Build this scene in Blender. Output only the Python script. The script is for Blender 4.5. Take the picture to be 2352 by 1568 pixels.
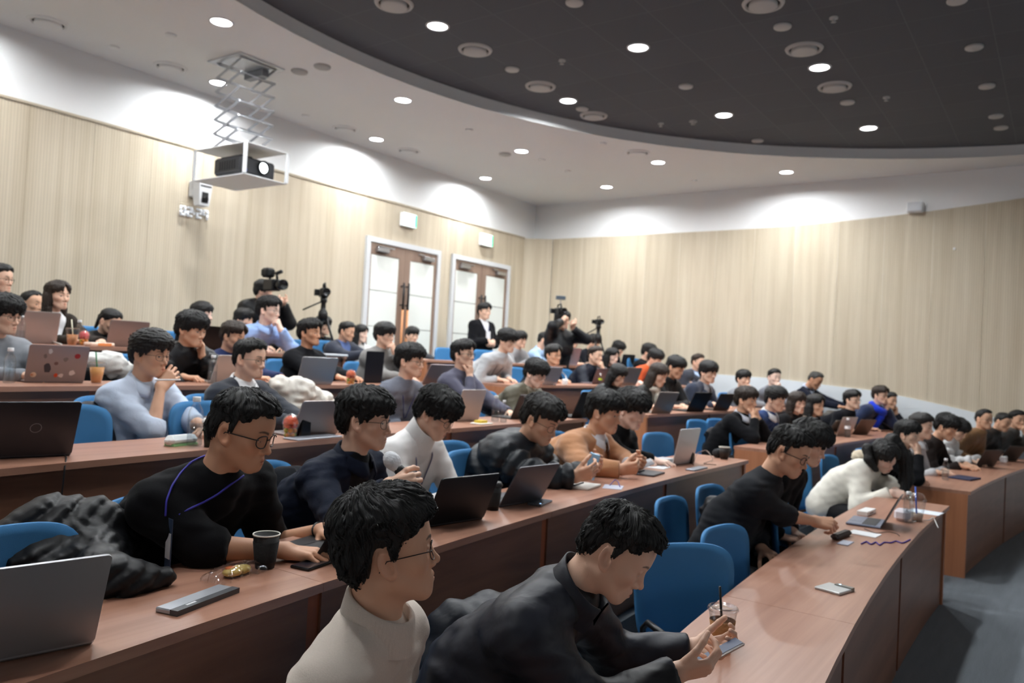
import bpy, math, random
import numpy as np
from mathutils import Matrix, Vector
for _o in list(bpy.data.objects): bpy.data.objects.remove(_o)
SC = bpy.context.scene
COL = SC.collection
pi = math.pi
rng = random.Random(7)
# ------------------------------------------------------------------ camera
EYE = np.array([0., 0., 1.663])
FPX = 1805.7
def _cam_axes(yaw=35.264, pitch=.0195, roll=.0519):
    y = math.radians(yaw)
    f = np.array([-math.sin(y)*math.cos(pitch), math.cos(y)*math.cos(pitch), math.sin(pitch)])
    r = np.array([math.cos(y), math.sin(y), 0.]); u = np.cross(r, f)
    c, s = math.cos(roll), math.sin(roll)
    return c*r+s*u, -s*r+c*u, f
CR, CU, CF = _cam_axes()
cam_d = bpy.data.cameras.new('camera'); cam = bpy.data.objects.new('camera', cam_d); COL.objects.link(cam)
cam_d.sensor_width = 36.; cam_d.lens = FPX/2352*36.
cam_d.clip_start = .05; cam_d.clip_end = 100
cam.matrix_world = Matrix(((CR[0], CU[0], -CF[0], EYE[0]), (CR[1], CU[1], -CF[1], EYE[1]), (CR[2], CU[2], -CF[2], EYE[2]), (0, 0, 0, 1)))
cam_d.dof.use_dof = True; cam_d.dof.focus_distance = 1.95; cam_d.dof.aperture_fstop = 4.0
SC.camera = cam
# ------------------------------------------------------------------ exposure, world
SC.view_settings.view_transform = 'Standard'; SC.view_settings.look = 'None'
SC.view_settings.gamma = 1.0; SC.view_settings.use_curve_mapping = False
SC.view_settings.exposure = 0.12
CY = SC.cycles
CY.use_light_tree = False; CY.max_bounces = 4; CY.diffuse_bounces = 3; CY.glossy_bounces = 2; CY.transmission_bounces = 5; CY.transparent_max_bounces = 6
CY.caustics_reflective = False; CY.caustics_refractive = False; CY.adaptive_threshold = .18; CY.sample_clamp_indirect = 4.
W = bpy.data.worlds.new('world'); SC.world = W; W.use_nodes = True
W.node_tree.nodes['Background'].inputs[0].default_value = (.9, .95, 1, 1)
W.node_tree.nodes['Background'].inputs[1].default_value = .0
LAMP_W = 33.0          # watts of each ceiling downlight
# ------------------------------------------------------------------ room numbers
D = 8.2                 # rear wall at x = -D
WY = 12.15              # far side wall at y = WY
ZC = 4.51; ZD = 4.65    # white ceiling, dark recessed ceiling
ZWOOD = 3.835
RX1, RP, RYC, RR = -.6985, 1.3486, 5.517, 34.1
FH = [0., .212, .430, .638, .848, .848]
TH = .73                # desk height
DD = .50                # desk depth
def rowx(i, Y, o=0.):
    r = RR+i*RP+o
    return RX1+RR-math.sqrt(r*r-(Y-RYC)**2)
def rowpt(i, Y, o=0., z=0.): return np.array([rowx(i, Y, o), Y, z])
def rownorm(x, y):
    d = np.array([RX1+RR-x, RYC-y]); return d/np.linalg.norm(d)
def ray(x, y): return CF+CR*((x-1176.)/FPX)+CU*((784.-y)/FPX)
def at_z(x, y, z):
    d = ray(x, y); return EYE+d*((z-EYE[2])/d[2])
def at_x(x, y, X):
    d = ray(x, y); return EYE+d*((X-EYE[0])/d[0])
def at_y(x, y, Y):
    d = ray(x, y); return EYE+d*((Y-EYE[1])/d[1])
def at_d(x, y, dep): return EYE+ray(x, y)*dep
def on_desk(px, py, row, lo=.05, hi=.45):
    p = at_z(px, py, FH[row]+TH) if ray(px, py)[2] < -.003 else None
    if p is not None: off = math.hypot(p[0]-RX1-RR, p[1]-RYC)-(RR+row*RP)
    if p is None or off < lo: p, _ = on_row(px, py, row, lo)
    elif off > hi: p, _ = on_row(px, py, row, hi)
    p = np.array(p); p[2] = FH[row]+TH; return p
def on_row(x, y, i, o):
    d = ray(x, y); lo, hi = .2, 30.
    for _ in range(50):
        m = (lo+hi)/2; p = EYE+d*m
        if p[0] > rowx(i, p[1], o): lo = m
        else: hi = m
    return EYE+d*lo, lo
# ------------------------------------------------------------------ helpers: objects
def tag(o, label=None, cat=None, group=None, kind=None):
    if label: o['label'] = label
    if cat: o['category'] = cat
    if group: o['group'] = group
    if kind: o['kind'] = kind
    return o
def link(o, parent=None):
    COL.objects.link(o)
    if parent is not None: o.parent = parent
    return o
def empty(name, loc=(0, 0, 0), rz=0., parent=None):
    o = bpy.data.objects.new(name, None); o.empty_display_size = .1
    o.location = Vector([float(v) for v in loc]); o.rotation_euler = (0, 0, rz)
    return link(o, parent)
def mesh_np(name, V, F, smooth=True):
    """F: list of tuples or an int array of quads / tris"""
    me = bpy.data.meshes.new(name)
    V = np.asarray(V, np.float32)
    if isinstance(F, np.ndarray):
        n, k = F.shape
        me.vertices.add(len(V)); me.vertices.foreach_set('co', V.ravel())
        me.loops.add(n*k); me.loops.foreach_set('vertex_index', F.astype(np.int32).ravel())
        me.polygons.add(n); me.polygons.foreach_set('loop_start', np.arange(0, n*k, k, dtype=np.int32))
        me.update(calc_edges=True)
    else:
        me.from_pydata([tuple(map(float, v)) for v in V], [], F); me.update()
    if smooth and len(me.polygons):
        me.polygons.foreach_set('use_smooth', np.ones(len(me.polygons), bool))
    return me
def ob(name, me, mat=None, parent=None, mw=None):
    o = bpy.data.objects.new(name, me)
    if mat is not None:
        if not me.materials: me.materials.append(mat)
        elif me.materials[0] != mat:
            o.material_slots[0].link = 'OBJECT'; o.material_slots[0].material = mat
    link(o, parent)
    if mw is not None: o.matrix_local = mw
    return o
class MB:
    """collects simple shapes into one mesh"""
    def __init__(s): s.V = []; s.F = []; s.M = Matrix.Identity(4); s.sm = False
    def add(s, V, F):
        b = len(s.V)
        s.V += [tuple(s.M @ Vector([float(c) for c in v])) for v in V]; s.F += [tuple(i+b for i in f) for f in F]; return s
    def box(s, lo, hi, bev=0.):
        x0, y0, z0 = lo; x1, y1, z1 = hi
        if bev <= 0:
            return s.add([(x0, y0, z0), (x1, y0, z0), (x1, y1, z0), (x0, y1, z0), (x0, y0, z1), (x1, y0, z1), (x1, y1, z1), (x0, y1, z1)],
                         [(0, 3, 2, 1), (4, 5, 6, 7), (0, 1, 5, 4), (1, 2, 6, 5), (2, 3, 7, 6), (3, 0, 4, 7)])
        b = bev; V = []
        for (zz, k) in ((z0, b), (z0+b, 0), (z1-b, 0), (z1, b)):
            V += [(x0+b, y0+k, zz), (x1-b, y0+k, zz), (x1-k, y0+b, zz), (x1-k, y1-b, zz), (x1-b, y1-k, zz), (x0+b, y1-k, zz), (x0+k, y1-b, zz), (x0+k, y0+b, zz)]
        F = [tuple(range(7, -1, -1)), tuple(range(24, 32))]
        for r in range(3):
            for i in range(8): j = (i+1) % 8; F.append((r*8+i, r*8+j, r*8+8+j, r*8+8+i))
        return s.add(V, F)
    def rings(s, R, cap0=True, cap1=True, closed=True):
        n = len(R[0]); V = [p for r in R for p in r]; F = []
        for k in range(len(R)-1):
            for i in range(n if closed else n-1):
                j = (i+1) % n; F.append((k*n+i, k*n+j, k*n+n+j, k*n+n+i))
        if cap0: F.append(tuple(range(n-1, -1, -1)))
        if cap1: F.append(tuple((len(R)-1)*n+i for i in range(n)))
        return s.add(V, F)
    def lathe(s, prof, c=(0, 0, 0), n=20, cap0=True, cap1=True):
        return s.rings([[(c[0]+r*math.cos(2*pi*i/n), c[1]+r*math.sin(2*pi*i/n), c[2]+z) for i in range(n)] for r, z in prof], cap0, cap1)
    def tube(s, pts, r, n=8, r1=None, closed=False):
        P = [Vector([float(c) for c in p]) for p in pts]; R = []; m = len(P); up = None
        for k, p in enumerate(P):
            a = P[(k-1) % m] if closed else P[max(k-1, 0)]; b = P[(k+1) % m] if closed else P[min(k+1, m-1)]
            t = (b-a)
            if t.length < 1e-9: t = Vector((0, 0, 1))
            t.normalize()
            if up is None: up = Vector((0, 0, 1)) if abs(t.z) < .9 else Vector((1, 0, 0))
            s1 = t.cross(up)
            if s1.length < 1e-6: s1 = t.orthogonal()
            s1.normalize(); up = s1.cross(t).normalized()
            rr = r if r1 is None else r+(r1-r)*k/max(m-1, 1)
            R.append([tuple(p+s1*(rr*math.cos(2*pi*i/n))+up*(rr*math.sin(2*pi*i/n))) for i in range(n)])
        if closed: R.append(R[0]); return s.rings(R, False, False)
        return s.rings(R)
    def build(s, name, mat=None, parent=None, smooth=None):
        me = mesh_np(name, s.V, s.F, smooth=s.sm if smooth is None else smooth)
        return ob(name, me, mat, parent)
def smooth_angle(o, deg=40):
    me = o.data
    me.polygons.foreach_set('use_smooth', np.ones(len(me.polygons), bool))
    me.set_sharp_from_angle(angle=math.radians(deg))
    return o
# ------------------------------------------------------------------ helpers: materials
_MATS = {}
def lin(c):
    return tuple((v/12.92 if v <= .04045 else ((v+.055)/1.055)**2.4) for v in c)
def srgb(r, g, b): return lin((r/255., g/255., b/255.))
def new_mat(name):
    m = bpy.data.materials.new(name); m.use_nodes = True
    return m, m.node_tree, m.node_tree.nodes['Principled BSDF']
def N(nt, typ, **kw):
    n = nt.nodes.new(typ)
    for k, v in kw.items(): setattr(n, k, v)
    return n
def plain(name, col, rough=.5, metal=0., bump=0., bscale=200., var=.0, vscale=8., spec=.5, trans=0., ior=1.45, sheen=0., coat=0.):
    if name in _MATS: return _MATS[name]
    m, nt, b = new_mat(name); L = nt.links
    b.inputs['Base Color'].default_value = (*col, 1); b.inputs['Roughness'].default_value = rough
    b.inputs['Metallic'].default_value = metal; b.inputs['Specular IOR Level'].default_value = spec
    b.inputs['Transmission Weight'].default_value = trans; b.inputs['IOR'].default_value = ior
    b.inputs['Sheen Weight'].default_value = sheen; b.inputs['Coat Weight'].default_value = coat
    tc = N(nt, 'ShaderNodeTexCoord')
    if var > 0:
        n = N(nt, 'ShaderNodeTexNoise'); n.inputs['Scale'].default_value = vscale; n.inputs['Detail'].default_value = 4
        L.new(tc.outputs['Object'], n.inputs['Vector'])
        mr = N(nt, 'ShaderNodeMapRange'); mr.inputs[3].default_value = 1-var; mr.inputs[4].default_value = 1+var
        L.new(n.outputs[0], mr.inputs[0])
        mx = N(nt, 'ShaderNodeVectorMath', operation='SCALE'); mx.inputs[0].default_value = col
        L.new(mr.outputs[0], mx.inputs['Scale']); L.new(mx.outputs[0], b.inputs['Base Color'])
    if bump > 0:
        n = N(nt, 'ShaderNodeTexNoise'); n.inputs['Scale'].default_value = bscale; n.inputs['Detail'].default_value = 3
        L.new(tc.outputs['Object'], n.inputs['Vector'])
        bp = N(nt, 'ShaderNodeBump'); bp.inputs['Strength'].default_value = bump; bp.inputs['Distance'].default_value = .004
        L.new(n.outputs[0], bp.inputs['Height']); L.new(bp.outputs[0], b.inputs['Normal'])
    _MATS[name] = m; return m
def emit(name, col, strength):
    if name in _MATS: return _MATS[name]
    m, nt, b = new_mat(name)
    b.inputs['Base Color'].default_value = (*col, 1); b.inputs['Emission Color'].default_value = (*col, 1)
    b.inputs['Emission Strength'].default_value = strength; m.cycles.emission_sampling = 'NONE'; _MATS[name] = m; return m
def wood(name, c0, c1, axis='Y', scale=1., rough=.4, grain=14., stripes=0., objvar=0., spec=.5):
    """grain stretched along one world axis"""
    m, nt, b = new_mat(name); L = nt.links
    g = N(nt, 'ShaderNodeNewGeometry'); mp = N(nt, 'ShaderNodeMapping')
    sc = {'X': (.5, grain, grain), 'Y': (grain, .5, grain), 'Z': (grain, grain, .35)}[axis]
    mp.inputs['Scale'].default_value = [v*scale for v in sc]
    L.new(g.outputs['Position'], mp.inputs['Vector'])
    n = N(nt, 'ShaderNodeTexNoise'); n.inputs['Scale'].default_value = 1.; n.inputs['Detail'].default_value = 6; n.inputs['Roughness'].default_value = .6; n.inputs['Distortion'].default_value = .4
    L.new(mp.outputs[0], n.inputs['Vector'])
    cr = N(nt, 'ShaderNodeValToRGB'); e = cr.color_ramp.elements
    e[0].position = .32; e[0].color = (*c0, 1); e[1].position = .68; e[1].color = (*c1, 1)
    L.new(n.outputs[0], cr.inputs[0]); out = cr.outputs[0]
    if stripes > 0:
        sx = N(nt, 'ShaderNodeSeparateXYZ'); L.new(g.outputs['Position'], sx.inputs[0])
        ad = N(nt, 'ShaderNodeMath', operation='ADD'); L.new(sx.outputs[0], ad.inputs[0]); L.new(sx.outputs[1], ad.inputs[1])
        ml = N(nt, 'ShaderNodeMath', operation='MULTIPLY'); ml.inputs[1].default_value = 2*pi/.028; L.new(ad.outputs[0], ml.inputs[0])
        sn = N(nt, 'ShaderNodeMath', operation='SINE'); L.new(ml.outputs[0], sn.inputs[0])
        pw = N(nt, 'ShaderNodeMapRange'); pw.inputs[1].default_value = .55; pw.inputs[2].default_value = 1.; pw.inputs[3].default_value = 1.; pw.inputs[4].default_value = 1-stripes
        L.new(sn.outputs[0], pw.inputs[0])
        vm = N(nt, 'ShaderNodeVectorMath', operation='SCALE'); L.new(out, vm.inputs[0]); L.new(pw.outputs[0], vm.inputs['Scale']); out = vm.outputs[0]
    if objvar > 0:
        oi = N(nt, 'ShaderNodeObjectInfo'); mr = N(nt, 'ShaderNodeMapRange'); mr.inputs[3].default_value = 1-objvar; mr.inputs[4].default_value = 1+objvar
        L.new(oi.outputs['Random'], mr.inputs[0])
        vm = N(nt, 'ShaderNodeVectorMath', operation='SCALE'); L.new(out, vm.inputs[0]); L.new(mr.outputs[0], vm.inputs['Scale']); out = vm.outputs[0]
    L.new(out, b.inputs['Base Color']); b.inputs['Roughness'].default_value = rough; b.inputs['Specular IOR Level'].default_value = spec
    return m
M_WALLWOOD = wood('pale_wall_wood', srgb(192, 178, 154), srgb(213, 201, 179), 'Z', 1., .55, 9., .2, .03, .3)
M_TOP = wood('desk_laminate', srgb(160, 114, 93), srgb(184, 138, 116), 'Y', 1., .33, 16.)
M_PANEL = wood('desk_laminate_shaded', srgb(112, 75, 57), srgb(142, 99, 78), 'Y', 1., .38, 10.)  # darker copy of the desk laminate, shade on the fronts put into the colour
M_ENDP = wood('desk_end_laminate_lit', srgb(168, 108, 74), srgb(190, 128, 92), 'Z', 1., .4, 14.)  # lighter copy, light falling on the desk ends put into the colour
M_STRIP = wood('desk_strip_laminate_lit', srgb(160, 84, 50), srgb(178, 98, 60), 'Z', 1., .4, 14.)  # orange copy, light catching the board edges put into the colour
M_WHITE = plain('white_paint', srgb(245, 246, 246), .75, var=.015, vscale=2.)
M_DARKCEIL = None
M_TRIMW = plain('grey_white_frame', srgb(214, 216, 218), .45)
M_DOOR = wood('brown_door_laminate', srgb(132, 108, 94), srgb(152, 128, 112), 'Z', 1., .5, 12.)
M_PANE = plain('frosted_white_pane', srgb(238, 242, 236), .3)
M_BLACK = plain('black_plastic', srgb(22, 22, 24), .4)
M_BLACKM = plain('black_matte', srgb(16, 16, 17), .7)
M_CHROME = plain('brushed_steel', srgb(190, 192, 196), .3, 1.)
M_WPLAST = plain('white_plastic', srgb(232, 234, 236), .35)
M_CARPET = None
def carpet():
    m, nt, b = new_mat('blue_grey_carpet'); L = nt.links
    g = N(nt, 'ShaderNodeNewGeometry')
    n = N(nt, 'ShaderNodeTexNoise'); n.inputs['Scale'].default_value = 180; n.inputs['Detail'].default_value = 3
    L.new(g.outputs['Position'], n.inputs['Vector'])
    mp = N(nt, 'ShaderNodeMapping'); mp.inputs['Scale'].default_value = (25, 2.5, 1); L.new(g.outputs['Position'], mp.inputs['Vector'])
    n2 = N(nt, 'ShaderNodeTexNoise'); n2.inputs['Scale'].default_value = 1.; L.new(mp.outputs[0], n2.inputs['Vector'])
    mx = N(nt, 'ShaderNodeMath', operation='MULTIPLY_ADD'); mx.inputs[1].default_value = .8; L.new(n.outputs[0], mx.inputs[0])
    m2 = N(nt, 'ShaderNodeMath', operation='MULTIPLY'); m2.inputs[1].default_value = .2; L.new(n2.outputs[0], m2.inputs[0]); L.new(m2.outputs[0], mx.inputs[2])
    cr = N(nt, 'ShaderNodeValToRGB'); e = cr.color_ramp.elements
    e[0].position = .3; e[0].color = (*srgb(104, 110, 116), 1); e[1].position = .7; e[1].color = (*srgb(134, 140, 147), 1)
    L.new(mx.outputs[0], cr.inputs[0]); L.new(cr.outputs[0], b.inputs['Base Color']); b.inputs['Roughness'].default_value = .95
    b.inputs['Specular IOR Level'].default_value = .1
    bp = N(nt, 'ShaderNodeBump'); bp.inputs['Strength'].default_value = .4; bp.inputs['Distance'].default_value = .003
    L.new(n.outputs[0], bp.inputs['Height']); L.new(bp.outputs[0], b.inputs['Normal'])
    return m
M_CARPET = carpet()
def darkceil():
    m, nt, b = new_mat('charcoal_ceiling_tile'); L = nt.links
    g = N(nt, 'ShaderNodeNewGeometry')
    bt = N(nt, 'ShaderNodeTexBrick'); bt.offset = 0.; bt.inputs['Scale'].default_value = 1.; bt.inputs['Brick Width'].default_value = .6; bt.inputs['Row Height'].default_value = .6
    bt.inputs['Mortar Size'].default_value = .004; bt.inputs['Color1'].default_value = (*srgb(92, 95, 100), 1); bt.inputs['Color2'].default_value = (*srgb(96, 99, 104), 1); bt.inputs['Mortar'].default_value = (*srgb(108, 111, 116), 1)
    L.new(g.outputs['Position'], bt.inputs['Vector']); L.new(bt.outputs[0], b.inputs['Base Color']); b.inputs['Roughness'].default_value = .85; b.inputs['Specular IOR Level'].default_value = .25
    return m
M_DARKCEIL = darkceil()
# ------------------------------------------------------------------ room shell
def struct(name, mb, mat, parent=None, smooth=False):
    o = mb.build(name, mat, parent, smooth=smooth)
    if parent is None: o['kind'] = 'structure'
    return o
XF = 7.5; YN = -2.2      # front wall, near side wall
struct('floor', MB().box((-D-.2, YN-.2, -.2), (XF+.2, WY+.2, 0)), M_CARPET)
# seating tiers (carpeted platforms, front edges follow the rows)
for i in range(1, 5):
    mb = MB(); ys = np.linspace(YN, WY, 30)
    fr = [(rowx(i, y)+.02, y) for y in ys]
    V = [(x, y, FH[i]) for x, y in fr]+[(-D, y, FH[i]) for x, y in fr]+[(x, y, FH[i]-.25) for x, y in fr]
    n = len(fr); F = []
    for k in range(n-1): F += [(k, k+1, n+k+1, n+k), (2*n+k, 2*n+k+1, k+1, k)]
    mb.add(V, F); tag(struct('floor_tier', mb, M_CARPET), 'carpeted seating tier, step %d of 4 up from the front' % i, 'floor')
# rear wall: white band above, wood panels below
struct('wall_rear', MB().box((-D-.2, YN-.2, -.2), (-D, WY+.3, ZC+.3)), M_WHITE)
struct('wall_side_far', MB().box((-D-.2, WY, -.2), (XF+.2, WY+.2, ZC+.3)), M_WHITE)
struct('wall_side_near', MB().box((-D-.2, YN-.2, -.2), (XF+.2, YN, ZC+.3)), M_WHITE)
struct('wall_front', MB().box((XF, YN-.2, -.2), (XF+.2, WY+.2, ZC+.3)), M_WHITE)
# wood cladding on the rear wall, board by board, leaving the two door openings
DOORS = [(7.83, 9.44), (9.73, 11.34)]; ZDT = 3.275
PT = .03
CY0 = 11.78             # where the facet at the corner begins
clad = empty('wall_rear_cladding', (-D, 0, 0)); tag(clad, 'pale vertical wood cladding on the rear wall', 'wall', kind='structure')
edges = [YN]
while edges[-1] < CY0-.3: edges.append(edges[-1]+.62)
edges[-1] = CY0
cuts = sorted(set(edges+[e for d in DOORS for e in d]))
for a, b in zip(cuts[:-1], cuts[1:]):
    if b-a < .004: continue
    mid = (a+b)/2; indoor = any(d[0] < mid < d[1] for d in DOORS)
    z0 = ZDT if indoor else FH[4]
    MB().box((0, a+.001, z0), (PT, b-.001, ZWOOD)).build('wood_board', M_WALLWOOD, clad)
def wtop(X):            # top line of the side wall's cladding climbs towards the stage
    return ZWOOD+.02+(.0133*max(0, X+4.6)**2)
fac = empty('wall_corner_cladding', (-D, CY0, 0)); tag(fac, 'pale wood facet closing the corner of the two walls', 'wall', kind='structure')
mb = MB(); mb.add([(PT, 0, FH[4]), (.43, WY-PT-CY0, FH[4]), (.43, WY-PT-CY0, ZWOOD+.02), (PT, 0, ZWOOD)], [(0, 1, 2, 3)])
mb.add([(PT, 0, ZWOOD), (.43, WY-PT-CY0, ZWOOD+.02), (0, WY-CY0, ZWOOD+.02)], [(0, 1, 2)])
mb.build('wood_board', M_WALLWOOD, fac)
mb = MB(); mb.add([(.005, -.02, ZWOOD), (.43, WY-.005-CY0, ZWOOD+.02), (.43, WY-.005-CY0, ZC), (.005, -.02, ZC)], [(0, 1, 2, 3)])
mb.build('wall_corner_plaster', M_WHITE)['kind'] = 'structure'
def skirt(X):           # top of the white skirting on the side wall
    return float(np.interp(X, [-5, -3.6, -2.9, -2.2, -1.5, -.9, 1., 3., 8.], [1.56, 1.545, 1.49, 1.45, 1.34, 1.23, .8, .35, .2]))
clad2 = empty('wall_side_far_cladding', (0, WY, 0)); tag(clad2, 'pale vertical wood cladding on the far side wall', 'wall', kind='structure')
xs = list(np.arange(-D+.44, XF, .62))+[XF]
for a, b in zip(xs[:-1], xs[1:]):
    m = MB(); k = 4
    for q in range(k):
        xa = a+.001+(b-a-.002)*q/k; xb = a+.001+(b-a-.002)*(q+1)/k
        m.add([(xa, -PT, skirt(xa)), (xb, -PT, skirt(xb)), (xb, -PT, wtop(xb)), (xa, -PT, wtop(xa)), (xa, 0, wtop(xa)), (xb, 0, wtop(xb)), (xa, 0, skirt(xa)), (xb, 0, skirt(xb))],
              [(0, 1, 2, 3), (3, 2, 5, 4), (6, 7, 1, 0)])
    m.build('wood_board', M_WALLWOOD, clad2)
mb = MB()
for k in range(40):
    xa = -D+16*k/40; xb = -D+16*(k+1)/40
    if xb > XF: break
    mb.add([(xa, WY-.05, -.1), (xb, WY-.05, -.1), (xb, WY-.05, skirt(xb)), (xa, WY-.05, skirt(xa)), (xa, WY, skirt(xa)), (xb, WY, skirt(xb))], [(0, 1, 2, 3), (3, 2, 5, 4)])
struct('baseboard_side_far', mb, plain('white_skirting', srgb(226, 232, 236), .5))
# ceiling: white with a round opening, recessed dark disc
CCX, CCY, CRAD = .57, 5.22, 6.46
mb = MB(); n = 128
ring = [(CCX+CRAD*math.cos(2*pi*k/n), CCY+CRAD*math.sin(2*pi*k/n)) for k in range(n)]
def outer(x, y):         # where the ray from the disc centre leaves the ceiling rectangle
    dx, dy = x-CCX, y-CCY; t = 99
    if dx > 1e-9: t = min(t, (XF+.1-CCX)/dx)
    if dx < -1e-9: t = min(t, (-D-.1-CCX)/dx)
    if dy > 1e-9: t = min(t, (WY+.1-CCY)/dy)
    if dy < -1e-9: t = min(t, (YN-1.5-CCY)/dy)
    return CCX+dx*max(t, 1.0), CCY+dy*max(t, 1.0)
angs = sorted([2*pi*k/n for k in range(n)]+[math.atan2(b-CCY, a-CCX) % (2*pi) for a in (-D-.1, XF+.1) for b in (YN-1.5, WY+.1)])
V = []; F = []
for a in angs:
    x, y = CCX+CRAD*math.cos(a), CCY+CRAD*math.sin(a); ox, oy = outer(x, y); V += [(x, y, ZC), (ox, oy, ZC)]
m_ = len(angs)
for k in range(m_): j = (k+1) % m_; F.append((2*k, 2*k+1, 2*j+1, 2*j))
mb.add(V, F); struct('ceiling', mb, M_WHITE)
mb = MB(); prof = [(CRAD, ZC), (CRAD+.004, ZC+.012), (CRAD+.012, ZC+.06), (CRAD+.015, ZD)]; N2 = 192
mb.rings([[(CCX+r*math.cos(2*pi*k/N2), CCY+r*math.sin(2*pi*k/N2), z) for k in range(N2)] for r, z in prof], False, False)
o = struct('trim_1', mb, M_WHITE, smooth=True); tag(o, 'white curved fascia between the white ceiling and the dark disc', 'trim')
mb = MB(); mb.add([(CCX+(CRAD+.02)*math.cos(2*pi*k/N2), CCY+(CRAD+.02)*math.sin(2*pi*k/N2), ZD) for k in range(N2)], [tuple(range(N2-1, -1, -1))])
o = struct('ceiling_disc', mb, M_DARKCEIL); tag(o, 'round charcoal tiled ceiling recessed above the white ceiling', 'ceiling')
struct('ceiling_slab', MB().box((-D-.2, YN-.2, ZC+.3), (XF+.2, WY+.3, ZC+.4)), M_WHITE)
# cladding cap trim on the rear wall
struct('trim_2', MB().box((-D, YN, ZWOOD-.004), (-D+PT+.012, CY0, ZWOOD+.02)), plain('beige_trim', srgb(188, 176, 154), .5))
# ------------------------------------------------------------------ doors
def door(n, ya, yb, label):
    root = empty('door_%d' % n, (-D+.075, ya, FH[4])); tag(root, label, 'door', kind='structure')
    w = yb-ya; h = ZDT-FH[4]; fw = .075
    mb = MB().box((-.075, 0, 0), (.0, fw, h)).box((-.075, w-fw, 0), (.0, w, h)).box((-.075, fw, h-fw), (.0, w-fw, h))
    mb.build('frame', M_TRIMW, root)
    MB().box((-.075, fw, 0), (-.071, w-fw, h-fw)).build('backing', M_BLACKM, root)
    lw = (w-2*fw)/2
    for s in (0, 1):
        y0 = fw+s*lw
        leaf = empty('leaf', (0, y0, 0), parent=root)
        a, b = .003, lw-.003; st = .1; zb, zt = .12, h-fw-.17; yi0, yi1 = (a+.035, b-st-.02) if s == 0 else (a+st+.02, b-.06)
        mb = MB().box((-.07, a, .01), (-.02, yi0, h-fw-.006)).box((-.07, yi1, .01), (-.02, b, h-fw-.006)).box((-.07, yi0, .01), (-.02, yi1, zb)).box((-.07, yi0, zt), (-.02, yi1, h-fw-.006))
        mb.build('stile_frame', M_DOOR, leaf)
        np_ = 4; ph = (zt-zb)/np_
        for q in range(np_):
            MB().box((-.06, yi0, zb+q*ph+.004), (-.024, yi1, zb+(q+1)*ph-.004), .004).build('pane', M_PANE, leaf)
        hy = b-.05 if s == 0 else a+.05
        hz = 1.45
        MB().tube([(.04, hy, hz-.02), (.04, hy, hz+.38)], .016, 10).tube([(-.02, hy, hz+.05), (.04, hy, hz+.05)], .01).tube([(-.02, hy, hz+.33), (.04, hy, hz+.33)], .01).build('handle', M_BLACK, leaf, smooth=True)
        MB().tube([(.04, hy, .45), (.04, hy, hz-.02)], .017, 10).tube([(-.02, hy, .55), (.04, hy, .55)], .01).build('grip', wood('handle_wood%d%d' % (n, s), srgb(196, 132, 84), srgb(214, 150, 100), 'Z'), leaf, smooth=True)
        cy = .1 if s == 0 else lw-.36
        MB().box((-.02, cy, h-fw-.13), (.05, cy+.24, h-fw-.07), .008).box((.0, cy+.02, h-fw-.06), (.03, cy+.36 if s == 0 else cy-.1, h-fw-.045)).build('door_closer', M_CHROME, leaf)
    return root
door(1, DOORS[0][0], DOORS[0][1], 'double door nearer the projector, white panes in brown leaves')
door(2, DOORS[1][0], DOORS[1][1], 'double door nearer the room corner, white panes in brown leaves')
# ------------------------------------------------------------------ ceiling fittings
M_LAMP = emit('downlight_glow', (1., 1., 1.), 22.)
M_GREYDISC = plain('light_grey_plastic', srgb(196, 196, 194), .6)
def downlight(x, y, z, label, watts=None):
    root = empty('downlight', (x, y, z)); tag(root, label, 'ceiling light', 'round ceiling downlights')
    MB().lathe([(.088, .0), (.092, -.008), (.108, -.006), (.11, .002)], n=28, cap0=False, cap1=False).build('rim', M_WPLAST, root, smooth=True)
    MB().lathe([(.088, -.003), (.001, -.003)], n=28, cap0=False, cap1=False).build('diffuser', M_LAMP, root)
    ld = bpy.data.lights.new('lamp', 'AREA'); ld.shape = 'DISK'; ld.size = .16; ld.energy = watts or LAMP_W; ld.color = (.95, .98, 1.); ld.spread = math.radians(165)
    lo = bpy.data.objects.new('lamp', ld); link(lo, root); lo.location = (0, 0, -.012)
    return root
seen = [(-6.25, 4.10, ZC, 'lit downlight in the white ceiling left of the projector lift'),
        (-6.25, 6.45, ZC, 'lit downlight in the white ceiling just right of the projector lift'),
        (-7.73, 7.51, ZC, 'lit downlight beside the rear wall, left of the first door'),
        (-6.25, 8.83, ZC, 'lit downlight in the white ceiling, in front of the first door'),
        (-7.73, 9.96, ZC, 'lit downlight beside the rear wall, above the second door'),
        (-4.80, 10.13, ZC, 'lit downlight in the white ceiling under the dark disc rim'),
        (-6.22, 11.24, ZC, 'lit downlight in the white ceiling nearest the room corner'),
        (-3.37, 11.35, ZC, 'lit downlight in the white ceiling by the far side wall, rightmost on white'),
        (-4.80, 5.35, ZD, 'lit downlight in the dark ceiling, leftmost there'),
        (-4.80, 7.66, ZD, 'lit downlight in the dark ceiling near its left rim'),
        (-3.41, 6.64, ZD, 'lit downlight in the dark ceiling, upper middle'),
        (-3.41, 8.92, ZD, 'lit downlight in the dark ceiling, lower middle'),
        (-2.07, 7.90, ZD, 'lit downlight in the dark ceiling beside two round diffusers'),
        (-2.05, 10.13, ZD, 'lit downlight in the dark ceiling, rightmost and nearest the far rim')]
for x, y, z, l in seen: downlight(x, y, z, l)
DX = (ZD-1.663)/(ZC+.3-1.663)
hid = [(-7.73, 5.08, ZC), (-7.73, 2.65, ZC), (-7.73, .2, ZC), (-6.25, 1.7, ZC), (-4.80, 2.95, ZD), (-4.80, .6, ZD), (-3.41, 4.3, ZD), (-3.41, 1.9, ZD), (-2.07, 5.5, ZD), (-2.07, 3.1, ZD), (-2.07, .7, ZD)]
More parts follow.
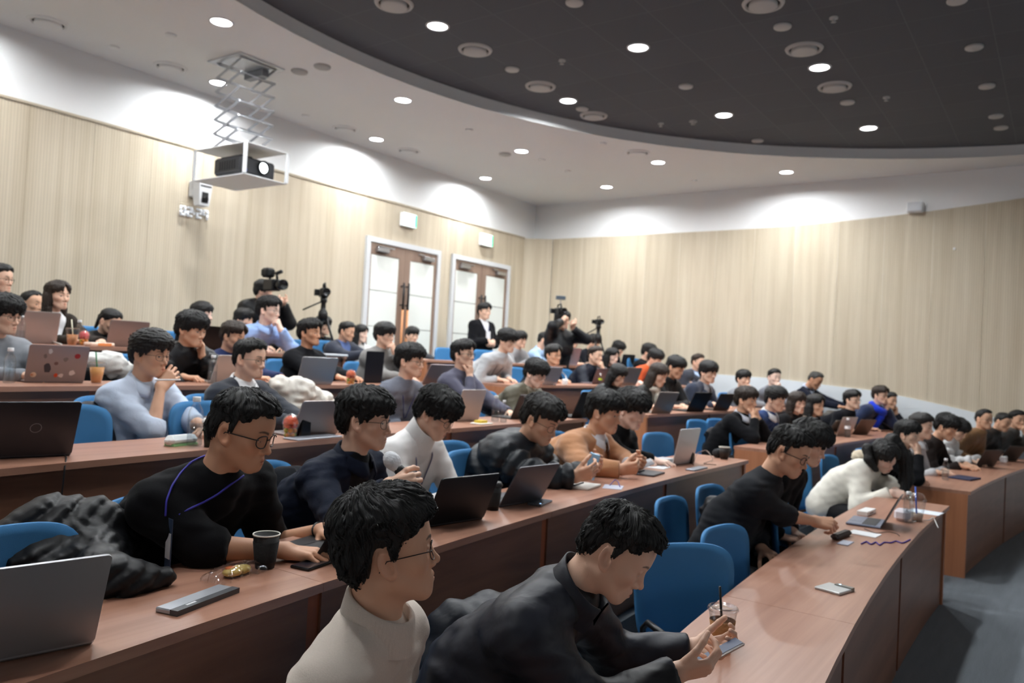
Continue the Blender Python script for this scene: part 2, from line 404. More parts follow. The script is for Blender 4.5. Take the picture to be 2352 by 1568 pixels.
for k, (x, y, z) in enumerate(hid):
    downlight(x, y, z, 'lit ceiling downlight above the near seats, outside the picture', (33. if y > 3 else 19.) if x < -5 else 24.)
# fill lamps added over the stage to brighten faces, and the lit projection screen on the front wall (behind the camera's right shoulder)
for x, y in ((3.2, 3.0), (3.2, 7.6), (5.2, 5.3)): downlight(x, y, ZD, 'added fill downlight over the stage, outside the picture', 9.)
sc_ = empty('projection_screen', (XF-.06, 5.3, 1.1)); tag(sc_, 'large white projection screen on the front wall, outside the picture', 'screen')
MB().box((0, -2.4, -.02), (.05, 2.4, 2.75)).build('screen_frame', M_BLACK, sc_)
_m = emit('projected_image', (.9, .95, 1.), 1.0); _m.cycles.emission_sampling = 'AUTO'
MB().box((-.004, -2.35, .03), (0, 2.35, 2.7)).build('screen_face', _m, sc_)
def diffuser(x, y, z, label, r=.17, white=False):
    root = empty('air_diffuser', (x, y, z)); tag(root, label, 'air diffuser', 'round ceiling air diffusers')
    m = M_WHITE if white else M_GREYDISC
    MB().lathe([(r*.78, -.002), (r*.8, -.018), (r*.95, -.016), (r, .0)], n=32, cap0=False, cap1=False).build('outer_ring', m, root, smooth=True)
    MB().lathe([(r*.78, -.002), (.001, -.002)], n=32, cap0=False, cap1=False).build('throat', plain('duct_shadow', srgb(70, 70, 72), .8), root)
    MB().lathe([(r*.66, -.004), (r*.68, -.03), (r*.6, -.036), (.001, -.034)], n=32, cap0=False, cap1=False).build('core_disc', m, root, smooth=True)
for (x, y), l in zip([(-7.74, 3.31), (-7.76, 4.53), (-7.75, 6.96), (-7.73, 8.15), (-4.83, 9.54)],
                     ['large white air diffuser at the far left of the white ceiling', 'white air diffuser between the far left one and the projector lift', 'white air diffuser right of the projector lift', 'small looking white air diffuser above the first door', 'white air diffuser in the white ceiling beside the dark disc']):
    diffuser(x, y, ZC, l, .17, True)
dsc = lambda p: (p[0]*DX, p[1]*DX)
for p, l in zip([(-5.09, 5.07), (-5.09, 6.27), (-5.08, 7.49), (-5.06, 8.71), (-2.23, 6.63), (-2.19, 7.77), (-2.18, 8.96)],
                ['grey air diffuser in the dark ceiling, cut by the top edge left of centre', 'second grey air diffuser from the left in the dark ceiling', 'third grey air diffuser from the left in the dark ceiling', 'grey air diffuser in the dark ceiling at its rim beside a small disc',
                 'grey air diffuser in the dark ceiling, cut by the top edge right of centre', 'grey air diffuser in the dark ceiling just above a lit downlight', 'grey air diffuser in the dark ceiling just below a lit downlight']):
    x, y = dsc(p); diffuser(x, y, ZD, l)
def disc(x, y, z, label, r=.075, mat=None):
    o = MB().lathe([(r, .0), (r, -.012), (r*.93, -.018), (.001, -.018)], n=28, cap0=False, cap1=False).build('ceiling_speaker', mat or M_GREYDISC, None, smooth=True)
    o.location = (x, y, z); tag(o, label, 'speaker', 'round ceiling discs')
for p, l in zip([(-5.06, 6.89), (-5.05, 8.4), (-3.6, 8.22), (-3.57, 10.64), (-3.64, 5.83), (-2.22, 7.16), (-2.17, 9.54), (-.84, 7.32), (-.81, 8.44), (-.79, 9.63), (-.78, 10.78), (-.76, 11.3)],
                ['grey disc between two left diffusers of the dark ceiling', 'grey disc touching the lowest left diffuser', 'grey disc in the middle of the dark ceiling', 'grey disc low on the dark ceiling at the rim', 'grey disc cut by the top edge in the middle of the dark ceiling', 'grey disc just under the top right diffuser of the dark ceiling', 'grey disc under the lowest right diffuser of the dark ceiling', 'grey disc cut by the top edge at the far right', 'far right grey disc, second from the top', 'far right grey disc, third from the top', 'far right grey disc, fourth from the top', 'far right grey disc, lowest']):
    x, y = dsc(p); disc(x, y, ZD, l)
for px, py, l in [(688, 163, 'flat grey disc in the white ceiling right of the projector lift'), (1160, 353, 'flat grey disc in the white ceiling beside a downlight'), (740, 152, 'faint small disc in the white ceiling beside the flat grey one'), (1245, 366, 'faint small disc in the white ceiling right of a downlight'), (1305, 392, 'faint small disc in the white ceiling above the second door'), (1385, 328, 'faint small disc in the white ceiling below the dark rim'), (1078, 297, 'faint small disc in the white ceiling left of the dark rim'), (702, 264, 'faint small disc behind the projector lift'), (263, 107, 'faint small disc in the far left white ceiling'), (393, 79, 'small bright sprinkler disc in the far left white ceiling'), (1594, 414, 'faint disc in the white ceiling near the far wall')]:
    p = at_z(px, py, ZC); disc(p[0], p[1], ZC, l, .085 if 'flat' in l else .05, plain('dim_grey_plastic', srgb(176, 176, 174), .6) if 'flat' in l else M_WHITE)
def sprinkler(px, py, z, label, big=False):
    p = at_z(px, py, z); s = 1.3 if big else 1.
    o = MB().lathe([(.035*s, 0), (.035*s, -.012), (.012, -.014), (.012, -.035), (.022*s, -.04), (.001, -.042)], n=16, cap0=False, cap1=False).build('sprinkler', M_GREYDISC, None, smooth=True)
    o.location = p; tag(o, label, 'sprinkler', 'ceiling sprinklers')
for px, py, l, bg in [(1291, 138, 'small sprinkler in the dark ceiling left of its middle', 0), (1915, 40, 'small sprinkler in the dark ceiling near the top right', 0), (2036, 223, 'small sprinkler in the dark ceiling beside the right diffuser', 0), (1518, 283, 'small sprinkler low in the dark ceiling', 0), (1592, 278, 'dome shaped detector low in the dark ceiling', 1)]:
    sprinkler(px, py, ZD, l, bg)
# ------------------------------------------------------------------ exit signs, wall camera, clock, wall speaker
def exit_sign(yc, zc, label):
    root = empty('exit_sign', (-D+PT, yc, zc)); tag(root, label, 'exit sign', 'lit exit signs above the doors')
    MB().box((0, -.155, -.105), (.07, .155, .105), .008).build('housing', M_WPLAST, root)
    MB().box((.07, -.145, -.095), (.074, .145, .095)).build('lit_face', emit('exit_sign_white', (.86, 1., .93), 1.6), root)
    g = emit('exit_sign_green', (.03, .75, .35), 1.2)
    MB().box((.0741, .105, -.09), (.0755, .142, .09)).build('green_band', g, root)
exit_sign(8.65, 3.625, 'lit white exit sign above the first double door')
exit_sign(10.585, 3.62, 'lit white exit sign above the second double door')
root = empty('wall_camera', (-D+PT, 5.17, 3.36)); tag(root, 'white tracking camera on a bracket above the wall clock', 'camera')
MB().box((0, -.1, -.08), (.09, .02, .1), .01).build('bracket', M_WPLAST, root)
mb = MB(); mb.rings([[(.09+.07*a, .0+.12*b-.02, z) for a, b in ((0, -.5), (1.6, -.5), (1.6, .5), (0, .5))] for z in (-.18,)]+[[(.07+.09*a, .0+.16*b-.02, z) for a, b in ((0, -.5), (1.6, -.5), (1.6, .5), (0, .5))] for z in (.0, .1)]); mb.build('head', M_WPLAST, root)
MB().box((.2, -.06, -.15), (.215, .02, -.03), .004).tube([(.2, -.02, -.11), (.235, -.02, -.115)], .028, 14).build('lens_window', M_BLACK, root)
MB().box((.211, -.085, .03), (.217, .05, .045)).build('slot', M_BLACK, root)
ck = empty('wall_clock', (-D+PT+.005, 5.145, 3.11)); tag(ck, 'white digital wall clock reading 02:27 with raised rounded digits', 'clock')
SEG = {'0': 'abcdef', '2': 'abged', '7': 'abcf', '8': 'abcdefg'}
def digit(ch, y0, par):
    w, h = .05, .09
    P = {'a': ((0, h), (w, h)), 'b': ((w, h), (w, h/2)), 'c': ((w, h/2), (w, 0)), 'd': ((0, 0), (w, 0)), 'e': ((0, h/2), (0, 0)), 'f': ((0, h), (0, h/2)), 'g': ((0, h/2), (w, h/2))}
    mb = MB()
    for s_ in SEG[ch]:
        (a, b), (c, d) = P[s_]
        mb.tube([(.02, y0+a, b-h/2), (.02, y0+c, d-h/2)], .013, 10)
        mb.lathe([(.001, -.013), (.009, -.009), (.013, 0), (.009, .009), (.001, .013)], (.02, y0+a, b-h/2), 10); mb.lathe([(.001, -.013), (.009, -.009), (.013, 0), (.009, .009), (.001, .013)], (.02, y0+c, d-h/2), 10)
    mb.build('digit', emit('clock_digit_white', (.9, .93, .97), .12), par, smooth=True)
for ch, y0 in zip('0227', (-.165, -.08, .035, .115)): digit(ch, y0, ck)
MB().lathe([(.001, -.01), (.01, 0), (.001, .01)], (.02, -.0, .022), 10).lathe([(.001, -.01), (.01, 0), (.001, .01)], (.02, -.0, -.022), 10).build('colon', emit('clock_digit_white', (1, 1, 1), .12), ck)
MB().box((0, -.17, -.01), (.012, .17, .01)).build('back_bar', M_WPLAST, ck)
p = at_y(2102, 476, WY-.1)
root = empty('wall_speaker', p); tag(root, 'small white box speaker high on the far side wall', 'speaker')
MB().box((-.1, -.06, -.07), (.1, .08, .07), .012).build('cabinet', M_WPLAST, root); MB().box((-.085, -.066, -.055), (.085, -.06, .055)).build('grille', plain('speaker_grille', srgb(205, 208, 212), .8), root)
p = at_y(2192, 571, WY-PT)
o = MB().lathe([(.018, 0), (.016, .012), (.001, .014)], n=14, cap0=False).build('wall_button', M_WPLAST); o.rotation_euler = (pi/2, 0, 0); o.location = p; tag(o, 'tiny white round button on the far wood wall', 'button')
# ------------------------------------------------------------------ projector on its scissor lift
PJ = np.array([-6.9, 5.0]); PZ0, PZ1 = 3.43, 3.75
def proj_corner():
    # nearest lower corner of the cage seen at (561,396)
    return at_x(561, 396, -6.55)
pc = proj_corner()
PW, PDp = .50, .84
pzb = pc[2]; cage = empty('projector_lift', (pc[0]-PDp/2, pc[1]+PW/2, ZC)); tag(cage, 'white scissor lift with open cage hanging from the ceiling', 'projector lift')
zb = pzb-ZC; zt = zb+.30
hx, hy = PDp/2, PW/2
M_CAGE = plain('white_metal', srgb(226, 228, 230), .35)
M_LIFT = plain('zinc_steel', srgb(196, 200, 206), .3, .7)
MB().box((-hx, -hy, zb-.012), (hx, hy, zb), .003).build('bottom_plate', M_CAGE, cage)
MB().box((-hx, -hy, zt), (hx, hy, zt+.012), .003).build('top_plate', M_CAGE, cage)
for sx in (-1, 1):
    for sy in (-1, 1):
        MB().box((sx*hx-.014, sy*hy-.014, zb), (sx*hx+.014, sy*hy+.014, zt)).build('post', M_CAGE, cage)
nst = 6; zz0 = zt+.02; dz = (0-.02-zz0)/nst
for side in (-1, 1):
    for k in range(nst):
        za, zb2 = zz0+k*dz, zz0+(k+1)*dz
        for fl in (0, 1):
            yy = side*.2+fl*.012
            a, b = (-.2, .2) if fl == 0 else (.2, -.2)
            mb = MB(); mb.M = Matrix.Identity(4)
            v = Vector((b-a, 0, zb2-za)); nrm = Vector((-(v.z), 0, v.x)).normalized()*.014
            P = [Vector((a, yy, za)), Vector((b, yy, zb2))]
            mb.rings([[tuple(p+nrm+Vector((0, t, 0))) for t in (0, .006)]+[tuple(p-nrm+Vector((0, t, 0))) for t in (.006, 0)] for p in P])
            mb.build('scissor_arm', M_LIFT, cage)
    # cross rods joining the two sides
for k in range(nst+1):
    z = zz0+k*dz
    for xx in (-.2, .2): MB().tube([(xx, -.21, z), (xx, .22, z)], .007, 8).build('cross_rod', M_LIFT, cage, smooth=True)
MB().box((-.27, -.27, -.012), (.27, .27, -.002)).build('ceiling_plate', M_LIFT, cage)
MB().box((-.2, .12, -.08), (.1, .2, -.012)).build('hoist_motor', plain('dark_grey_metal', srgb(150, 154, 160), .5), cage)
pr = empty('projector', (pc[0]-.33, pc[1]+PW/2, pzb)); tag(pr, 'black projector standing in the hanging white cage, lens lit', 'projector')
mb = MB(); mb.box((-.24, -.21, .03), (.2, .21, .2), .02); mb.box((-.2, -.16, .195), (.14, -.02, .225), .01); mb.build('body', plain('projector_black', srgb(32, 33, 37), .4), pr)
for sx in (-.15, .15):
    for sy in (-.16, .16): MB().lathe([(.018, 0), (.018, .031)], (sx, sy, 0), 12).build('foot', M_BLACK, pr)
for q in range(7): MB().box((-.14+q*.04, -.2125, .07), (-.12+q*.04, -.2095, .16)).build('vent_slot', M_BLACKM, pr)
mb = MB(); mb.M = Matrix.Translation((.2, .06, .125)) @ Matrix.Rotation(pi/2, 4, 'Y'); mb.lathe([(.07, -.005), (.072, .02), (.06, .024), (.052, .004)], n=28, cap0=False, cap1=False); mb.build('lens_ring', M_BLACK, pr, smooth=True)
mb = MB(); mb.M = Matrix.Translation((.2, .06, .125)) @ Matrix.Rotation(pi/2, 4, 'Y'); mb.lathe([(.052, .004), (.04, .014), (.001, .018)], n=28, cap0=False, cap1=False); mb.build('lens', emit('projector_lens_glow', (.9, 1., 1.), 6.), pr, smooth=True)
MB().box((.2, -.15, .06), (.203, -.135, .075)).build('power_light', emit('blue_led', (.15, .25, 1.), 5.), pr)
# ------------------------------------------------------------------ desks
ENDS = [6.68, 6.22, 6.0, 5.9, 5.67]; STARTS = [7.68, 7.2, 7.15, 6.75, 6.9]; NEAR = [-.3, .15, .4, .6, .8]; FAR = [11.6, 11.6, 11.5, 11.3, 11.2]
def desk(i, ya, yb, label):
    root = empty('long_desk', (rowx(i, (ya+yb)/2, DD/2), (ya+yb)/2, FH[i])); tag(root, label, 'desk', 'long curved desks')
    ox, oy = root.location.x, root.location.y
    nm = max(1, round((yb-ya)/1.72)); L = (yb-ya)/nm
    def P(Y, o, z): return (rowx(i, Y, o)-ox, Y-oy, z)
    def slab(Y0, Y1, o0, o1, z0, z1, k=4):
        mb = MB(); ys = np.linspace(Y0, Y1, k+1)
        mb.rings([[P(y, o0, z0), P(y, o1, z0), P(y, o1, z1), P(y, o0, z1)] for y in ys]); return mb
    for q in range(nm):
        a, b = ya+q*L, ya+(q+1)*L
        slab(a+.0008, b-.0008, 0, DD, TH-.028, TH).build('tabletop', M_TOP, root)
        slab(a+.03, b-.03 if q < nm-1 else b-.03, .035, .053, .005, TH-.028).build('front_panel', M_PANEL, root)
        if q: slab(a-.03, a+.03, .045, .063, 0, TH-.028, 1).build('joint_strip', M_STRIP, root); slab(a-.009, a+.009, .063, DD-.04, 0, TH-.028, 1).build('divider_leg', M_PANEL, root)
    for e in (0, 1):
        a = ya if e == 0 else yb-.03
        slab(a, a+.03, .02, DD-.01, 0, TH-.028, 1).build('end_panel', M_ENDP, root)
    return root
rn = ['front', 'second', 'third', 'fourth', 'top']
for i in range(5):
    desk(i, NEAR[i], ENDS[i], 'long curved wooden desk of the %s row, near block before the aisle' % rn[i])
    desk(i, STARTS[i], FAR[i], 'long curved wooden desk of the %s row, far block beyond the aisle' % rn[i])
# ================================================================== implicit-surface modelling (numpy)
F32 = np.float32
def grid(lo, hi, h):
    ax = [np.arange(lo[k]-h, hi[k]+2*h, h, dtype=F32) for k in range(3)]
    return ax, (ax[0][:, None, None], ax[1][None, :, None], ax[2][None, None, :])
def snets(f, lo, hi, h):
    ax, P = grid(lo, hi, h)
    v = np.broadcast_to(f(P), tuple(len(a) for a in ax)).astype(F32)
    s = v < 0
    nx, ny, nz = v.shape
    c = np.zeros((nx-1, ny-1, nz-1), np.int8)
    for dx in (0, 1):
        for dy in (0, 1):
            for dz in (0, 1): c += s[dx:nx-1+dx, dy:ny-1+dy, dz:nz-1+dz]
    act = (c > 0) & (c < 8)
    I = np.argwhere(act); n = len(I)
    idx = np.full(act.shape, -1, np.int32); idx[act] = np.arange(n)
    pos = np.zeros((n, 3), F32); cnt = np.zeros(n, F32)
    cor = [(0, 0, 0), (1, 0, 0), (0, 1, 0), (1, 1, 0), (0, 0, 1), (1, 0, 1), (0, 1, 1), (1, 1, 1)]
    val = [v[I[:, 0]+a, I[:, 1]+b, I[:, 2]+d] for a, b, d in cor]
    for i in range(8):
        for j in range(i+1, 8):
            df = [cor[j][k]-cor[i][k] for k in range(3)]
            if sum(map(abs, df)) != 1: continue
            m = (val[i] < 0) != (val[j] < 0)
            t = np.where(m, val[i]/np.where(m, val[i]-val[j], 1), 0)
            for k in range(3): pos[:, k] += np.where(m, cor[i][k]+t*df[k], 0)
            cnt += m
    pos /= cnt[:, None]
    V = np.stack([ax[k][0]+(I[:, k]+pos[:, k])*h for k in range(3)], 1)
    Q = []
    for a in range(3):
        b, d = (a+1) % 3, (a+2) % 3
        sl0 = [slice(None)]*3; sl1 = [slice(None)]*3
        sl0[a] = slice(0, -1); sl1[a] = slice(1, None)
        ch = s[tuple(sl0)] != s[tuple(sl1)]
        E_ = np.argwhere(ch)
        E_ = E_[(E_[:, b] > 0) & (E_[:, d] > 0) & (E_[:, b] < v.shape[b]-1) & (E_[:, d] < v.shape[d]-1)]
        if not len(E_): continue
        q = []
        for ob_, od in ((-1, -1), (0, -1), (0, 0), (-1, 0)):
            e = E_.copy(); e[:, b] += ob_; e[:, d] += od; q.append(idx[e[:, 0], e[:, 1], e[:, 2]])
        q = np.stack(q, 1); neg = s[E_[:, 0], E_[:, 1], E_[:, 2]]
        q[~neg] = q[~neg][:, ::-1]; Q.append(q)
    return V, (np.concatenate(Q) if Q else np.zeros((0, 4), np.int32))
def smin(a, b, k):
    h = np.maximum(k-np.abs(a-b), 0)/k; return np.minimum(a, b)-h*h*k*.25
def smax(a, b, k): return -smin(-a, -b, k)
def sph(P, c, r): return np.sqrt((P[0]-c[0])**2+(P[1]-c[1])**2+(P[2]-c[2])**2)-r
def ell(P, c, r):
    x, y, z = (P[0]-c[0]), (P[1]-c[1]), (P[2]-c[2])
    k0 = np.sqrt((x/r[0])**2+(y/r[1])**2+(z/r[2])**2); k1 = np.sqrt((x/r[0]**2)**2+(y/r[1]**2)**2+(z/r[2]**2)**2)
    return k0*(k0-1)/np.maximum(k1, 1e-6)
def cap(P, a, b, ra, rb, rip=None):
    ab = [float(b[k]-a[k]) for k in range(3)]; L2 = max(sum(q*q for q in ab), 1e-9)
    t = ((P[0]-a[0])*ab[0]+(P[1]-a[1])*ab[1]+(P[2]-a[2])*ab[2])/L2
    tc = np.clip(t, 0, 1)
    d = np.sqrt((P[0]-a[0]-tc*ab[0])**2+(P[1]-a[1]-tc*ab[1])**2+(P[2]-a[2]-tc*ab[2])**2)
    r = ra+(rb-ra)*tc
    if rip is not None:
        r = r+rip[0]*(np.abs(np.sin(tc*math.sqrt(L2)*pi/rip[1]))-.5)
    return d-r
def sstep(e0, e1, x):
    t = np.clip((x-e0)/(e1-e0), 0, 1); return t*t*(3-2*t)
def wob(P, seed, wl):
    """smooth pseudo noise, roughly -1..1, wavelength wl"""
    r = np.random.RandomState(seed); k = 2*pi/wl; o = 0
    for q in range(3):
        a = r.normal(size=3); a /= np.linalg.norm(a); b = r.normal(size=3); b /= np.linalg.norm(b)
        ph = r.rand(2)*6.28
        o = o+np.sin(k*(1+.5*q)*(P[0]*a[0]+P[1]*a[1]+P[2]*a[2])+ph[0]+1.6*np.sin(k*.6*(P[0]*b[0]+P[1]*b[1]+P[2]*b[2])+ph[1]))
    return o/3.
# ------------------------------------------------------------------ head
def head_parts(P, eyes='open', fem=False):
    X, Y, Z = P; Ya = np.abs(Y); S = (X, Ya, Z)
    cran = ell(P, (-.006, 0, .032), (.096, .0765, .084))
    cran = smin(cran, ell(P, (.028, 0, .045), (.058, .066, .058)), .03)
    cran = smin(cran, ell(P, (-.03, 0, -.0), (.066, .066, .07)), .03)
    face = ell(P, (.026, 0, -.03), (.060, .060 if not fem else .057, .081))
    d = smin(cran, face, .03)
    jr = .021 if not fem else .018
    d = smin(d, cap(S, (.0, .05, -.05), (.06, .019, -.096), jr, .017), .022)
    d = smin(d, cap(S, (.068, .0, -.094), (.068, .01, -.094), .0175, .0165), .02)
    d = smin(d, sph(S, (.053, .043, -.018), .021), .025)
    d = smin(d, cap(S, (.0795, .0, .022), (.062, .046, .020), .008, .007), .02)
    skull = d
    # eye sockets, eyes, lids
    d = smax(d, -ell(S, (.0995, .0315, -.002), (.02, .021, .0125)), .016)
    ex, ey, ez = .0715, .0315, -.001
    ball = sph(S, (ex, ey, ez), .0137)
    yy = (Ya-ey); zz = Z-ez+yy*(-.06)
    if eyes == 'open': alm = (1-(yy/.0138)**2)*.0046-np.abs(zz+.0004)
    else: alm = (1-(yy/.0138)**2)*.0018-np.abs(zz+.0042)
    am = sstep(0, .0012, alm)*(X > ex)
    d = smin(d, ball+.0017*am, .004)
    # upper lid fold
    d = smin(d, cap(S, (ex+.0125, ey-.008, ez+.0072), (ex+.0095, ey+.011, ez+.0062), .0022, .002), .006)
    # nose
    d = smin(d, cap(P, (.0775, 0, .012), (.101, 0, -.034), .0062, .0088), .014)
    d = smin(d, sph(P, (.102, 0, -.0365), .0088), .006)
    d = smin(d, ell(S, (.0895, .0125, -.041), (.0105, .0075, .0075)), .007)
    d = smax(d, -ell(S, (.0975, .0068, -.0475), (.006, .0034, .004)), .003)
    # mouth
    d = smin(d, ell(P, (.077, 0, -.07), (.014, .026, .02)), .015)
    up = cap(S, (.0905, .0035, -.0655), (.0765, .0215, -.0705), .0042, .0028)
    lo = cap(S, (.0895, .0, -.0765), (.0765, .0185, -.0725), .0052, .003)
    d = smin(d, up, .007); d = smin(d, lo, .007)
    mline = cap(S, (.095, 0, -.0712), (.079, .0225, -.0714), .0022, .0018)
    d = smax(d, -mline, .003)
    # ears
    c, s_ = math.cos(.22), math.sin(.22)
    ex_, ez_ = X+.012, Z+.008; rx = c*ex_+s_*ez_; rz = -s_*ex_+c*ez_
    yo = Ya-.0775-.012*sstep(.0, -.02, rx)*1.0
    E_ = (rx, yo, rz)
    ear = ell(E_, (0, 0, .004), (.0185, .0075, .0325)); ear = smin(ear, ell(E_, (.004, 0, -.022), (.011, .0065, .013)), .01)
    ear = smax(ear, -ell(E_, (.003, .0075, .002), (.0115, .0065, .021)), .004)
    ear = smin(ear, ell(E_, (.0125, .001, -.004), (.0045, .005, .008)), .004)
    d = smin(d, ear, .006)
    # neck
    nr = .052 if not fem else .045
    d = smin(d, cap(P, (-.028, 0, -.045), (-.052, 0, -.21), nr, nr+.006), .03)
    if not fem: d = smin(d, sph(P, (-.004, 0, -.132), .011), .022)
    d = smin(d, cap(S, (-.035, .046, -.06), (-.012, .012, -.205), .011, .013), .022)
    return d, skull, am, np.minimum(up, lo), mline
_HEADS = {}
LODH = {0: .0024, 1: .0042, 2: .0065}
def head_mesh(lod, eyes, fem):
    k = (lod, eyes, fem)
    if k in _HEADS: return _HEADS[k]
    V, Q = snets(lambda P: head_parts(P, eyes, fem)[0], (-.125, -.11, -.215), (.125, .11, .125), LODH[lod])
    P = (V[:, 0], V[:, 1], V[:, 2]); _, _, am, lips, ml = head_parts(P, eyes, fem)
    x, y, z = P; ya = np.abs(y)
    n = len(V)
    base = np.ones((n, 3), F32)
    def tint(mask, col): base[:] = base*(1-mask[:, None])+np.array(col, F32)*mask[:, None]
    red = np.exp(-(((x-.065)/.03)**2+((ya-.042)/.022)**2+((z+.025)/.022)**2))*.55+np.exp(-(((x-.102)/.014)**2+(y/.016)**2+((z+.036)/.014)**2))*.6+sstep(.074, .084, ya)*.5
    tint(np.clip(red, 0, 1)*.5, (1.06, .78, .72))
    tint(sstep(.0035, .0, lips)*(.75 if fem else .6), (.92, .5, .47))
    tint(sstep(.0016, -.0006, ml)*.8, (.42, .2, .17))
    # eyebrows
    by = np.clip((ya-.013)/.036, 0, 1)
    bz = .0225+.006*np.sin(by*2.4)-.002
    br = sstep(.0052, .0026, np.abs(z-bz)+.0022*by*by)*sstep(.010, .015, ya)*sstep(.052, .046, ya)*(x > .03)
    hard = np.zeros((n, 3), F32); hm = np.zeros(n, F32)
    def paint(mask, col):
        hard[:] = hard*(1-mask[:, None])+np.array(col, F32)*mask[:, None]; hm[:] = hm*(1-mask)+mask
    paint(np.clip(br, 0, 1)*.85, (.02, .015, .013))
    # lash line, eye
    ex, ey, ez = .0715, .0315, -.001
    lash = (am > .02)*(am < .75)*(z > ez-.001)
    paint((am > .5).astype(F32), (.72, .7, .68))
    iris = np.sqrt((ya-ey)**2+(z-ez-(.0 if eyes == 'open' else -.004))**2)
    paint(((am > .5)*(iris < .0062)).astype(F32), (.025, .014, .01))
    paint(lash.astype(F32)*.9, (.02, .014, .012))
    _HEADS[k] = (V, Q, base, hard, hm); return _HEADS[k]
# ------------------------------------------------------------------ hair
def hair_t(P, style):
    """hair thickness over the skull"""
    X, Y, Z = P; Ya = np.abs(Y)
    az = np.arctan2(Ya, X+.012)
    def line(*pts):
        return np.interp(az.ravel(), [p[0] for p in pts], [p[1] for p in pts]).reshape(az.shape).astype(F32)
    top = sstep(.03, .1, Z); back = sstep(1.4, 2.6, az); front = sstep(.9, .3, az)
    side = 1-back-front
    edge = .018
    if style == 'crew':
        zl = line((0, .078), (.6, .072), (.95, .05), (1.3, .0), (1.45, .012), (1.75, .02), (2., -.03), (2.5, -.06), (3.15, -.062))
        T = .005+.012*top+.006*front*top
    elif style == 'short':
        zl = line((0, .066), (.5, .062), (.85, .04), (1.2, .03), (1.36, -.022), (1.47, -.02), (1.56, .018), (1.8, .02), (2.05, -.03), (2.5, -.075), (3.15, -.085))
        T = .008+.02*top+.003*front
    elif style == 'twoblock':      # long top swept, ear free
        zl = line((0, .058), (.5, .05), (.8, .035), (1.15, .02), (1.34, -.025), (1.47, -.02), (1.56, .02), (1.8, .022), (2.05, -.03), (2.5, -.085), (3.15, -.098))
        T = .011+.024*top+.005*front+.012*back*sstep(-.08, .03, Z)
    elif style == 'bowl':          # fringe down to the brows
        zl = line((0, .024), (.5, .022), (.85, .012), (1.15, -.008), (1.38, -.03), (1.5, .004), (1.8, .008), (2.05, -.035), (2.5, -.09), (3.15, -.1))
        T = .016+.019*top+.004*front+.012*back*sstep(-.08, .0, Z)
    elif style == 'mop':           # heavy fringe over brows, covers the ear tops
        zl = line((0, .012), (.5, .010), (.85, -.002), (1.2, -.02), (1.5, -.016), (1.85, -.012), (2.1, -.045), (2.6, -.095), (3.15, -.105))
        T = .019+.019*top+.004*front+.01*back*sstep(-.08, .0, Z)
    elif style == 'part':          # centre parting, forehead open
        cut = .03+.05*np.exp(-(Ya/.022)**2)
        zl = line((0, .03), (.3, .036), (.6, .02), (.9, .0), (1.15, -.012), (1.38, -.03), (1.5, .006), (1.8, .01), (2.05, -.035), (2.5, -.09), (3.15, -.1))
        zl = np.maximum(zl, np.where(X > .02, cut, -1))
        T = .015+.02*top+.008*front+.01*back*sstep(-.08, .0, Z)
    elif style == 'curly':
        zl = line((0, .028), (.5, .026), (.85, .014), (1.15, -.005), (1.38, -.03), (1.5, .0), (1.8, .004), (2.05, -.03), (2.5, -.08), (3.15, -.09))
        T = .024+.02*top
    elif style == 'long':
        zl = line((0, .04), (.35, .034), (.6, .012), (.8, -.02), (1., -.06), (1.2, -.1), (3.15, -.13))
        zl = np.maximum(zl, np.where(X > .03, .02+.055*np.exp(-(Ya/.02)**2), -1))
        T = .017+.015*top; edge = .012
    elif style == 'bangs':         # long hair with straight fringe
        zl = line((0, .022), (.6, .02), (.75, -.01), (.9, -.06), (1.2, -.1), (3.15, -.13))
        T = .017+.014*top; edge = .012
    elif style == 'pony':
        zl = line((0, .06), (.5, .05), (.9, .025), (1.3, .0), (1.5, .012), (1.8, .012), (2.1, -.03), (3.15, -.07))
        T = .01+.012*top
    an = np.arctan2(Y, X+.03)
    zl = zl+(.006*np.sin(an*11+1.)+.005*np.sin(an*19+2.)+.004*np.sin(an*37))*(.5 if style in ('crew', 'short', 'twoblock', 'pony') else 1.)
    m = sstep(0, edge, Z-zl)
    thin = .30 if style in ('crew', 'short', 'twoblock', 'pony') else .45
    T = T*.82*(thin+(1-thin)*sstep(0, .05, Z-zl))
    return T*m-(1-m)*.012, az
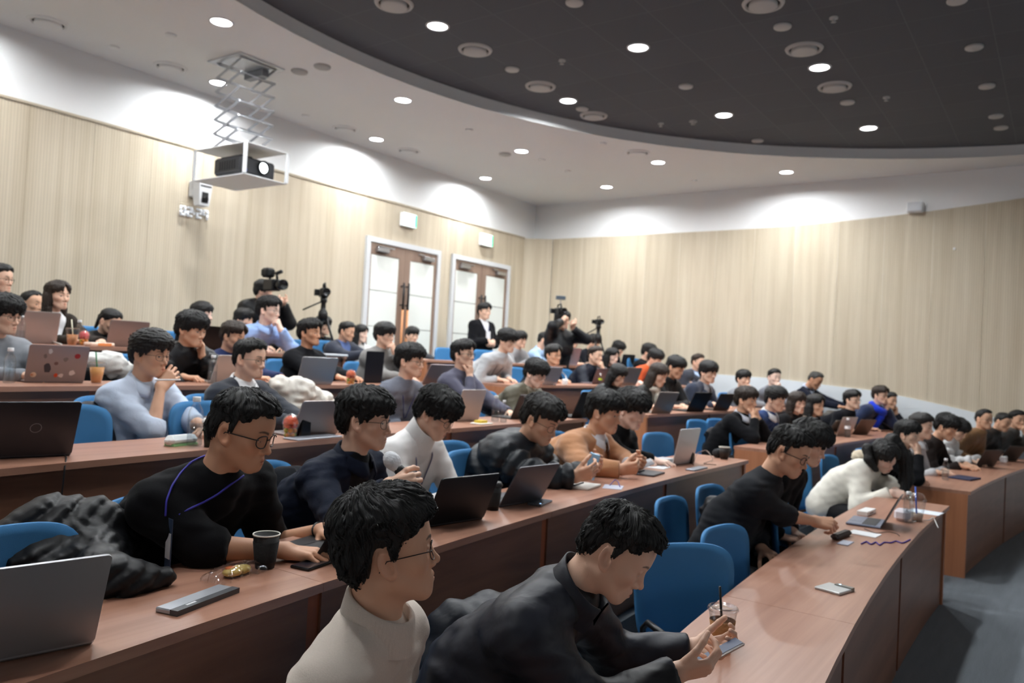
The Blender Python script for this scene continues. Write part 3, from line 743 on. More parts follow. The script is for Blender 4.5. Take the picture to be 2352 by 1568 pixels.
def hair_sdf(P, style, lod, seed=0):
    X, Y, Z = P
    fem = style in ('long', 'bangs', 'pony')
    _, skull, _, _, _ = head_parts(P, 'open', fem)
    t, az = hair_t(P, style)
    ang = np.arctan2(Y, X+.045+.0*Z)
    if style == 'curly':
        g = .005*wob(P, 5+seed, .026)+.002*wob(P, 9, .014)
    else:
        w = ang+.25*wob(P, 3+seed, .09)
        g = .0022*np.sin(w*26)+.0018*np.sin(w*47+2*np.sin(w*9))+.003*wob(P, 11+seed, .05)
        # ragged hem
        g = g+.004*np.sin(w*33+3*np.sin(w*11))*sstep(.05, -.02, Z)
    d = skull-t-np.where(t > .002, g, 0)
    if style in ('long', 'bangs'):
        S = (X, np.abs(Y), Z); h = .0
        cur = cap(S, (-.015, .07, -.02), (.0, .082, -.25), .03, .022)
        cur = smin(cur, cap(S, (-.07, .03, -.02), (-.085, .05, -.26), .042, .03), .03)
        cur = smin(cur, cap(S, (-.04, .06, -.02), (-.04, .085, -.26), .036, .028), .03)
        w = np.arctan2(Y, X+.04)
        cur = cur-.003*np.sin(w*30+2*np.sin(w*7))-.003*wob(P, 4+seed, .04)
        cur = smax(cur, -(Z+.25+.02*wob(P, 8, .05)), .01)
        # keep the face and throat clear
        cur = smax(cur, -ell(P, (.05, 0, -.06), (.08, .062, .12)), .012)
        d = smin(d, cur, .02)
    if style == 'pony':
        d = smin(d, sph(P, (-.115, 0, .02), .018), .012)
        d = smin(d, cap(P, (-.118, 0, .02), (-.135, 0, -.1), .022, .014)-.003*np.sin(np.arctan2(Y, X+.13)*9), .012)
    return d
_HAIR = {}
LODR = {0: .0028, 1: .005, 2: .008}
def hair_mesh(style, lod):
    k = (style, lod)
    if k in _HAIR: return _HAIR[k]
    zlo = -.30 if style in ('long', 'bangs') else (-.13 if style != 'pony' else -.14)
    V, Q = snets(lambda P: hair_sdf(P, style, lod), (-.175, -.14, zlo), (.14, .14, .165), LODR[lod])
    if lod <= 1 and style not in ('long', 'bangs', 'pony', 'curly'):
        V, Q = add_locks(V, Q, style, 1500 if lod == 0 else 700)
    me = mesh_np('hair_'+style, V, Q)
    st = np.stack([np.arctan2(V[:, 1], V[:, 0]+.045), V[:, 2]*4, V[:, 0]*4], 1).astype(F32)
    a = me.attributes.new('strand', 'FLOAT_VECTOR', 'POINT'); a.data.foreach_set('vector', st.ravel())
    _HAIR[k] = me; return me
def add_locks(V, Q, style, n=1500):
    """thin tapering strands lying on the hair mass so that its outline breaks up"""
    r = np.random.RandomState(3)
    def dist(p): return hair_sdf((p[:, 0].astype(F32), p[:, 1].astype(F32), p[:, 2].astype(F32)), style, 0)
    # seeds on the hair surface, walk down the surface away from the whorl
    s = V[r.choice(len(V), n)]
    s = s[(s[:, 2] > -.04)]
    n = len(s); K = 7; step = .0075
    pts = [s]; p = s.copy(); who = np.array([-.05, .01, .13])
    for k in range(K-1):
        e = .004
        g = np.stack([dist(p+np.eye(3)[q]*e)-dist(p-np.eye(3)[q]*e) for q in range(3)], 1); g /= np.linalg.norm(g, axis=1)[:, None]+1e-6
        dr = p-who; dr = dr/np.linalg.norm(dr, axis=1)[:, None]; dr[:, 2] -= .45
        dr += r.normal(size=dr.shape)*.10
        dr -= g*(dr*g).sum(1)[:, None]; dr /= np.linalg.norm(dr, axis=1)[:, None]+1e-6
        p = p+dr*step
        dd = dist(p); p = p-g*(dd-.0012-.0016*k/K*r.rand(n))[:, None]
        pts.append(p.copy())
    pts = np.stack(pts, 1)
    tt_ = np.min([hair_t((pts[:, k, 0].astype(F32), pts[:, k, 1].astype(F32), pts[:, k, 2].astype(F32)), style)[0] for k in range(K)], axis=0)
    ok = (np.abs(pts[:, -1]-pts[:, 0]).sum(1) < .12) & (tt_ > .003); pts = pts[ok]; n = len(pts)
    NV = []; NQ = []; base = len(V)
    wd = .0016
    ctr = pts.mean(1); nr = ctr-np.array([-.01, 0, .02]); nr /= np.linalg.norm(nr, axis=1)[:, None]
    for k in range(K):
        t = pts[:, min(k+1, K-1)]-pts[:, max(k-1, 0)]
        sd = np.cross(t, nr); sd /= np.linalg.norm(sd, axis=1)[:, None]+1e-9
        w = wd*(1-.85*(k/(K-1))**1.5)
        NV.append(np.stack([pts[:, k]-sd*w-nr*.0015, pts[:, k]+nr*w*.8, pts[:, k]+sd*w-nr*.0015], 1))
    NV = np.stack(NV, 1).reshape(-1, 3)   # n,K,3
    id0 = (np.arange(n)*K*3)[:, None]
    for k in range(K-1):
        for j in (0, 1):
            NQ.append(np.stack([id0[:, 0]+k*3+j, id0[:, 0]+k*3+j+1, id0[:, 0]+k*3+3+j+1, id0[:, 0]+k*3+3+j], 1))
    NQ = np.concatenate(NQ)+base
    return np.concatenate([V, NV.astype(F32)]), np.concatenate([Q, NQ])
def hair_mat(name, col, rough=.52):
    m, nt, b = new_mat(name); L = nt.links
    at = N(nt, 'ShaderNodeAttribute', attribute_name='strand')
    mp = N(nt, 'ShaderNodeMapping'); mp.inputs['Scale'].default_value = (38, 1.2, 1.2); L.new(at.outputs['Vector'], mp.inputs[0])
    n = N(nt, 'ShaderNodeTexNoise'); n.inputs['Scale'].default_value = 1.; n.inputs['Detail'].default_value = 4; L.new(mp.outputs[0], n.inputs['Vector'])
    cr = N(nt, 'ShaderNodeValToRGB'); e = cr.color_ramp.elements; e[0].position = .3; e[0].color = (*[c*.55 for c in col], 1); e[1].position = .75; e[1].color = (*[c*1.5 for c in col], 1)
    L.new(n.outputs[0], cr.inputs[0]); L.new(cr.outputs[0], b.inputs['Base Color'])
    b.inputs['Roughness'].default_value = rough; b.inputs['Specular IOR Level'].default_value = .35
    bp = N(nt, 'ShaderNodeBump'); bp.inputs['Strength'].default_value = .8; bp.inputs['Distance'].default_value = .003
    L.new(n.outputs[0], bp.inputs['Height']); L.new(bp.outputs[0], b.inputs['Normal'])
    return m
M_HAIR = {'black': hair_mat('black_hair', (.010, .0095, .0095)), 'soft': hair_mat('soft_black_hair', (.016, .014, .013)), 'brown': hair_mat('dark_brown_hair', (.03, .02, .015)), 'grey': hair_mat('greying_hair', (.04, .038, .036))}
# ------------------------------------------------------------------ skin
def skin_mat():
    m, nt, b = new_mat('skin'); L = nt.links
    a = N(nt, 'ShaderNodeAttribute', attribute_name='tone')
    L.new(a.outputs['Color'], b.inputs['Base Color'])
    b.inputs['Roughness'].default_value = .48; b.inputs['Specular IOR Level'].default_value = .4
    b.inputs['Subsurface Weight'].default_value = .0
    tc = N(nt, 'ShaderNodeTexCoord'); n = N(nt, 'ShaderNodeTexNoise'); n.inputs['Scale'].default_value = 260; n.inputs['Detail'].default_value = 3
    L.new(tc.outputs['Object'], n.inputs['Vector'])
    bp = N(nt, 'ShaderNodeBump'); bp.inputs['Strength'].default_value = .12; bp.inputs['Distance'].default_value = .002
    L.new(n.outputs[0], bp.inputs['Height']); L.new(bp.outputs[0], b.inputs['Normal'])
    return m
M_SKIN = skin_mat()
TONES = {'pale': srgb(240, 206, 188), 'light': srgb(232, 190, 164), 'mid': srgb(220, 172, 142), 'tan': srgb(206, 154, 122)}
# ------------------------------------------------------------------ cloth
_CM = {}
def cloth_mat(outer, inner=None, kind='knit'):
    k = (outer, inner, kind)
    if k in _CM: return _CM[k]
    m, nt, b = new_mat('cloth_%s' % kind); L = nt.links
    tc = N(nt, 'ShaderNodeTexCoord')
    c0 = N(nt, 'ShaderNodeRGB'); dk = .62 if max(outer) < 64 else 1.; c0.outputs[0].default_value = (*[q*dk for q in srgb(*outer)], 1); col = c0.outputs[0]
    if inner:
        at = N(nt, 'ShaderNodeAttribute', attribute_name='opening')
        gt = N(nt, 'ShaderNodeMath', operation='GREATER_THAN'); gt.inputs[1].default_value = 0.; L.new(at.outputs['Fac'], gt.inputs[0])
        mx = N(nt, 'ShaderNodeMix', data_type='RGBA'); L.new(gt.outputs[0], mx.inputs[0]); L.new(col, mx.inputs[6]); mx.inputs[7].default_value = (*srgb(*inner), 1); col = mx.outputs[2]
    n = N(nt, 'ShaderNodeTexNoise'); n.inputs['Scale'].default_value = {'knit': 420, 'wool': 300, 'shell': 40, 'shirt': 60}[kind]; n.inputs['Detail'].default_value = 4
    L.new(tc.outputs['Object'], n.inputs['Vector'])
    mr = N(nt, 'ShaderNodeMapRange'); v = {'knit': .12, 'wool': .16, 'shell': .05, 'shirt': .03}[kind]; mr.inputs[3].default_value = 1-v; mr.inputs[4].default_value = 1+v
    L.new(n.outputs[0], mr.inputs[0]); vm = N(nt, 'ShaderNodeVectorMath', operation='SCALE'); L.new(col, vm.inputs[0]); L.new(mr.outputs[0], vm.inputs['Scale'])
    L.new(vm.outputs[0], b.inputs['Base Color'])
    b.inputs['Roughness'].default_value = {'knit': .92, 'wool': .95, 'shell': .48, 'shirt': .8}[kind]
    b.inputs['Sheen Weight'].default_value = {'knit': .15, 'wool': .25, 'shell': .0, 'shirt': .05}[kind]*(.25 if max(outer) < 64 else 1.); b.inputs['Sheen Roughness'].default_value = .5
    b.inputs['Specular IOR Level'].default_value = {'knit': .12, 'wool': .1, 'shell': .3, 'shirt': .2}[kind]
    n2 = N(nt, 'ShaderNodeTexNoise'); n2.inputs['Scale'].default_value = {'knit': 300, 'wool': 200, 'shell': 10, 'shirt': 14}[kind]; n2.inputs['Detail'].default_value = 3; n2.inputs['Distortion'].default_value = .6
    L.new(tc.outputs['Object'], n2.inputs['Vector'])
    bp = N(nt, 'ShaderNodeBump'); bp.inputs['Strength'].default_value = {'knit': .35, 'wool': .4, 'shell': .6, 'shirt': .5}[kind]; bp.inputs['Distance'].default_value = {'knit': .0025, 'wool': .003, 'shell': .010, 'shirt': .01}[kind]
    L.new(n2.outputs[0], bp.inputs['Height']); L.new(bp.outputs[0], b.inputs['Normal'])
    _CM[k] = m; return m
# ------------------------------------------------------------------ hands
def rotv(v, ax, a):
    v = np.array(v, float); ax = np.array(ax, float); ax /= np.linalg.norm(ax)
    return v*math.cos(a)+np.cross(ax, v)*math.sin(a)+ax*np.dot(ax, v)*(1-math.cos(a))
HPOSE = {  # finger curls (knuckle, middle, tip) index..pinky in degrees, thumb (out, fold)
    'flat': ([(6, 10, 6), (6, 10, 6), (8, 12, 6), (10, 14, 8)], (30, 10)),
    'type': ([(18, 42, 22), (15, 42, 22), (18, 42, 22), (22, 40, 22)], (22, 15)),
    'relax': ([(25, 38, 22), (30, 42, 25), (34, 46, 26), (36, 48, 28)], (28, 25)),
    'fist': ([(70, 90, 50), (74, 92, 52), (76, 92, 52), (78, 90, 50)], (10, 55)),
    'grip': ([(64, 82, 46), (68, 84, 46), (70, 84, 48), (72, 84, 48)], (18, 48)),
    'phone': ([(34, 50, 26), (40, 54, 28), (44, 56, 28), (50, 56, 30)], (16, 30)),
    'point': ([(12, 30, 18), (55, 75, 45), (62, 80, 45), (66, 80, 45)], (20, 40)),
    'pen': ([(38, 52, 28), (46, 60, 32), (58, 70, 40), (62, 72, 42)], (25, 45)),
}
def hand_caps(pose, mirror):
    """segments (a, b, ra, rb) in the hand frame: x to the fingertips, z out of the back of the hand, thumb on +y (right hand)"""
    curls, (to, tf) = HPOSE[pose]; segs = []
    kn = [(.090, .030, .004), (.094, .0095, .006), (.089, -.0105, .004), (.080, -.029, 0.)]
    ln = [(.044, .026, .021), (.049, .030, .022), (.045, .028, .021), (.035, .021, .019)]
    rad = [.0092, .0095, .009, .008]; spread = [7, 1, -5, -12]
    for k in range(4):
        segs.append(((.008, kn[k][1]*.62, -.002), kn[k], .0145, rad[k]+.0022, 'palm'))
        d = rotv((1, 0, 0), (0, 0, 1), math.radians(spread[k])); ax = np.cross((0, 0, 1), d); p = np.array(kn[k]); a = 0
        for j in range(3):
            a += math.radians(curls[k][j]); q = rotv(d, ax, a); e = p+q*ln[k][j]
            segs.append((p, e, rad[k]-.0007*j, rad[k]-.0007*(j+1), 'f%d' % k)); p = e
    segs.append(((.012, .012, -.010), (.05, .032, -.014), .0155, .0145, 'palm'))
    segs.append(((.02, -.02, -.008), (.06, -.026, -.008), .014, .012, 'palm'))
    d = rotv(rotv((1, 0, 0), (0, 0, 1), math.radians(18+to)), (1, 0, 0), math.radians(-25)); p = np.array((.034, .03, -.013)); a = 0
    ax = np.cross(d, (0, -.6, -1.)); ax /= np.linalg.norm(ax)
    for j, (l, ff) in enumerate(((.042, 0.), (.032, .7), (.027, .6))):
        a += math.radians(tf)*ff; q = rotv(d, ax, a); e = p+q*l
        segs.append((p, e, (.0125, .0105, .0098)[j], (.0108, .0098, .0085)[j], 't')); p = e
    if mirror: segs = [((s[0][0], -s[0][1], s[0][2]), (s[1][0], -s[1][1], s[1][2]), s[2], s[3], s[4]) for s in segs]
    return segs
def arm_skin(wrist, elbow, fdir, pdir, pose, left, s, h, bare):
    """hand plus forearm as one surface, returned in person space. pdir: the way the palm faces"""
    x = np.array(fdir, float); x /= np.linalg.norm(x); z = -np.array(pdir, float); z -= x*np.dot(x, z); z /= np.linalg.norm(z)+1e-9; y = np.cross(z, x)
    R = np.stack([x, y, z], 1)
    segs = hand_caps(pose, left)
    el = R.T @ (np.array(elbow)-np.array(wrist))/s
    L = np.linalg.norm(el); fl = min(L, (.25 if bare else .09)); fe = el/L*fl
    pts = np.array([p for q in segs for p in q[:2]]+[fe])
    lo = pts.min(0)-.024; hi = pts.max(0)+.024
    if bare: lo -= .025; hi += .025
    def f(P):
        palm = None; out = None; groups = {}
        for a, b, ra, rb, g in segs:
            d = cap(P, a, b, ra, rb)
            groups[g] = d if g not in groups else smin(groups[g], d, .011 if g == 'palm' else .004)
        out = groups.pop('palm')
        t = fl/L if L > 0 else 1
        fr = .026+.016*t
        P2 = P
        fore = cap(P, fe, (.0, 0, -.001), fr if bare else .031, .0245)
        fore = smin(fore, cap(P, (-.004, .012, -.001), (-.004, -.012, -.001), .018, .018), .012)
        out = smin(out, fore, .02)
        fg = None
        for g, d in groups.items():
            out = smin(out, d, .006)
        return out
    V, Q = snets(f, lo, hi, h/s)
    # knuckle / nail tint
    tint = np.ones((len(V), 3), F32)
    for a, b, ra, rb, g in segs:
        if g[0] in 'ft' :
            d = np.linalg.norm(V-np.array(b), axis=1); m = np.exp(-(d/.010)**2)*.35
            tint = tint*(1-m[:, None])+np.array((1.05, .8, .75), F32)*m[:, None]
    return (V*s) @ R.T+np.array(wrist), Q, tint
def ik(S, Wp, l1, l2, pole):
    d = Wp-S; L = np.linalg.norm(d)
    if L > l1+l2-.004: Wp = S+d/L*(l1+l2-.004); d = Wp-S; L = np.linalg.norm(d)
    if L < abs(l1-l2)+.03: L = abs(l1-l2)+.03
    a = (l1*l1-l2*l2+L*L)/(2*L); hh = math.sqrt(max(l1*l1-a*a, 0)); u = d/np.linalg.norm(d)
    pv = np.array(pole, float); pv -= u*np.dot(u, pv); pv /= np.linalg.norm(pv)+1e-9
    return S+u*a+pv*hh, Wp
# ------------------------------------------------------------------ glasses
_GL = {}
def glasses_mesh(kind):
    if kind in _GL: return _GL[kind]
    r = {'thin': .0011, 'thick': .0019}[kind]; mb = MB()
    for s in (-1, 1):
        ring = []
        for k in range(22):
            a = 2*pi*k/22; cx, cz = math.cos(a), math.sin(a)
            yy = .0335+.0245*np.sign(cx)*abs(cx)**.8; zz = -.004+.0195*np.sign(cz)*abs(cz)**.85
            ring.append((.0945-.010*((yy-.0335)/.024+.4)**2*.6, s*yy, zz))
        mb.tube(ring, r, 6, closed=True)
        mb.tube([(.0885, s*.0585, .004), (.082, s*.0715, .005), (.03, s*.0785, .004), (-.012, s*.080, .002), (-.03, s*.078, -.02)], r*1.05, 6)
    mb.tube([(.0935, -.0095, .0), (.0965, 0, .003), (.0935, .0095, .0)], r, 6)
    me = mesh_np('glasses_'+kind, mb.V, mb.F); _GL[kind] = me; return me
_LENS = {}
def lens_mesh():
    if 'l' in _LENS: return _LENS['l']
    V = []; F = []
    for s in (-1, 1):
        b = len(V); n = 22
        for k in range(n):
            a = 2*pi*k/n; cx, cz = math.cos(a), math.sin(a)
            yy = .0335+.0240*np.sign(cx)*abs(cx)**.8; V.append((.0943-.010*((yy-.0335)/.024+.4)**2*.6, s*yy, -.004+.019*np.sign(cz)*abs(cz)**.85))
        F.append(tuple(range(b, b+n)))
    _LENS['l'] = mesh_np('lens', V, F); return _LENS['l']
def glass_thin():
    m, nt, b = new_mat('spectacle_lens'); L = nt.links
    tr = N(nt, 'ShaderNodeBsdfTransparent'); gl = N(nt, 'ShaderNodeBsdfGlossy'); gl.inputs['Roughness'].default_value = .02
    mx = N(nt, 'ShaderNodeMixShader'); mx.inputs[0].default_value = .07; L.new(tr.outputs[0], mx.inputs[1]); L.new(gl.outputs[0], mx.inputs[2])
    L.new(mx.outputs[0], nt.nodes['Material Output'].inputs[0]); return m
M_LENS = glass_thin()
M_GLFRAME = {'thin': plain('dark_wire_frame', srgb(40, 38, 40), .3, .6), 'thick': plain('dark_tortoise_frame', srgb(30, 24, 22), .3)}
# ------------------------------------------------------------------ legs (shared by everyone who sits)
_LEGS = {}
def legs_mesh(stand=False):
    if stand in _LEGS: return _LEGS[stand]
    if not stand:
        def f(P):
            S = (P[0], np.abs(P[1]), P[2])
            d = cap(S, (-.02, .06, .57), (.0, .08, .56), .115, .11)
            d = smin(d, cap(S, (.02, .09, .555), (.40, .13, .545), .088, .066), .05)
            d = smin(d, cap(S, (.40, .13, .54), (.38, .13, .11), .063, .05), .03)
            d = smax(d, .09-P[2], .01)
            d = d+.003*wob(P, 5, .07)
            return d
        V, Q = snets(f, (-.16, -.24, .06), (.5, .24, .72), .022)
        def g(P):
            S = (P[0], np.abs(P[1]), P[2]); d = cap(S, (.35, .13, .04), (.53, .145, .03), .045, .038)
            d = smin(d, cap(S, (.36, .13, .04), (.37, .13, .10), .045, .042), .02)
            return smax(d, .0-P[2], .008)
    else:
        def f(P):
            S = (P[0], np.abs(P[1]), P[2])
            d = cap(S, (0, .06, .93), (0, .08, .88), .12, .115); d = smin(d, cap(S, (0, .09, .88), (.02, .1, .48), .095, .066), .04)
            d = smin(d, cap(S, (.02, .1, .48), (-.02, .1, .08), .064, .05), .03); d = smax(d, .07-P[2], .01); return d+.003*wob(P, 5, .07)
        V, Q = snets(f, (-.18, -.24, .05), (.2, .24, 1.06), .022)
        def g(P):
            S = (P[0], np.abs(P[1]), P[2]); d = cap(S, (-.03, .1, .04), (.15, .115, .03), .045, .038); d = smin(d, cap(S, (-.02, .1, .04), (-.02, .1, .1), .045, .042), .02)
            return smax(d, .0-P[2], .008)
    lg = mesh_np('trousers', V, Q)
    V2, Q2 = snets(g, (-.1, -.22, -.01), (.6, .22, .16), .016)
    sh = mesh_np('shoes', V2, Q2)
    _LEGS[stand] = (lg, sh); return _LEGS[stand]
M_TROUS = [plain('trouser_black', srgb(26, 26, 29), .9), plain('trouser_navy', srgb(34, 40, 56), .9), plain('trouser_grey', srgb(58, 58, 60), .9), plain('trouser_jeans', srgb(54, 68, 92), .9)]
M_SHOE = [plain('shoe_black', srgb(22, 22, 22), .5), plain('shoe_white', srgb(210, 208, 204), .6)]
# ------------------------------------------------------------------ a person
PEOPLE = []
def ring_mesh(name, pts_rings, mat, parent):
    mb = MB(); mb.rings(pts_rings, False, False); return mb.build(name, mat, parent, smooth=True)
def person(label, px, py, hh, row, psi, short, pitch=0., roll=0., off=None, dep=None, hair='bowl', hcol='black', glasses=None, top='sweater', col=(40, 40, 44), inner=None,
           R='desk', Lh='desk', tone='light', lod=2, fem=False, stand=False, body=None, fat=0., eyes='open', collar=None, floor=None, cuffs=True, hs=None, group=None, tcol=0, chair=True, lanyard=None, bare=None, sh=1., lift=0., twist=0., neckdrop=0., badge=True, seatoff=.92):
    i = min(row, 4)
    # ---- where the head is
    target = .270; py = py+.03*hh
    if dep is not None: d = dep; p = at_d(px, py, d); o = .7
    elif off is not None: p, d = on_row(px, py, i, off); o = off
    else:
        d0 = target*FPX/hh; lo_, hi_ = (.36, .84) if row < 5 else (1.15, 1.45)
        best = None
        for o_ in np.linspace(lo_, hi_, 13):
            p_, d_ = on_row(px, py, i, float(o_))
            e = abs(d_-d0)+.15*abs(o_-.7)+20*max(0, p_[1]-11.7)
            if best is None or e < best[0]: best = (e, float(o_), p_, d_)
        _, o, p, d = best
    s = hs if hs else min(1.1, max(.93, hh*d/FPX/target))
    fz = FH[i] if floor is None else floor
    tc = math.atan2(EYE[1]-p[1], EYE[0]-p[0])
    if psi is None: psi = math.degrees(math.atan2(7.-p[1], 6.5-p[0])-tc)
    phh = tc+math.radians(psi)
    nr_ = rownorm(p[0], p[1]); phr = math.atan2(nr_[1], nr_[0])
    dlt = (phh-phr+pi) % (2*pi)-pi
    phb = phr+.35*max(-1.2, min(1.2, dlt)) if body is None else tc+math.radians(body)
    lean = 0. if (stand or dep is not None) else (seatoff if row < 5 else seatoff+.62)-o
    if stand: org = np.array([p[0]-.03*math.cos(phb), p[1]-.03*math.sin(phb), fz])
    else: org = np.array([p[0]-nr_[0]*lean, p[1]-nr_[1]*lean, fz])
    cb, sb = math.cos(phb), math.sin(phb)
    def loc(q): v = np.array(q)-org; return np.array([cb*v[0]+sb*v[1], -sb*v[0]+cb*v[1], v[2]])
    hd = loc(p)
    if stand: H = np.array([0, 0, .97])
    else: H = np.array([0, 0, .56])
    Rh = np.array((Matrix.Rotation(phh-phb, 3, 'Z') @ Matrix.Rotation(math.radians(pitch), 3, 'Y') @ Matrix.Rotation(math.radians(roll), 3, 'X')))
    Rn = np.array((Matrix.Rotation((phh-phb)*.5, 3, 'Z') @ Matrix.Rotation(math.radians(pitch*.85), 3, 'Y') @ Matrix.Rotation(math.radians(roll*.7), 3, 'X')))
    Nk = hd+Rn @ np.array([-.052, 0, -.185-neckdrop])*s
    root = empty('person', org, phb); tag(root, label, 'person', group or 'seated audience')
    # ---- torso frame
    ax = Nk-H; Lt = np.linalg.norm(ax); t = ax/Lt
    lat = np.array([math.sin(-twist), math.cos(twist), 0.]); lat = lat-t*np.dot(lat, t); lat /= np.linalg.norm(lat); fw = np.cross(lat, t)
    slouch = .035+.05*max(0, lean-.25)
    def C(a, b, c=0.): return H+t*(a*Lt)+lat*b+fw*(c-slouch*math.sin(pi*min(max(a, 0), 1)))
    sw = (.172 if not fem else .148)*s*sh
    shj = {sd: C(.885+lift, sd*sw, .015) for sd in (1, -1)}
    # ---- arms
    deskx = (seatoff-DD) if row < 5 else .9
    arms = {}
    for sd, pose in ((-1, R), (1, Lh)):
        tz = TH+.035; hp = 'relax'; pole = (-.35, sd*.55, -1.)
        if isinstance(pose, dict):
            if 'wpx' in pose: w = loc(at_d(*pose['wpx']))
            elif 'wtab' in pose: w = loc(at_z(pose['wtab'][0], pose['wtab'][1], fz+TH+pose.get('up', .035)))
            elif 'hrel' in pose: w = hd+Rh @ np.array(pose['hrel'])*s
            else: w = np.array(pose['w'])
            hp = pose.get('pose', 'relax'); pole = pose.get('pole', pole)
            if 'fw' in pose:
                rl = lambda v: np.array([cb*v[0]+sb*v[1], -sb*v[0]+cb*v[1], v[2]])
                fd, pd = rl(pose['fw']), rl(pose['pw'])
            else: fd, pd = pose['f'], pose['p']
        elif pose == 'desk': w = np.array([deskx+.07, sd*.13, tz]); fd = (.75, -sd*.6, -.05); pd = (0, 0, -1)
        elif pose == 'fold': w = np.array([deskx+.09, sd*.05, tz]); fd = (.3, -sd*1., -.0); pd = (0, 0, -1)
        elif pose == 'type': w = np.array([deskx+.10, sd*.10, tz+.012]); fd = (1, -sd*.22, -.16); pd = (0, 0, -1); hp = 'type'
        elif pose == 'write': w = np.array([deskx+.12, sd*.08, tz]); fd = (.8, -sd*.5, -.1); pd = (0, -sd*.8, -.6); hp = 'pen'
        elif pose == 'chin': w = hd+Rh @ np.array([.075, sd*.02, -.205])*s; fd = (-.1, -sd*.2, 1.); pd = Rh @ np.array((-1., 0, .1)); hp = 'fist'; pole = (.25, sd*.55, -1)
        elif pose == 'mouth': w = hd+Rh @ np.array([.115, sd*.035, -.17])*s; fd = (-.15, -sd*.45, .9); pd = Rh @ np.array((-1., -sd*.2, .0)); hp = 'grip'; pole = (.2, sd*.6, -1)
        elif pose == 'cheek': w = hd+Rh @ np.array([.06, sd*.075, -.18])*s; fd = (-.05, -sd*.1, 1.); pd = Rh @ np.array((-.5, -sd*1., 0)); hp = 'relax'; pole = (.25, sd*.6, -1)
        elif pose == 'lap': w = np.array([.25, sd*.10, .68]); fd = (.8, -sd*.5, -.2); pd = (0, 0, -1)
        elif pose == 'side': w = np.array([.03, sd*(sw+.07), H[2]-.09]); fd = (.15, 0, -1); pd = (0, -sd, 0); pole = (-1, sd*.3, 0)
        elif pose == 'clasp': w = np.array([.2, sd*.06, H[2]+.07]); fd = (.35, -sd*.9, -.3); pd = (-.6, 0, -.5); pole = (-.6, sd*.8, -.3)
        l1, l2 = .285*s, .255*s
        el, w = ik(shj[sd], np.array(w, float), l1, l2, pole)
        if not stand and el[2] < TH+.05 and el[0] > deskx-.05: el[2] = TH+.05
        arms[sd] = (w, el, np.array(fd, float), np.array(pd, float), hp, bool(bare and sd in bare))
    # ---- clothing volume
    e = {'sweater': .013, 'tee': .010, 'shirt': .014, 'blazer': .022, 'coat': .028, 'puffer': .046, 'jacket': .026, 'hoodie': .022, 'turtleneck': .013}[top]+fat
    kind = {'sweater': 'knit', 'tee': 'shirt', 'shirt': 'shirt', 'blazer': 'wool', 'coat': 'wool', 'puffer': 'shell', 'jacket': 'shell', 'hoodie': 'knit', 'turtleneck': 'knit'}[top]
    fa = {'sweater': .0035, 'tee': .004, 'shirt': .0048, 'blazer': .0035, 'coat': .004, 'puffer': .006, 'jacket': .0042, 'hoodie': .006, 'turtleneck': .003}[top]
    rip = (.030, .085) if top == 'puffer' else None
    sc_ = s*(1. if not fem else .9)
    seed = len(PEOPLE)
    neck0 = Nk; neck1 = hd+Rh @ np.array([-.03, 0, -.09])*s
    def cloth(P):
        S_ = []
        d = None
        def add(q, k):
            nonlocal d; d = q if d is None else smin(d, q, k)
        for sd in (1, -1):
            add(cap(P, C(-.02, sd*.065), C(.2, sd*.06, .01), .118*sc_+e, .112*sc_+e, None), .06)
            add(cap(P, C(.12, sd*.06, .005), C(.5, sd*.072, .012), .108*sc_+e, .112*sc_+e, rip), .06)
            add(cap(P, C(.5, sd*.075, .012), C(.80, sd*.085, .006), .112*sc_+e, .09*sc_+e, rip), .06)
            add(cap(P, C(.95, 0, -.01), C(.885+lift, sd*sw*.95, .0), .062*sc_+e*.6, .060*sc_+e), .05)
            add(cap(P, Nk+t*.02, C(.93, sd*.11, -.005), .052*sc_+e*.3, .048*sc_+e*.6), .04)
        body_ = d
        out = body_
        for sd in (1, -1):
            w, el, _, _, _, br = arms[sd]
            S0 = shj[sd]
            ua = cap(P, S0, el, .060*sc_+e*.9, .049*sc_+e*.8, rip)
            wr = w if not br else el+(w-el)*.25
            dv = (wr-el); ll = np.linalg.norm(dv); dv = dv/ll
            end = wr-dv*.006
            r1 = (.033 if not br else .043)*sc_+e*.65
            fa_ = cap(P, el, end+dv*.03, .047*sc_+e*.8, r1, rip)
            pl = (P[0]-end[0])*dv[0]+(P[1]-end[1])*dv[1]+(P[2]-end[2])*dv[2]
            fa_ = smax(fa_, pl, .004)
            arm = smin(ua, fa_, .03)
            out = smin(out, arm, .035)
        if collar == 'turtle' or top == 'turtleneck':
            a_ = neck0-t*.02; b_ = neck0+(neck1-neck0)*.45
            nv = (b_-a_)/np.linalg.norm(b_-a_)
            q = cap(P, a_, b_+nv*.05, .078*s, .0715*s)
            pl = (P[0]-b_[0])*nv[0]+(P[1]-b_[1])*nv[1]+(P[2]-b_[2])*nv[2]
            out = smin(out, smax(q, pl, .006), .022)
        elif collar == 'crew':
            a_ = neck0; nv = (neck1-neck0)/np.linalg.norm(neck1-neck0); b_ = neck0+nv*.035
            q = cap(P, a_-nv*.05, b_+nv*.05, .080*s, .070*s); pl = (P[0]-b_[0])*nv[0]+(P[1]-b_[1])*nv[1]+(P[2]-b_[2])*nv[2]
            out = smin(out, smax(q, pl+.3*((P[0]-b_[0])*fw[0]+(P[1]-b_[1])*fw[1]+(P[2]-b_[2])*fw[2]), .004), .012)
        elif collar == 'hood':
            q = cap(P, C(.97, -.09, -.05), C(.97, .09, -.05), .062*s, .062*s); q = smin(q, cap(P, C(.95, 0, -.1), C(.98, 0, -.07), .06*s, .06*s), .05)
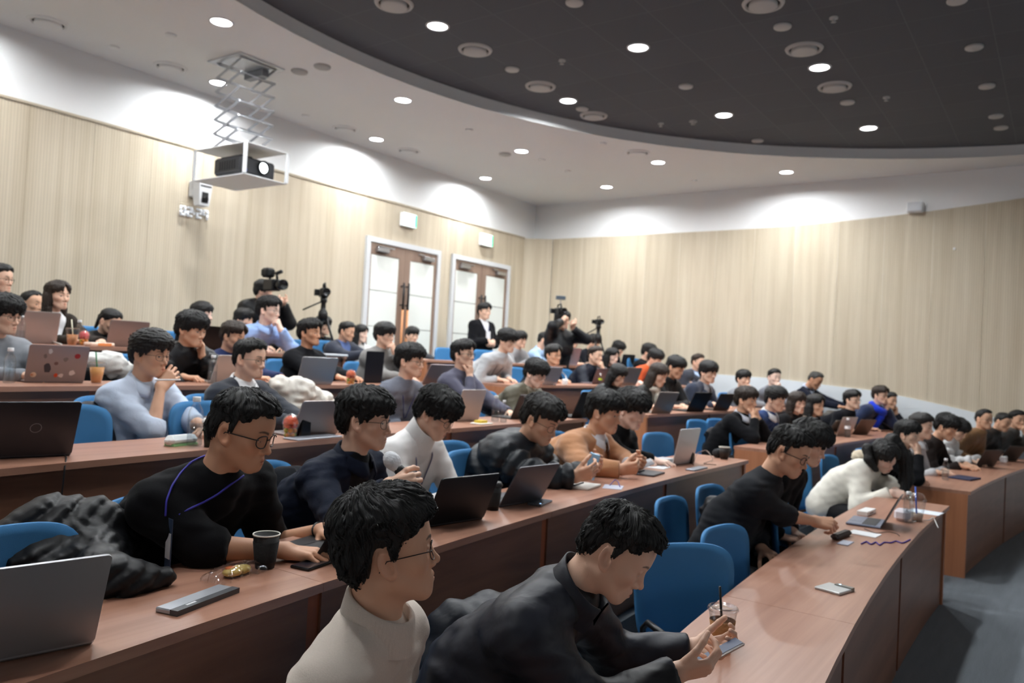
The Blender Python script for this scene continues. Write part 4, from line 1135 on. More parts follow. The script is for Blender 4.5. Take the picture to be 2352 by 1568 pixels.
            q = smin(q, cap(P, C(.96, .1, -.02), C(.9, .07, .1), .045, .03), .03); q = smin(q, cap(P, C(.96, -.1, -.02), C(.9, -.07, .1), .045, .03), .03)
            out = smin(out, q, .02)
        return out+fa*(wob((P[0], P[1], P[2]*1.7), 20+seed, .17)-1.7*(np.abs(wob((P[0]*.7+P[2]*.6, P[1]*.7, P[2]*1.5-P[0]*.6), 40+seed, .19))-.4)) if lod < 2 else out+fa*wob(P, 20+seed, .12)
    pts = np.array([C(-.05, 0), Nk+t*.1, hd+np.array([0, 0, -.1])]+[q for a in arms.values() for q in a[:2]]+list(shj.values()))
    lo = pts.min(0)-.17-e; hi = pts.max(0)+.13+e
    lo[2] = max(lo[2], H[2]-.14); hi[2] = min(hi[2], max(Nk[2]+.17, pts[:, 2].max()+.06))
    h = {0: .0085, 1: .0125, 2: .018}[lod]
    V, Q = snets(cloth, lo, hi, h)
    me = mesh_np('clothing', V, Q)
    rel = V-H; a_ = rel @ t/Lt; b_ = rel @ lat; c_ = rel @ fw
    if top in ('blazer', 'coat'): op = np.where(c_ > 0, (.006+.058*np.clip((a_-.42)/.5, 0, 1.2))-np.abs(b_), -1)-np.where(a_ < .40, 1, 0)
    elif top in ('jacket', 'hoodie', 'puffer', 'shirt') and inner: op = np.where(c_ > 0, (.003+.062*np.clip((a_-.62)/.34, 0, 1.2))-np.abs(b_), -1)-np.where(a_ < .60, 1, 0)
    else: op = np.full(len(V), -1.)
    at = me.attributes.new('opening', 'FLOAT', 'POINT'); at.data.foreach_set('value', op.astype(F32))
    nm = {'sweater': 'sweater', 'tee': 't_shirt', 'shirt': 'shirt', 'blazer': 'blazer', 'coat': 'coat', 'puffer': 'padded_jacket', 'jacket': 'jacket', 'hoodie': 'hoodie', 'turtleneck': 'turtleneck'}[top]
    ob(nm, me, cloth_mat(tuple(col), tuple(inner) if inner else None, kind), root)
    # ---- skin: head, neck, hands in one mesh
    HV, HQ, base, hard, hm = head_mesh(lod, eyes, fem)
    tn = np.array(TONES[tone], F32)
    Vs = [(HV*s) @ Rh.T+hd]; Qs = [HQ]; Cs = [base*tn*(1-hm[:, None])+hard*hm[:, None]]
    nb = len(HV)
    for sd in (-1, 1):
        w, el, fd, pd, hp, br = arms[sd]
        AV, AQ, tint = arm_skin(w, el, fd, pd, hp, sd == 1, s*(1 if not fem else .93), {0: .0028, 1: .0042, 2: .0065}[lod], br)
        Vs.append(AV); Qs.append(AQ+nb); Cs.append(tint*tn)
        # core of the arm, hidden in the sleeve: joins neck and forearm
        kn = np.argsort(Vs[0][:, 2]+.3*np.abs((Vs[0]-Nk) @ t))[:40]; n0 = kn[0]; n1 = kn[np.argmax(np.linalg.norm(Vs[0][kn]-Vs[0][n0], axis=1))]
        ka = np.argsort(np.linalg.norm(AV-el, axis=1))[:30]; a0 = ka[0]; a1 = ka[np.argmax(np.linalg.norm(AV[ka]-AV[a0], axis=1))]
        b0 = nb+len(AV)
        CV = np.array([shj[sd]-lat*.01, shj[sd]+t*.012, el+(w-el)*.02, el+(w-el)*.02+t*.01])
        Vs.append(CV); Cs.append(np.ones((4, 3), F32)*tn)
        Qs.append(np.array([[n0, n1, b0+1, b0], [b0, b0+1, b0+3, b0+2], [b0+2, b0+3, nb+a1, nb+a0]], np.int32)); nb += len(AV)+4
    me = mesh_np('body', np.concatenate(Vs), np.concatenate(Qs))
    ca = np.ones((nb, 4), F32); ca[:, :3] = np.concatenate(Cs)
    at = me.color_attributes.new('tone', 'FLOAT_COLOR', 'POINT'); at.data.foreach_set('color', ca.ravel())
    ob('body', me, M_SKIN, root)
    # ---- hair, glasses
    MH = Matrix([[*(Rh[k]*s), hd[k]] for k in range(3)]+[[0, 0, 0, 1]])
    ob('hair', hair_mesh(hair, min(lod, 2)), M_HAIR[hcol], root, MH)
    if glasses:
        g = ob('glasses', glasses_mesh(glasses), M_GLFRAME[glasses], root, MH)
        if lod < 2: ob('lens', lens_mesh(), M_LENS, g)
    # ---- lower body
    lg, shs = legs_mesh(stand)
    ob('trousers', lg, M_TROUS[tcol], root); ob('shoes', shs, M_SHOE[seed % 2], root)
    info = dict(root=root, H=H, t=t, lat=lat, fw=fw, C=C, Nk=Nk, hd=hd, Rh=Rh, s=s, arms=arms, neck1=neck1, org=org, phb=phb, e=e, V=V, p=p, d=d, o=o, phr=phr, label=label, short=short, sc=sc_, loc=loc, sdf=cloth)
    # ---- shirt collar / lapels as folded cloth
    if collar in ('shirt', 'lapel'):
        cc = inner if (inner and top in ('blazer', 'coat', 'sweater')) else col
        if collar == 'lapel': cc = inner or (225, 228, 232)
        nv = (neck1-neck0); nv /= np.linalg.norm(nv)
        f2 = fw-nv*np.dot(fw, nv); f2 /= np.linalg.norm(f2); l2_ = np.cross(nv, f2)
        rows_ = []; n = 25
        for k in range(n):
            a = math.radians(14+332*k/(n-1)); ca_, sa_ = math.cos(a), math.sin(a)
            u = f2*ca_+l2_*sa_; fr = .5+.5*ca_
            base_ = neck0+nv*(.046-.040*fr)*s+f2*(.002+.014*fr)
            r0 = .067*s
            rows_.append([base_+u*(r0+.003), base_+u*(r0+.002)+nv*.034, base_+u*(r0+.009)+nv*.036, base_+u*(r0+.020+.006*fr)+nv*(.010-.02*fr)+(f2*.012*fr), base_+u*(r0+.024+.010*fr)-nv*(.004+.030*fr**3)])
        V2 = [q for r in rows_ for q in r]; F2 = [(k*5+j, k*5+j+1, k*5+5+j+1, k*5+5+j) for k in range(n-1) for j in range(4)]
        me = mesh_np('collar', V2, F2); o_ = ob('collar', me, cloth_mat(tuple(cc), None, 'shirt'), root)
        md = o_.modifiers.new('solid', 'SOLIDIFY'); md.thickness = .003
        if collar == 'lapel':
            rows_ = []
            for k in range(n):
                a = math.radians(20+320*k/(n-1)); ca_, sa_ = math.cos(a), math.sin(a)
                u = f2*ca_+l2_*sa_; fr = .5+.5*ca_; base_ = neck0+nv*(.030-.055*fr**1.5)*s+f2*.022*fr
                rows_.append([base_+u*(.071*s+.01*fr)+nv*.024, base_+u*(.080*s+.012*fr)+nv*.026, base_+u*(.096*s+.02*fr)-nv*(.012), base_+u*(.104*s+.024*fr)-nv*(.03+.05*fr**3)])
            V2 = [q for r in rows_ for q in r]; F2 = [(k*4+j, k*4+j+1, k*4+4+j+1, k*4+4+j) for k in range(n-1) for j in range(3)]
            me = mesh_np('lapel', V2, F2); o_ = ob('lapel', me, cloth_mat(tuple(col), None, kind), root)
            md = o_.modifiers.new('solid', 'SOLIDIFY'); md.thickness = .005
    if collar == 'stand' or top == 'turtleneck':
        # stand-up collar / folded ribbed neck as its own band
        nv = (neck1-neck0); ln_ = np.linalg.norm(nv); nv /= ln_
        f2 = fw-nv*np.dot(fw, nv); f2 /= np.linalg.norm(f2); l2_ = np.cross(nv, f2)
        n = 180 if top == 'turtleneck' else 40; full = top == 'turtleneck'
        a0, a1 = (0., 360.) if full else (24., 336.)
        rows_ = []
        hb = ((.075 if pitch < 0 else .108) if full else .070)*s
        for k in range(n+1):
            a = math.radians(a0+(a1-a0)*k/n); ca_, sa_ = math.cos(a), math.sin(a); u = f2*ca_+l2_*sa_; fr = .5+.5*ca_
            rb = .0012*(k % 3 == 0) if full else 0.
            base_ = neck0+nv*(.030-.045*fr)*s+f2*(.004+.010*fr)*s
            if full: rows_.append([base_+u*(.083*s+rb), base_+u*(.0795*s+rb)+nv*hb*.35, base_+u*(.0755*s+rb)+nv*hb*.75, base_+u*(.0735*s+rb)+nv*hb*.95, base_+u*(.070*s)+nv*hb, base_+u*(.064*s)+nv*hb*.97, base_+u*(.062*s)+nv*hb*.6])
            else: rows_.append([base_+u*.090*s-nv*.01, base_+u*.084*s+nv*hb*.5, base_+u*.084*s+nv*hb, base_+u*.079*s+nv*hb*1.02, base_+u*.077*s+nv*hb*.5, base_+u*.075*s])
        m_ = len(rows_[0]); V2 = [q for r in rows_ for q in r]; F2 = [(k*m_+j, k*m_+j+1, k*m_+m_+j+1, k*m_+m_+j) for k in range(n) for j in range(m_-1)]
        ob('collar', mesh_np('collar', V2, F2), cloth_mat(tuple(col), None, kind), root)
    if lanyard:
        nv = (neck1-neck0); nv /= np.linalg.norm(nv); lm = plain('lanyard_%d_%d_%d' % lanyard, srgb(*lanyard), .7)
        fw2 = fw
        bz = .42 if not stand else .3
        def surf(a, b):
            # push a point forward until it leaves the clothing
            q0 = C(a, b, .0); 
            cs = np.linspace(.02, .3, 57)
            PP = q0[None]+fw[None]*cs[:, None]
            dd = cloth((PP[:, 0], PP[:, 1], PP[:, 2])); k = np.argmax(dd > .004) if (dd > .004).any() else 0
            return PP[k]
        path = [Nk+nv*.03-fw*.075*s]
        L_ = [Nk+nv*.015+lat*.078*s]+[surf(a, b) for a, b in ((.93, .075), (.8, .06), (.66, .035), (.52, .008))]
        R_ = [Nk+nv*.015-lat*.078*s]+[surf(a, b) for a, b in ((.93, -.075), (.8, -.06), (.66, -.035), (.52, -.008))]
        pts_ = L_[::-1]+path+R_
        # smooth
        P_ = np.array(pts_); tt = np.linspace(0, len(P_)-1, 40); P2 = np.stack([np.interp(tt, range(len(P_)), P_[:, k]) for k in range(3)], 1)
        for _ in range(2): P2[1:-1] = (P2[:-2]+2*P2[1:-1]+P2[2:])/4
        MB().tube(P2, .0035, 6).build('lanyard', lm, root, smooth=True)
        if badge:
            q = surf(.45, 0.); m = MB()
            up = t; u2 = lat
            V4 = [q+u2*a*.045+up*b*.06+fw*c for c in (0.004, .008) for a, b in ((-1, -1), (1, -1), (1, 1), (-1, 1))]
            m.add(V4, [(0, 1, 2, 3), (7, 6, 5, 4), (0, 4, 5, 1), (1, 5, 6, 2), (2, 6, 7, 3), (3, 7, 4, 0)]); m.build('name_badge', plain('badge_white', srgb(226, 228, 232), .4), root)
    PEOPLE.append(info)
    if chair and not stand: CHAIRS.append((org, .5*phb+.5*phr, short))
    return info
CHAIRS = []
# ------------------------------------------------------------------ people: front rows (large in the picture)
beige = person('man in a cream turtleneck with thin glasses looking up at the stage, nearest the camera', 892, 1256, 284, 0, 97, 'the man in the cream turtleneck', pitch=-9, roll=2, hair='twoblock', glasses='thin', top='turtleneck', col=(216, 204, 192), tone='mid', lod=0, R='lap', Lh='lap', body=68, chair=False)
jkt = person('man in a black shell jacket bent over the phone in his hands', 1414, 1262, 226, 0, 82, 'the man bent over his phone', pitch=30, hair='short', top='jacket', col=(44, 47, 58), inner=(24, 25, 28), collar='stand', tone='light', lod=0, eyes='down', off=.42, body=74,
    R=dict(wpx=(1552, 1548, 2.02), fw=CR*.95+CU*.22, pw=CF*.75+CU*.6, pose='phone', pole=(-.5, -.5, -1)), Lh=dict(wpx=(1590, 1492, 2.26), fw=CR*.95+CU*.12-CF*.1, pw=-CF*.6+CU*.75, pose='phone'))
blk = person('man in a black sweater with a blue lanyard typing beside a black paper cup', 556, 985, 197, 1, 62, 'the man in the black sweater typing', pitch=13, hair='short', glasses='thick', top='sweater', col=(24, 24, 27), collar='crew', tone='tan', lod=0, eyes='down', off=.46, body=48, chair=False, bare=(1, -1), fat=.012, sh=1.08,
    R=dict(wtab=(655, 1262), f=(.8, .35, -.1), p=(0, 0, -1), pose='type'), Lh=dict(wtab=(742, 1216), f=(.85, -.4, -.1), p=(0, 0, -1), pose='type'))
mic = person('man in a navy shirt speaking into a hand-held microphone', 840, 962, 150, 1, 72, 'the man with the microphone', pitch=2, hair='bowl', glasses='thin', top='shirt', col=(26, 36, 58), inner=(16, 16, 18), collar='shirt', tone='light', lod=0, off=.55, body=58,
    R=dict(wpx=(893, 1118, 2.98), fw=CR*.9+CU*.12, pw=CF*.9-CU*.15, pose='grip', pole=(-.3, -.4, -1)), Lh='desk')
turt = person('man in a white turtleneck with a grey lanyard looking down at his laptop', 1002, 948, 122, 1, 66, 'the man in the white turtleneck', pitch=26, hair='mop', glasses='thin', top='turtleneck', col=(236, 234, 232), tone='light', lod=0, eyes='down', R='desk', Lh='desk', lanyard=(112, 114, 140), badge=False)
puf = person('man in a dark quilted puffer jacket looking down at a pale blue phone', 1243, 962, 122, 1, 60, 'the man in the puffer jacket', pitch=22, hair='part', hcol='soft', glasses='thin', top='puffer', col=(34, 40, 47), collar='hood', tone='mid', lod=1, eyes='down', off=.50,
    R=dict(wtab=(1318, 1096), f=(.85, .35, .35), p=(-.4, .75, .3), pose='phone', up=.06), Lh=dict(wtab=(1352, 1078), f=(.9, -.3, .4), p=(-.4, -.75, .3), pose='phone', up=.06))
tan = person('man in a camel coat over shirt and dark tie, holding a tablet', 1389, 945, 112, 1, 66, 'the man in the camel coat', pitch=8, hair='bowl', top='coat', col=(184, 134, 98), inner=(216, 216, 220), collar='lapel', tone='mid', lod=1, off=.48,
    R=dict(wtab=(1425, 1079), f=(.85, .4, .2), p=(-.2, .8, .3), pose='grip', up=.05), Lh=dict(wtab=(1455, 1066), f=(.85, -.4, .2), p=(-.2, -.8, .3), pose='grip', up=.05))
suit = person('man in a black suit writing beside a white laptop', 1451, 938, 100, 1, 52, 'the man in the black suit', pitch=18, hair='mop', top='blazer', col=(26, 27, 30), inner=(18, 18, 20), tone='pale', lod=1, eyes='down', off=.50,
    R=dict(wtab=(1500, 1056), f=(.95, .2, -.1), p=(0, 0, -1), pose='type'), Lh='desk')
gsw = person('man in a charcoal sweater with pushed-up sleeves writing on paper', 1812, 1034, 122, 0, 74, 'the man writing in the charcoal sweater', pitch=20, hair='short', glasses='thick', top='sweater', col=(48, 50, 55), collar='crew', tone='mid', lod=0, eyes='down', off=.52, bare=(-1,),
    R=dict(wtab=(1925, 1218), f=(.85, .45, -.1), p=(0, .6, -.75), pose='pen'), Lh='lap')
person('dark haired man in black sitting just behind the charcoal sweater man', 1860, 1016, 106, 0, 64, 'the man in black in the front row', pitch=20, hair='mop', top='sweater', col=(22, 22, 24), tone='light', lod=1, eyes='down', off=.56, R='lap', Lh='lap')
wwo = person('woman in a fluffy cream sweater with long black hair bent over her notes', 2030, 1045, 92, 0, 50, 'the woman in the cream sweater', pitch=34, roll=16, hair='long', top='sweater', col=(232, 229, 217), tone='pale', fem=True, lod=1, eyes='down', off=.50, fat=.022, hs=1.02,
    R='write', Lh='desk')
# ------------------------------------------------------------------ third row and behind, near block
lbs = person('man in a pale blue shirt holding a white pen to his chin', 346, 812, 113, 2, 50, 'the man in the pale blue shirt', pitch=3, hair='curly', glasses='thin', top='shirt', col=(196, 208, 226), inner=(205, 216, 232), collar='shirt', tone='mid', lod=1, bare=(-1, 1),
    R=dict(hrel=(.10, -.015, -.165), f=(.1, .5, .6), p=(-.7, .3, -.5), pose='relax', pole=(.3, -.4, -1)), Lh='fold')
person('man in a dark suit and white shirt with glasses in the third row', 574, 823, 98, 2, 56, 'the man in the dark suit with glasses', pitch=2, hair='short', glasses='thin', top='blazer', col=(52, 56, 64), inner=(236, 238, 240), collar='lapel', tone='light', lod=1, R='type', Lh='type')
person('man in a blue-grey sweater with straight fringe in the third row', 943, 828, 82, 2, 60, 'the man in the blue-grey sweater', hair='bowl', glasses='thin', top='sweater', col=(112, 116, 128), collar='crew', tone='light', lod=1, R='lap', Lh='desk', lanyard=(70, 74, 120), badge=False)
person('man in a slate sweater with glasses resting his chin on his hand', 1065, 813, 68, 2, 55, 'the man resting his chin on his hand', pitch=-6, hair='part', glasses='thick', top='sweater', col=(92, 92, 108), collar='crew', tone='light', lod=1, R='chin', Lh='desk', lanyard=(60, 66, 130), badge=False)
person('man in an olive jacket with glasses looking down, third row', 1231, 857, 68, 2, 52, 'the man in the olive jacket', pitch=16, hair='mop', glasses='thin', top='jacket', col=(96, 92, 78), inner=(150, 146, 132), collar='shirt', tone='pale', lod=1, eyes='down')
person('man in a grey sweater and glasses cut by the left edge', 10, 722, 96, 3, 46, 'the man in grey at the left edge', pitch=6, hair='mop', glasses='thin', top='sweater', col=(132, 136, 142), collar='crew', tone='light', lod=1, R='desk', Lh='desk')
person('man in a black padded jacket holding his hand to his face', 441, 756, 86, 3, 48, 'the man with a hand on his face', pitch=6, hair='mop', top='puffer', col=(28, 29, 33), tone='mid', lod=1, R='desk', Lh='cheek')
person('young man in navy half hidden behind the suited man', 536, 772, 62, 3, 52, 'the young man in navy', pitch=8, hair='part', hcol='brown', top='sweater', col=(40, 52, 92), tone='mid', lod=2)
person('man in a black top behind a silver laptop, fourth row', 712, 764, 66, 3, 54, 'the man in black behind the silver laptop', pitch=-4, hair='part', top='sweater', col=(36, 37, 41), tone='tan', lod=1, R='type', Lh='type')
person('man in a grey hoodie behind a black tablet, fourth row', 884, 769, 60, 3, 52, 'the man in the grey hoodie', hair='mop', glasses='thin', top='hoodie', col=(128, 126, 124), collar='hood', tone='light', lod=2, Lh='mouth', R='desk')
# top row, near block
person('man with glasses cut by the left edge, highest at left', 0, 640, 70, 4, 50, 'the highest man at the left edge', hair='short', glasses='thin', top='sweater', col=(60, 60, 66), tone='light')
person('woman with long dark hair in a dark brown jacket over white', 132, 678, 72, 4, 40, 'the woman with long dark hair', pitch=-2, hair='long', hcol='brown', top='blazer', col=(62, 54, 48), inner=(236, 236, 238), tone='light', fem=True, lod=1, R='desk', Lh='desk')
person('short haired man in black against the wall beside the long haired woman', 72, 697, 50, 5, 50, 'the short haired man by the wall', hair='crew', top='sweater', col=(30, 30, 33), tone='mid')
person('woman with tied hair in black bent behind a bronze laptop', 252, 738, 50, 4, 48, 'the woman with tied hair', pitch=18, hair='pony', top='jacket', col=(26, 26, 29), tone='light', fem=True, off=.84)
person('woman with pale face and dark bangs resting her chin', 463, 722, 64, 4, 60, 'the woman with bangs', pitch=-4, hair='bangs', top='sweater', col=(38, 36, 40), tone='pale', fem=True, R='desk', Lh='chin')
person('man in a bright blue shirt holding his hand to his mouth', 618, 712, 66, 4, 58, 'the man in the bright blue shirt', hair='part', glasses='thin', top='shirt', col=(150, 178, 226), inner=(160, 186, 232), collar='shirt', tone='pale', lod=1, R='desk', Lh='mouth')
person('dark haired person almost hidden behind the blue shirt man', 561, 734, 42, 5, 55, 'the hidden person behind the blue shirt', hair='mop', top='sweater', col=(28, 28, 30), tone='light', off=1.15)
person('person with glasses half hidden behind the man in black', 742, 748, 42, 5, 52, 'the half hidden person with glasses', hair='mop', glasses='thick', top='sweater', col=(30, 30, 32), tone='light')
person('man in a dark navy jacket and blue shirt, top row beside the aisle', 796, 761, 46, 4, 62, 'the man in navy at the top aisle', pitch=8, hair='short', top='blazer', col=(50, 54, 66), inner=(90, 110, 160), tone='mid', off=.84)
person('woman with chin length hair in white beside the navy jacket man', 828, 766, 44, 5, 58, 'the woman in white', hair='long', top='sweater', col=(218, 218, 216), tone='pale', fem=True)
person('small young man sitting in front of the first door', 947, 770, 36, 5, 30, 'the young man by the first door', pitch=4, hair='bowl', top='sweater', col=(60, 60, 64), tone='light', floor=.70)
# ------------------------------------------------------------------ far block, behind the aisle
person('man in a pale grey sweater sitting tall with a badge, fourth row', 1165, 782, 56, 3, 55, 'the man in the pale grey sweater', pitch=8, hair='mop', glasses='thin', top='sweater', col=(186, 188, 190), collar='crew', tone='light', lod=1, R='type', Lh='type', lanyard=(90, 92, 110))
person('person with glasses just behind the pale grey sweater man', 1194, 780, 42, 4, 50, 'the person behind the pale grey sweater', hair='mop', glasses='thin', top='sweater', col=(150, 150, 152), tone='light')
person('man in a sky blue shirt turned away in the top row', 1250, 781, 40, 4, 88, 'the man in the sky blue shirt', pitch=10, hair='short', top='shirt', col=(168, 196, 228), collar='shirt', tone='light')
person('man with glasses in a dark jacket behind a white laptop', 1312, 786, 46, 4, 40, 'the man behind the white laptop', pitch=6, hair='short', glasses='thick', top='jacket', col=(46, 44, 46), tone='light', off=0.7)
person('man with glasses in a navy sweater, fourth row beyond the aisle', 1271, 815, 50, 3, 46, 'the man with glasses in navy', hair='part', glasses='thin', top='sweater', col=(30, 36, 56), tone='mid')
person('dark head low in front of the thin tripod', 1364, 786, 38, 4, 60, 'the person below the thin tripod', pitch=16, hair='mop', top='sweater', col=(40, 42, 50), tone='light')
person('man in a dark navy jacket with a fist to his mouth', 1367, 816, 46, 3, 56, 'the man with a fist to his mouth', hair='short', hcol='brown', top='jacket', col=(34, 40, 56), tone='light', R='desk', Lh='mouth')
person('woman with long hair beside the man with a fist to his mouth', 1405, 818, 42, 3, 52, 'the woman beside the fist man', pitch=6, hair='long', top='sweater', col=(30, 30, 34), tone='pale', fem=True)
person('dark haired man looking down in the top row, right of the tripod', 1420, 800, 36, 4, 70, 'the man right of the tripod', pitch=22, hair='mop', top='sweater', col=(36, 40, 58), tone='light')
person('black haired woman in black looking down, third row beyond the aisle', 1418, 860, 54, 2, 50, 'the woman in black looking down', pitch=22, hair='bangs', top='jacket', col=(24, 24, 27), tone='light', fem=True, lod=2)
person('man in black turned to his neighbour, far fourth row', 1490, 808, 40, 3, 78, 'the man in black turned to his neighbour', pitch=12, hair='mop', top='sweater', col=(28, 28, 31), tone='light', dep=12.4, floor=0.848)
person('man in an orange sweater looking down', 1505, 822, 44, 3, 62, 'the man in the orange sweater', pitch=20, hair='mop', top='sweater', col=(206, 92, 48), collar='crew', tone='light', off=0.45)
wsc = person('woman with wavy dark hair and a white scarf', 1511, 860, 58, 2, 62, 'the woman with the white scarf', pitch=18, hair='long', hcol='brown', top='jacket', col=(44, 42, 40), inner=(224, 218, 206), tone='light', fem=True, off=0.7)
person('man in a black zip jacket looking down, third row', 1552, 843, 54, 2, 58, 'the man in the black zip jacket', pitch=18, hair='bowl', top='jacket', col=(28, 28, 31), collar='stand', tone='mid', R='type', Lh='type', off=0.68)
person('man in a dark suit and pale blue collar far behind', 1603, 831, 40, 3, 58, 'the far man with the pale blue collar', hair='short', hcol='brown', top='blazer', col=(62, 66, 76), inner=(176, 196, 228), collar='lapel', tone='light')
person('man with glasses in a navy blazer, third row beyond the aisle', 1627, 854, 58, 2, 46, 'the man in the navy blazer', pitch=6, hair='mop', glasses='thin', top='blazer', col=(54, 60, 76), inner=(150, 152, 156), collar='lapel', tone='light', R='type', Lh='type', off=0.58)
person('man in a grey top holding a hand to his mouth beside the white skirting', 1708, 870, 44, 2, 40, 'the man in grey by the skirting', hair='bowl', top='sweater', col=(126, 128, 134), tone='light', Lh='mouth', dep=10.7, floor=0.43)
person('man in a mid grey jacket resting his hand by his face near the wall', 1778, 866, 42, 2, 36, 'the man in mid grey near the wall', hair='short', top='sweater', col=(112, 114, 122), tone='pale', Lh='mouth', dep=11.1, floor=0.43)
person('man in a navy sweater and shirt bending down by the wall', 1872, 872, 44, 2, 62, 'the bending man by the wall', pitch=26, hair='crew', hcol='grey', top='sweater', col=(34, 38, 54), inner=(190, 200, 220), collar='shirt', tone='tan', dep=11.2, floor=0.43)
# second row, far block
person('man in a black sweater with both hands before his mouth', 1715, 918, 62, 1, 60, 'the man with both hands at his mouth', hair='bowl', hcol='brown', top='sweater', col=(26, 27, 31), inner=(206, 210, 220), collar='shirt', tone='mid', lod=1, R='mouth', Lh='mouth')
person('curly haired man in a blue sweater and white collar', 1781, 916, 60, 1, 62, 'the curly haired man', pitch=8, hair='curly', top='sweater', col=(36, 62, 110), inner=(226, 228, 232), collar='shirt', tone='light', lod=1)
person('woman with long dark hair in black, second row far block', 1830, 924, 54, 1, 44, 'the woman in black of the second row', hair='bangs', hcol='brown', top='sweater', col=(34, 33, 35), tone='light', fem=True, off=0.58)
person('woman with dark hair in a tan top looking right', 1872, 930, 54, 1, 56, 'the woman in the tan top', hair='long', top='sweater', col=(140, 118, 96), tone='mid', fem=True, off=.68)
person('man with glasses and a purple lanyard in black', 1958, 918, 47, 1, 56, 'the man with the purple lanyard', hair='part', glasses='thin', top='sweater', col=(24, 25, 32), tone='light', R='type', Lh='type', lanyard=(60, 50, 140), badge=False, pitch=-6, off=0.45)
blu = person('man with a bright blue scarf leaning on his hand', 2022, 907, 44, 1, 56, 'the man with the blue scarf', hair='part', hcol='brown', glasses='thin', top='blazer', col=(38, 48, 76), inner=(30, 36, 60), tone='light', R='desk', Lh='cheek', off=0.4)
person('person with a hand to the face behind the blue scarf man', 2044, 920, 36, 1, 50, 'the person behind the blue scarf', hair='short', top='sweater', col=(44, 46, 56), tone='mid', Lh='cheek', dep=10.75, floor=0.212, chair=False)
# front row, far block
person('man in black with a white collar resting his chin on his fist', 2086, 997, 63, 0, 66, 'the man with the white collar', hair='bowl', top='sweater', col=(26, 27, 31), inner=(226, 228, 230), collar='shirt', tone='light', lod=1, R='mouth', Lh='desk', off=0.5)
person('man with swept up hair just behind the white collar man', 2117, 979, 62, 0, 70, 'the man with swept up hair', hair='twoblock', hcol='soft', top='shirt', col=(196, 196, 198), collar='shirt', tone='light', off=.62)
person('man in a dark brown sweater looking down, front row far block', 2174, 980, 62, 0, 66, 'the man in the dark brown sweater', pitch=20, hair='bowl', top='sweater', col=(50, 42, 40), collar='crew', tone='mid', lod=1, R='type', Lh='type', off=0.58)
person('person in a puffy white jacket with bent head', 2202, 985, 44, 0, 58, 'the person in the puffy white jacket', pitch=30, hair='mop', top='puffer', col=(222, 222, 222), tone='light', R='type', Lh='type', off=0.6)
person('man with glasses in a brown jacket, right side', 2260, 962, 44, 0, 52, 'the man in the brown jacket', hair='crew', glasses='thin', top='jacket', col=(132, 100, 70), tone='mid', off=0.44)
person('man in a dark jacket bowing his head near the right edge', 2303, 968, 44, 0, 58, 'the bowing man near the right edge', pitch=18, hair='crew', hcol='soft', top='jacket', col=(54, 52, 52), tone='mid', off=0.44)
person('man in a grey jacket at the right edge with hand to mouth', 2336, 963, 42, 0, 44, 'the man at the right edge', hair='short', top='jacket', col=(88, 88, 86), tone='mid', Lh='mouth', off=0.38)
# ------------------------------------------------------------------ standing people
std = person('young man standing before the second door in a black cardigan with a badge', 1113, 715, 40, 4, 42, 'standing man', hair='part', top='blazer', col=(28, 28, 32), inner=(232, 232, 234), tone='light', stand=True, dep=12.2, R='clasp', Lh='clasp', lanyard=(44, 54, 110), lod=1, group='standing people')
cop = person('camera operator all in black standing behind the blue shirt man', 606, 668, 48, 4, 75, 'camera operator', hair='mop', top='jacket', col=(24, 24, 26), tone='light', stand=True, dep=8.75, group='standing people', pitch=4,
    R=dict(hrel=(.16, -.06, -.14), f=(.6, .5, .4), p=(0, .6, .5), pose='grip'), Lh=dict(hrel=(.22, .10, -.12), f=(.7, -.5, .3), p=(0, -.5, .7), pose='grip'), fat=.02, sh=1.1)
pho = person('photographer in black raising a camera to the eye, beyond the second door', 1292, 735, 46, 4, 40, 'photographer', hair='mop', top='jacket', col=(30, 31, 36), tone='light', stand=True, dep=11.3, group='standing people',
    R=dict(hrel=(.10, -.10, -.02), f=(.2, .5, .7), p=(.1, .7, .2), pose='grip', pole=(0, -1, -.6)), Lh=dict(hrel=(.14, .07, -.10), f=(.4, -.5, .6), p=(0, -.3, .9), pose='grip', pole=(0, 1, -.7)))
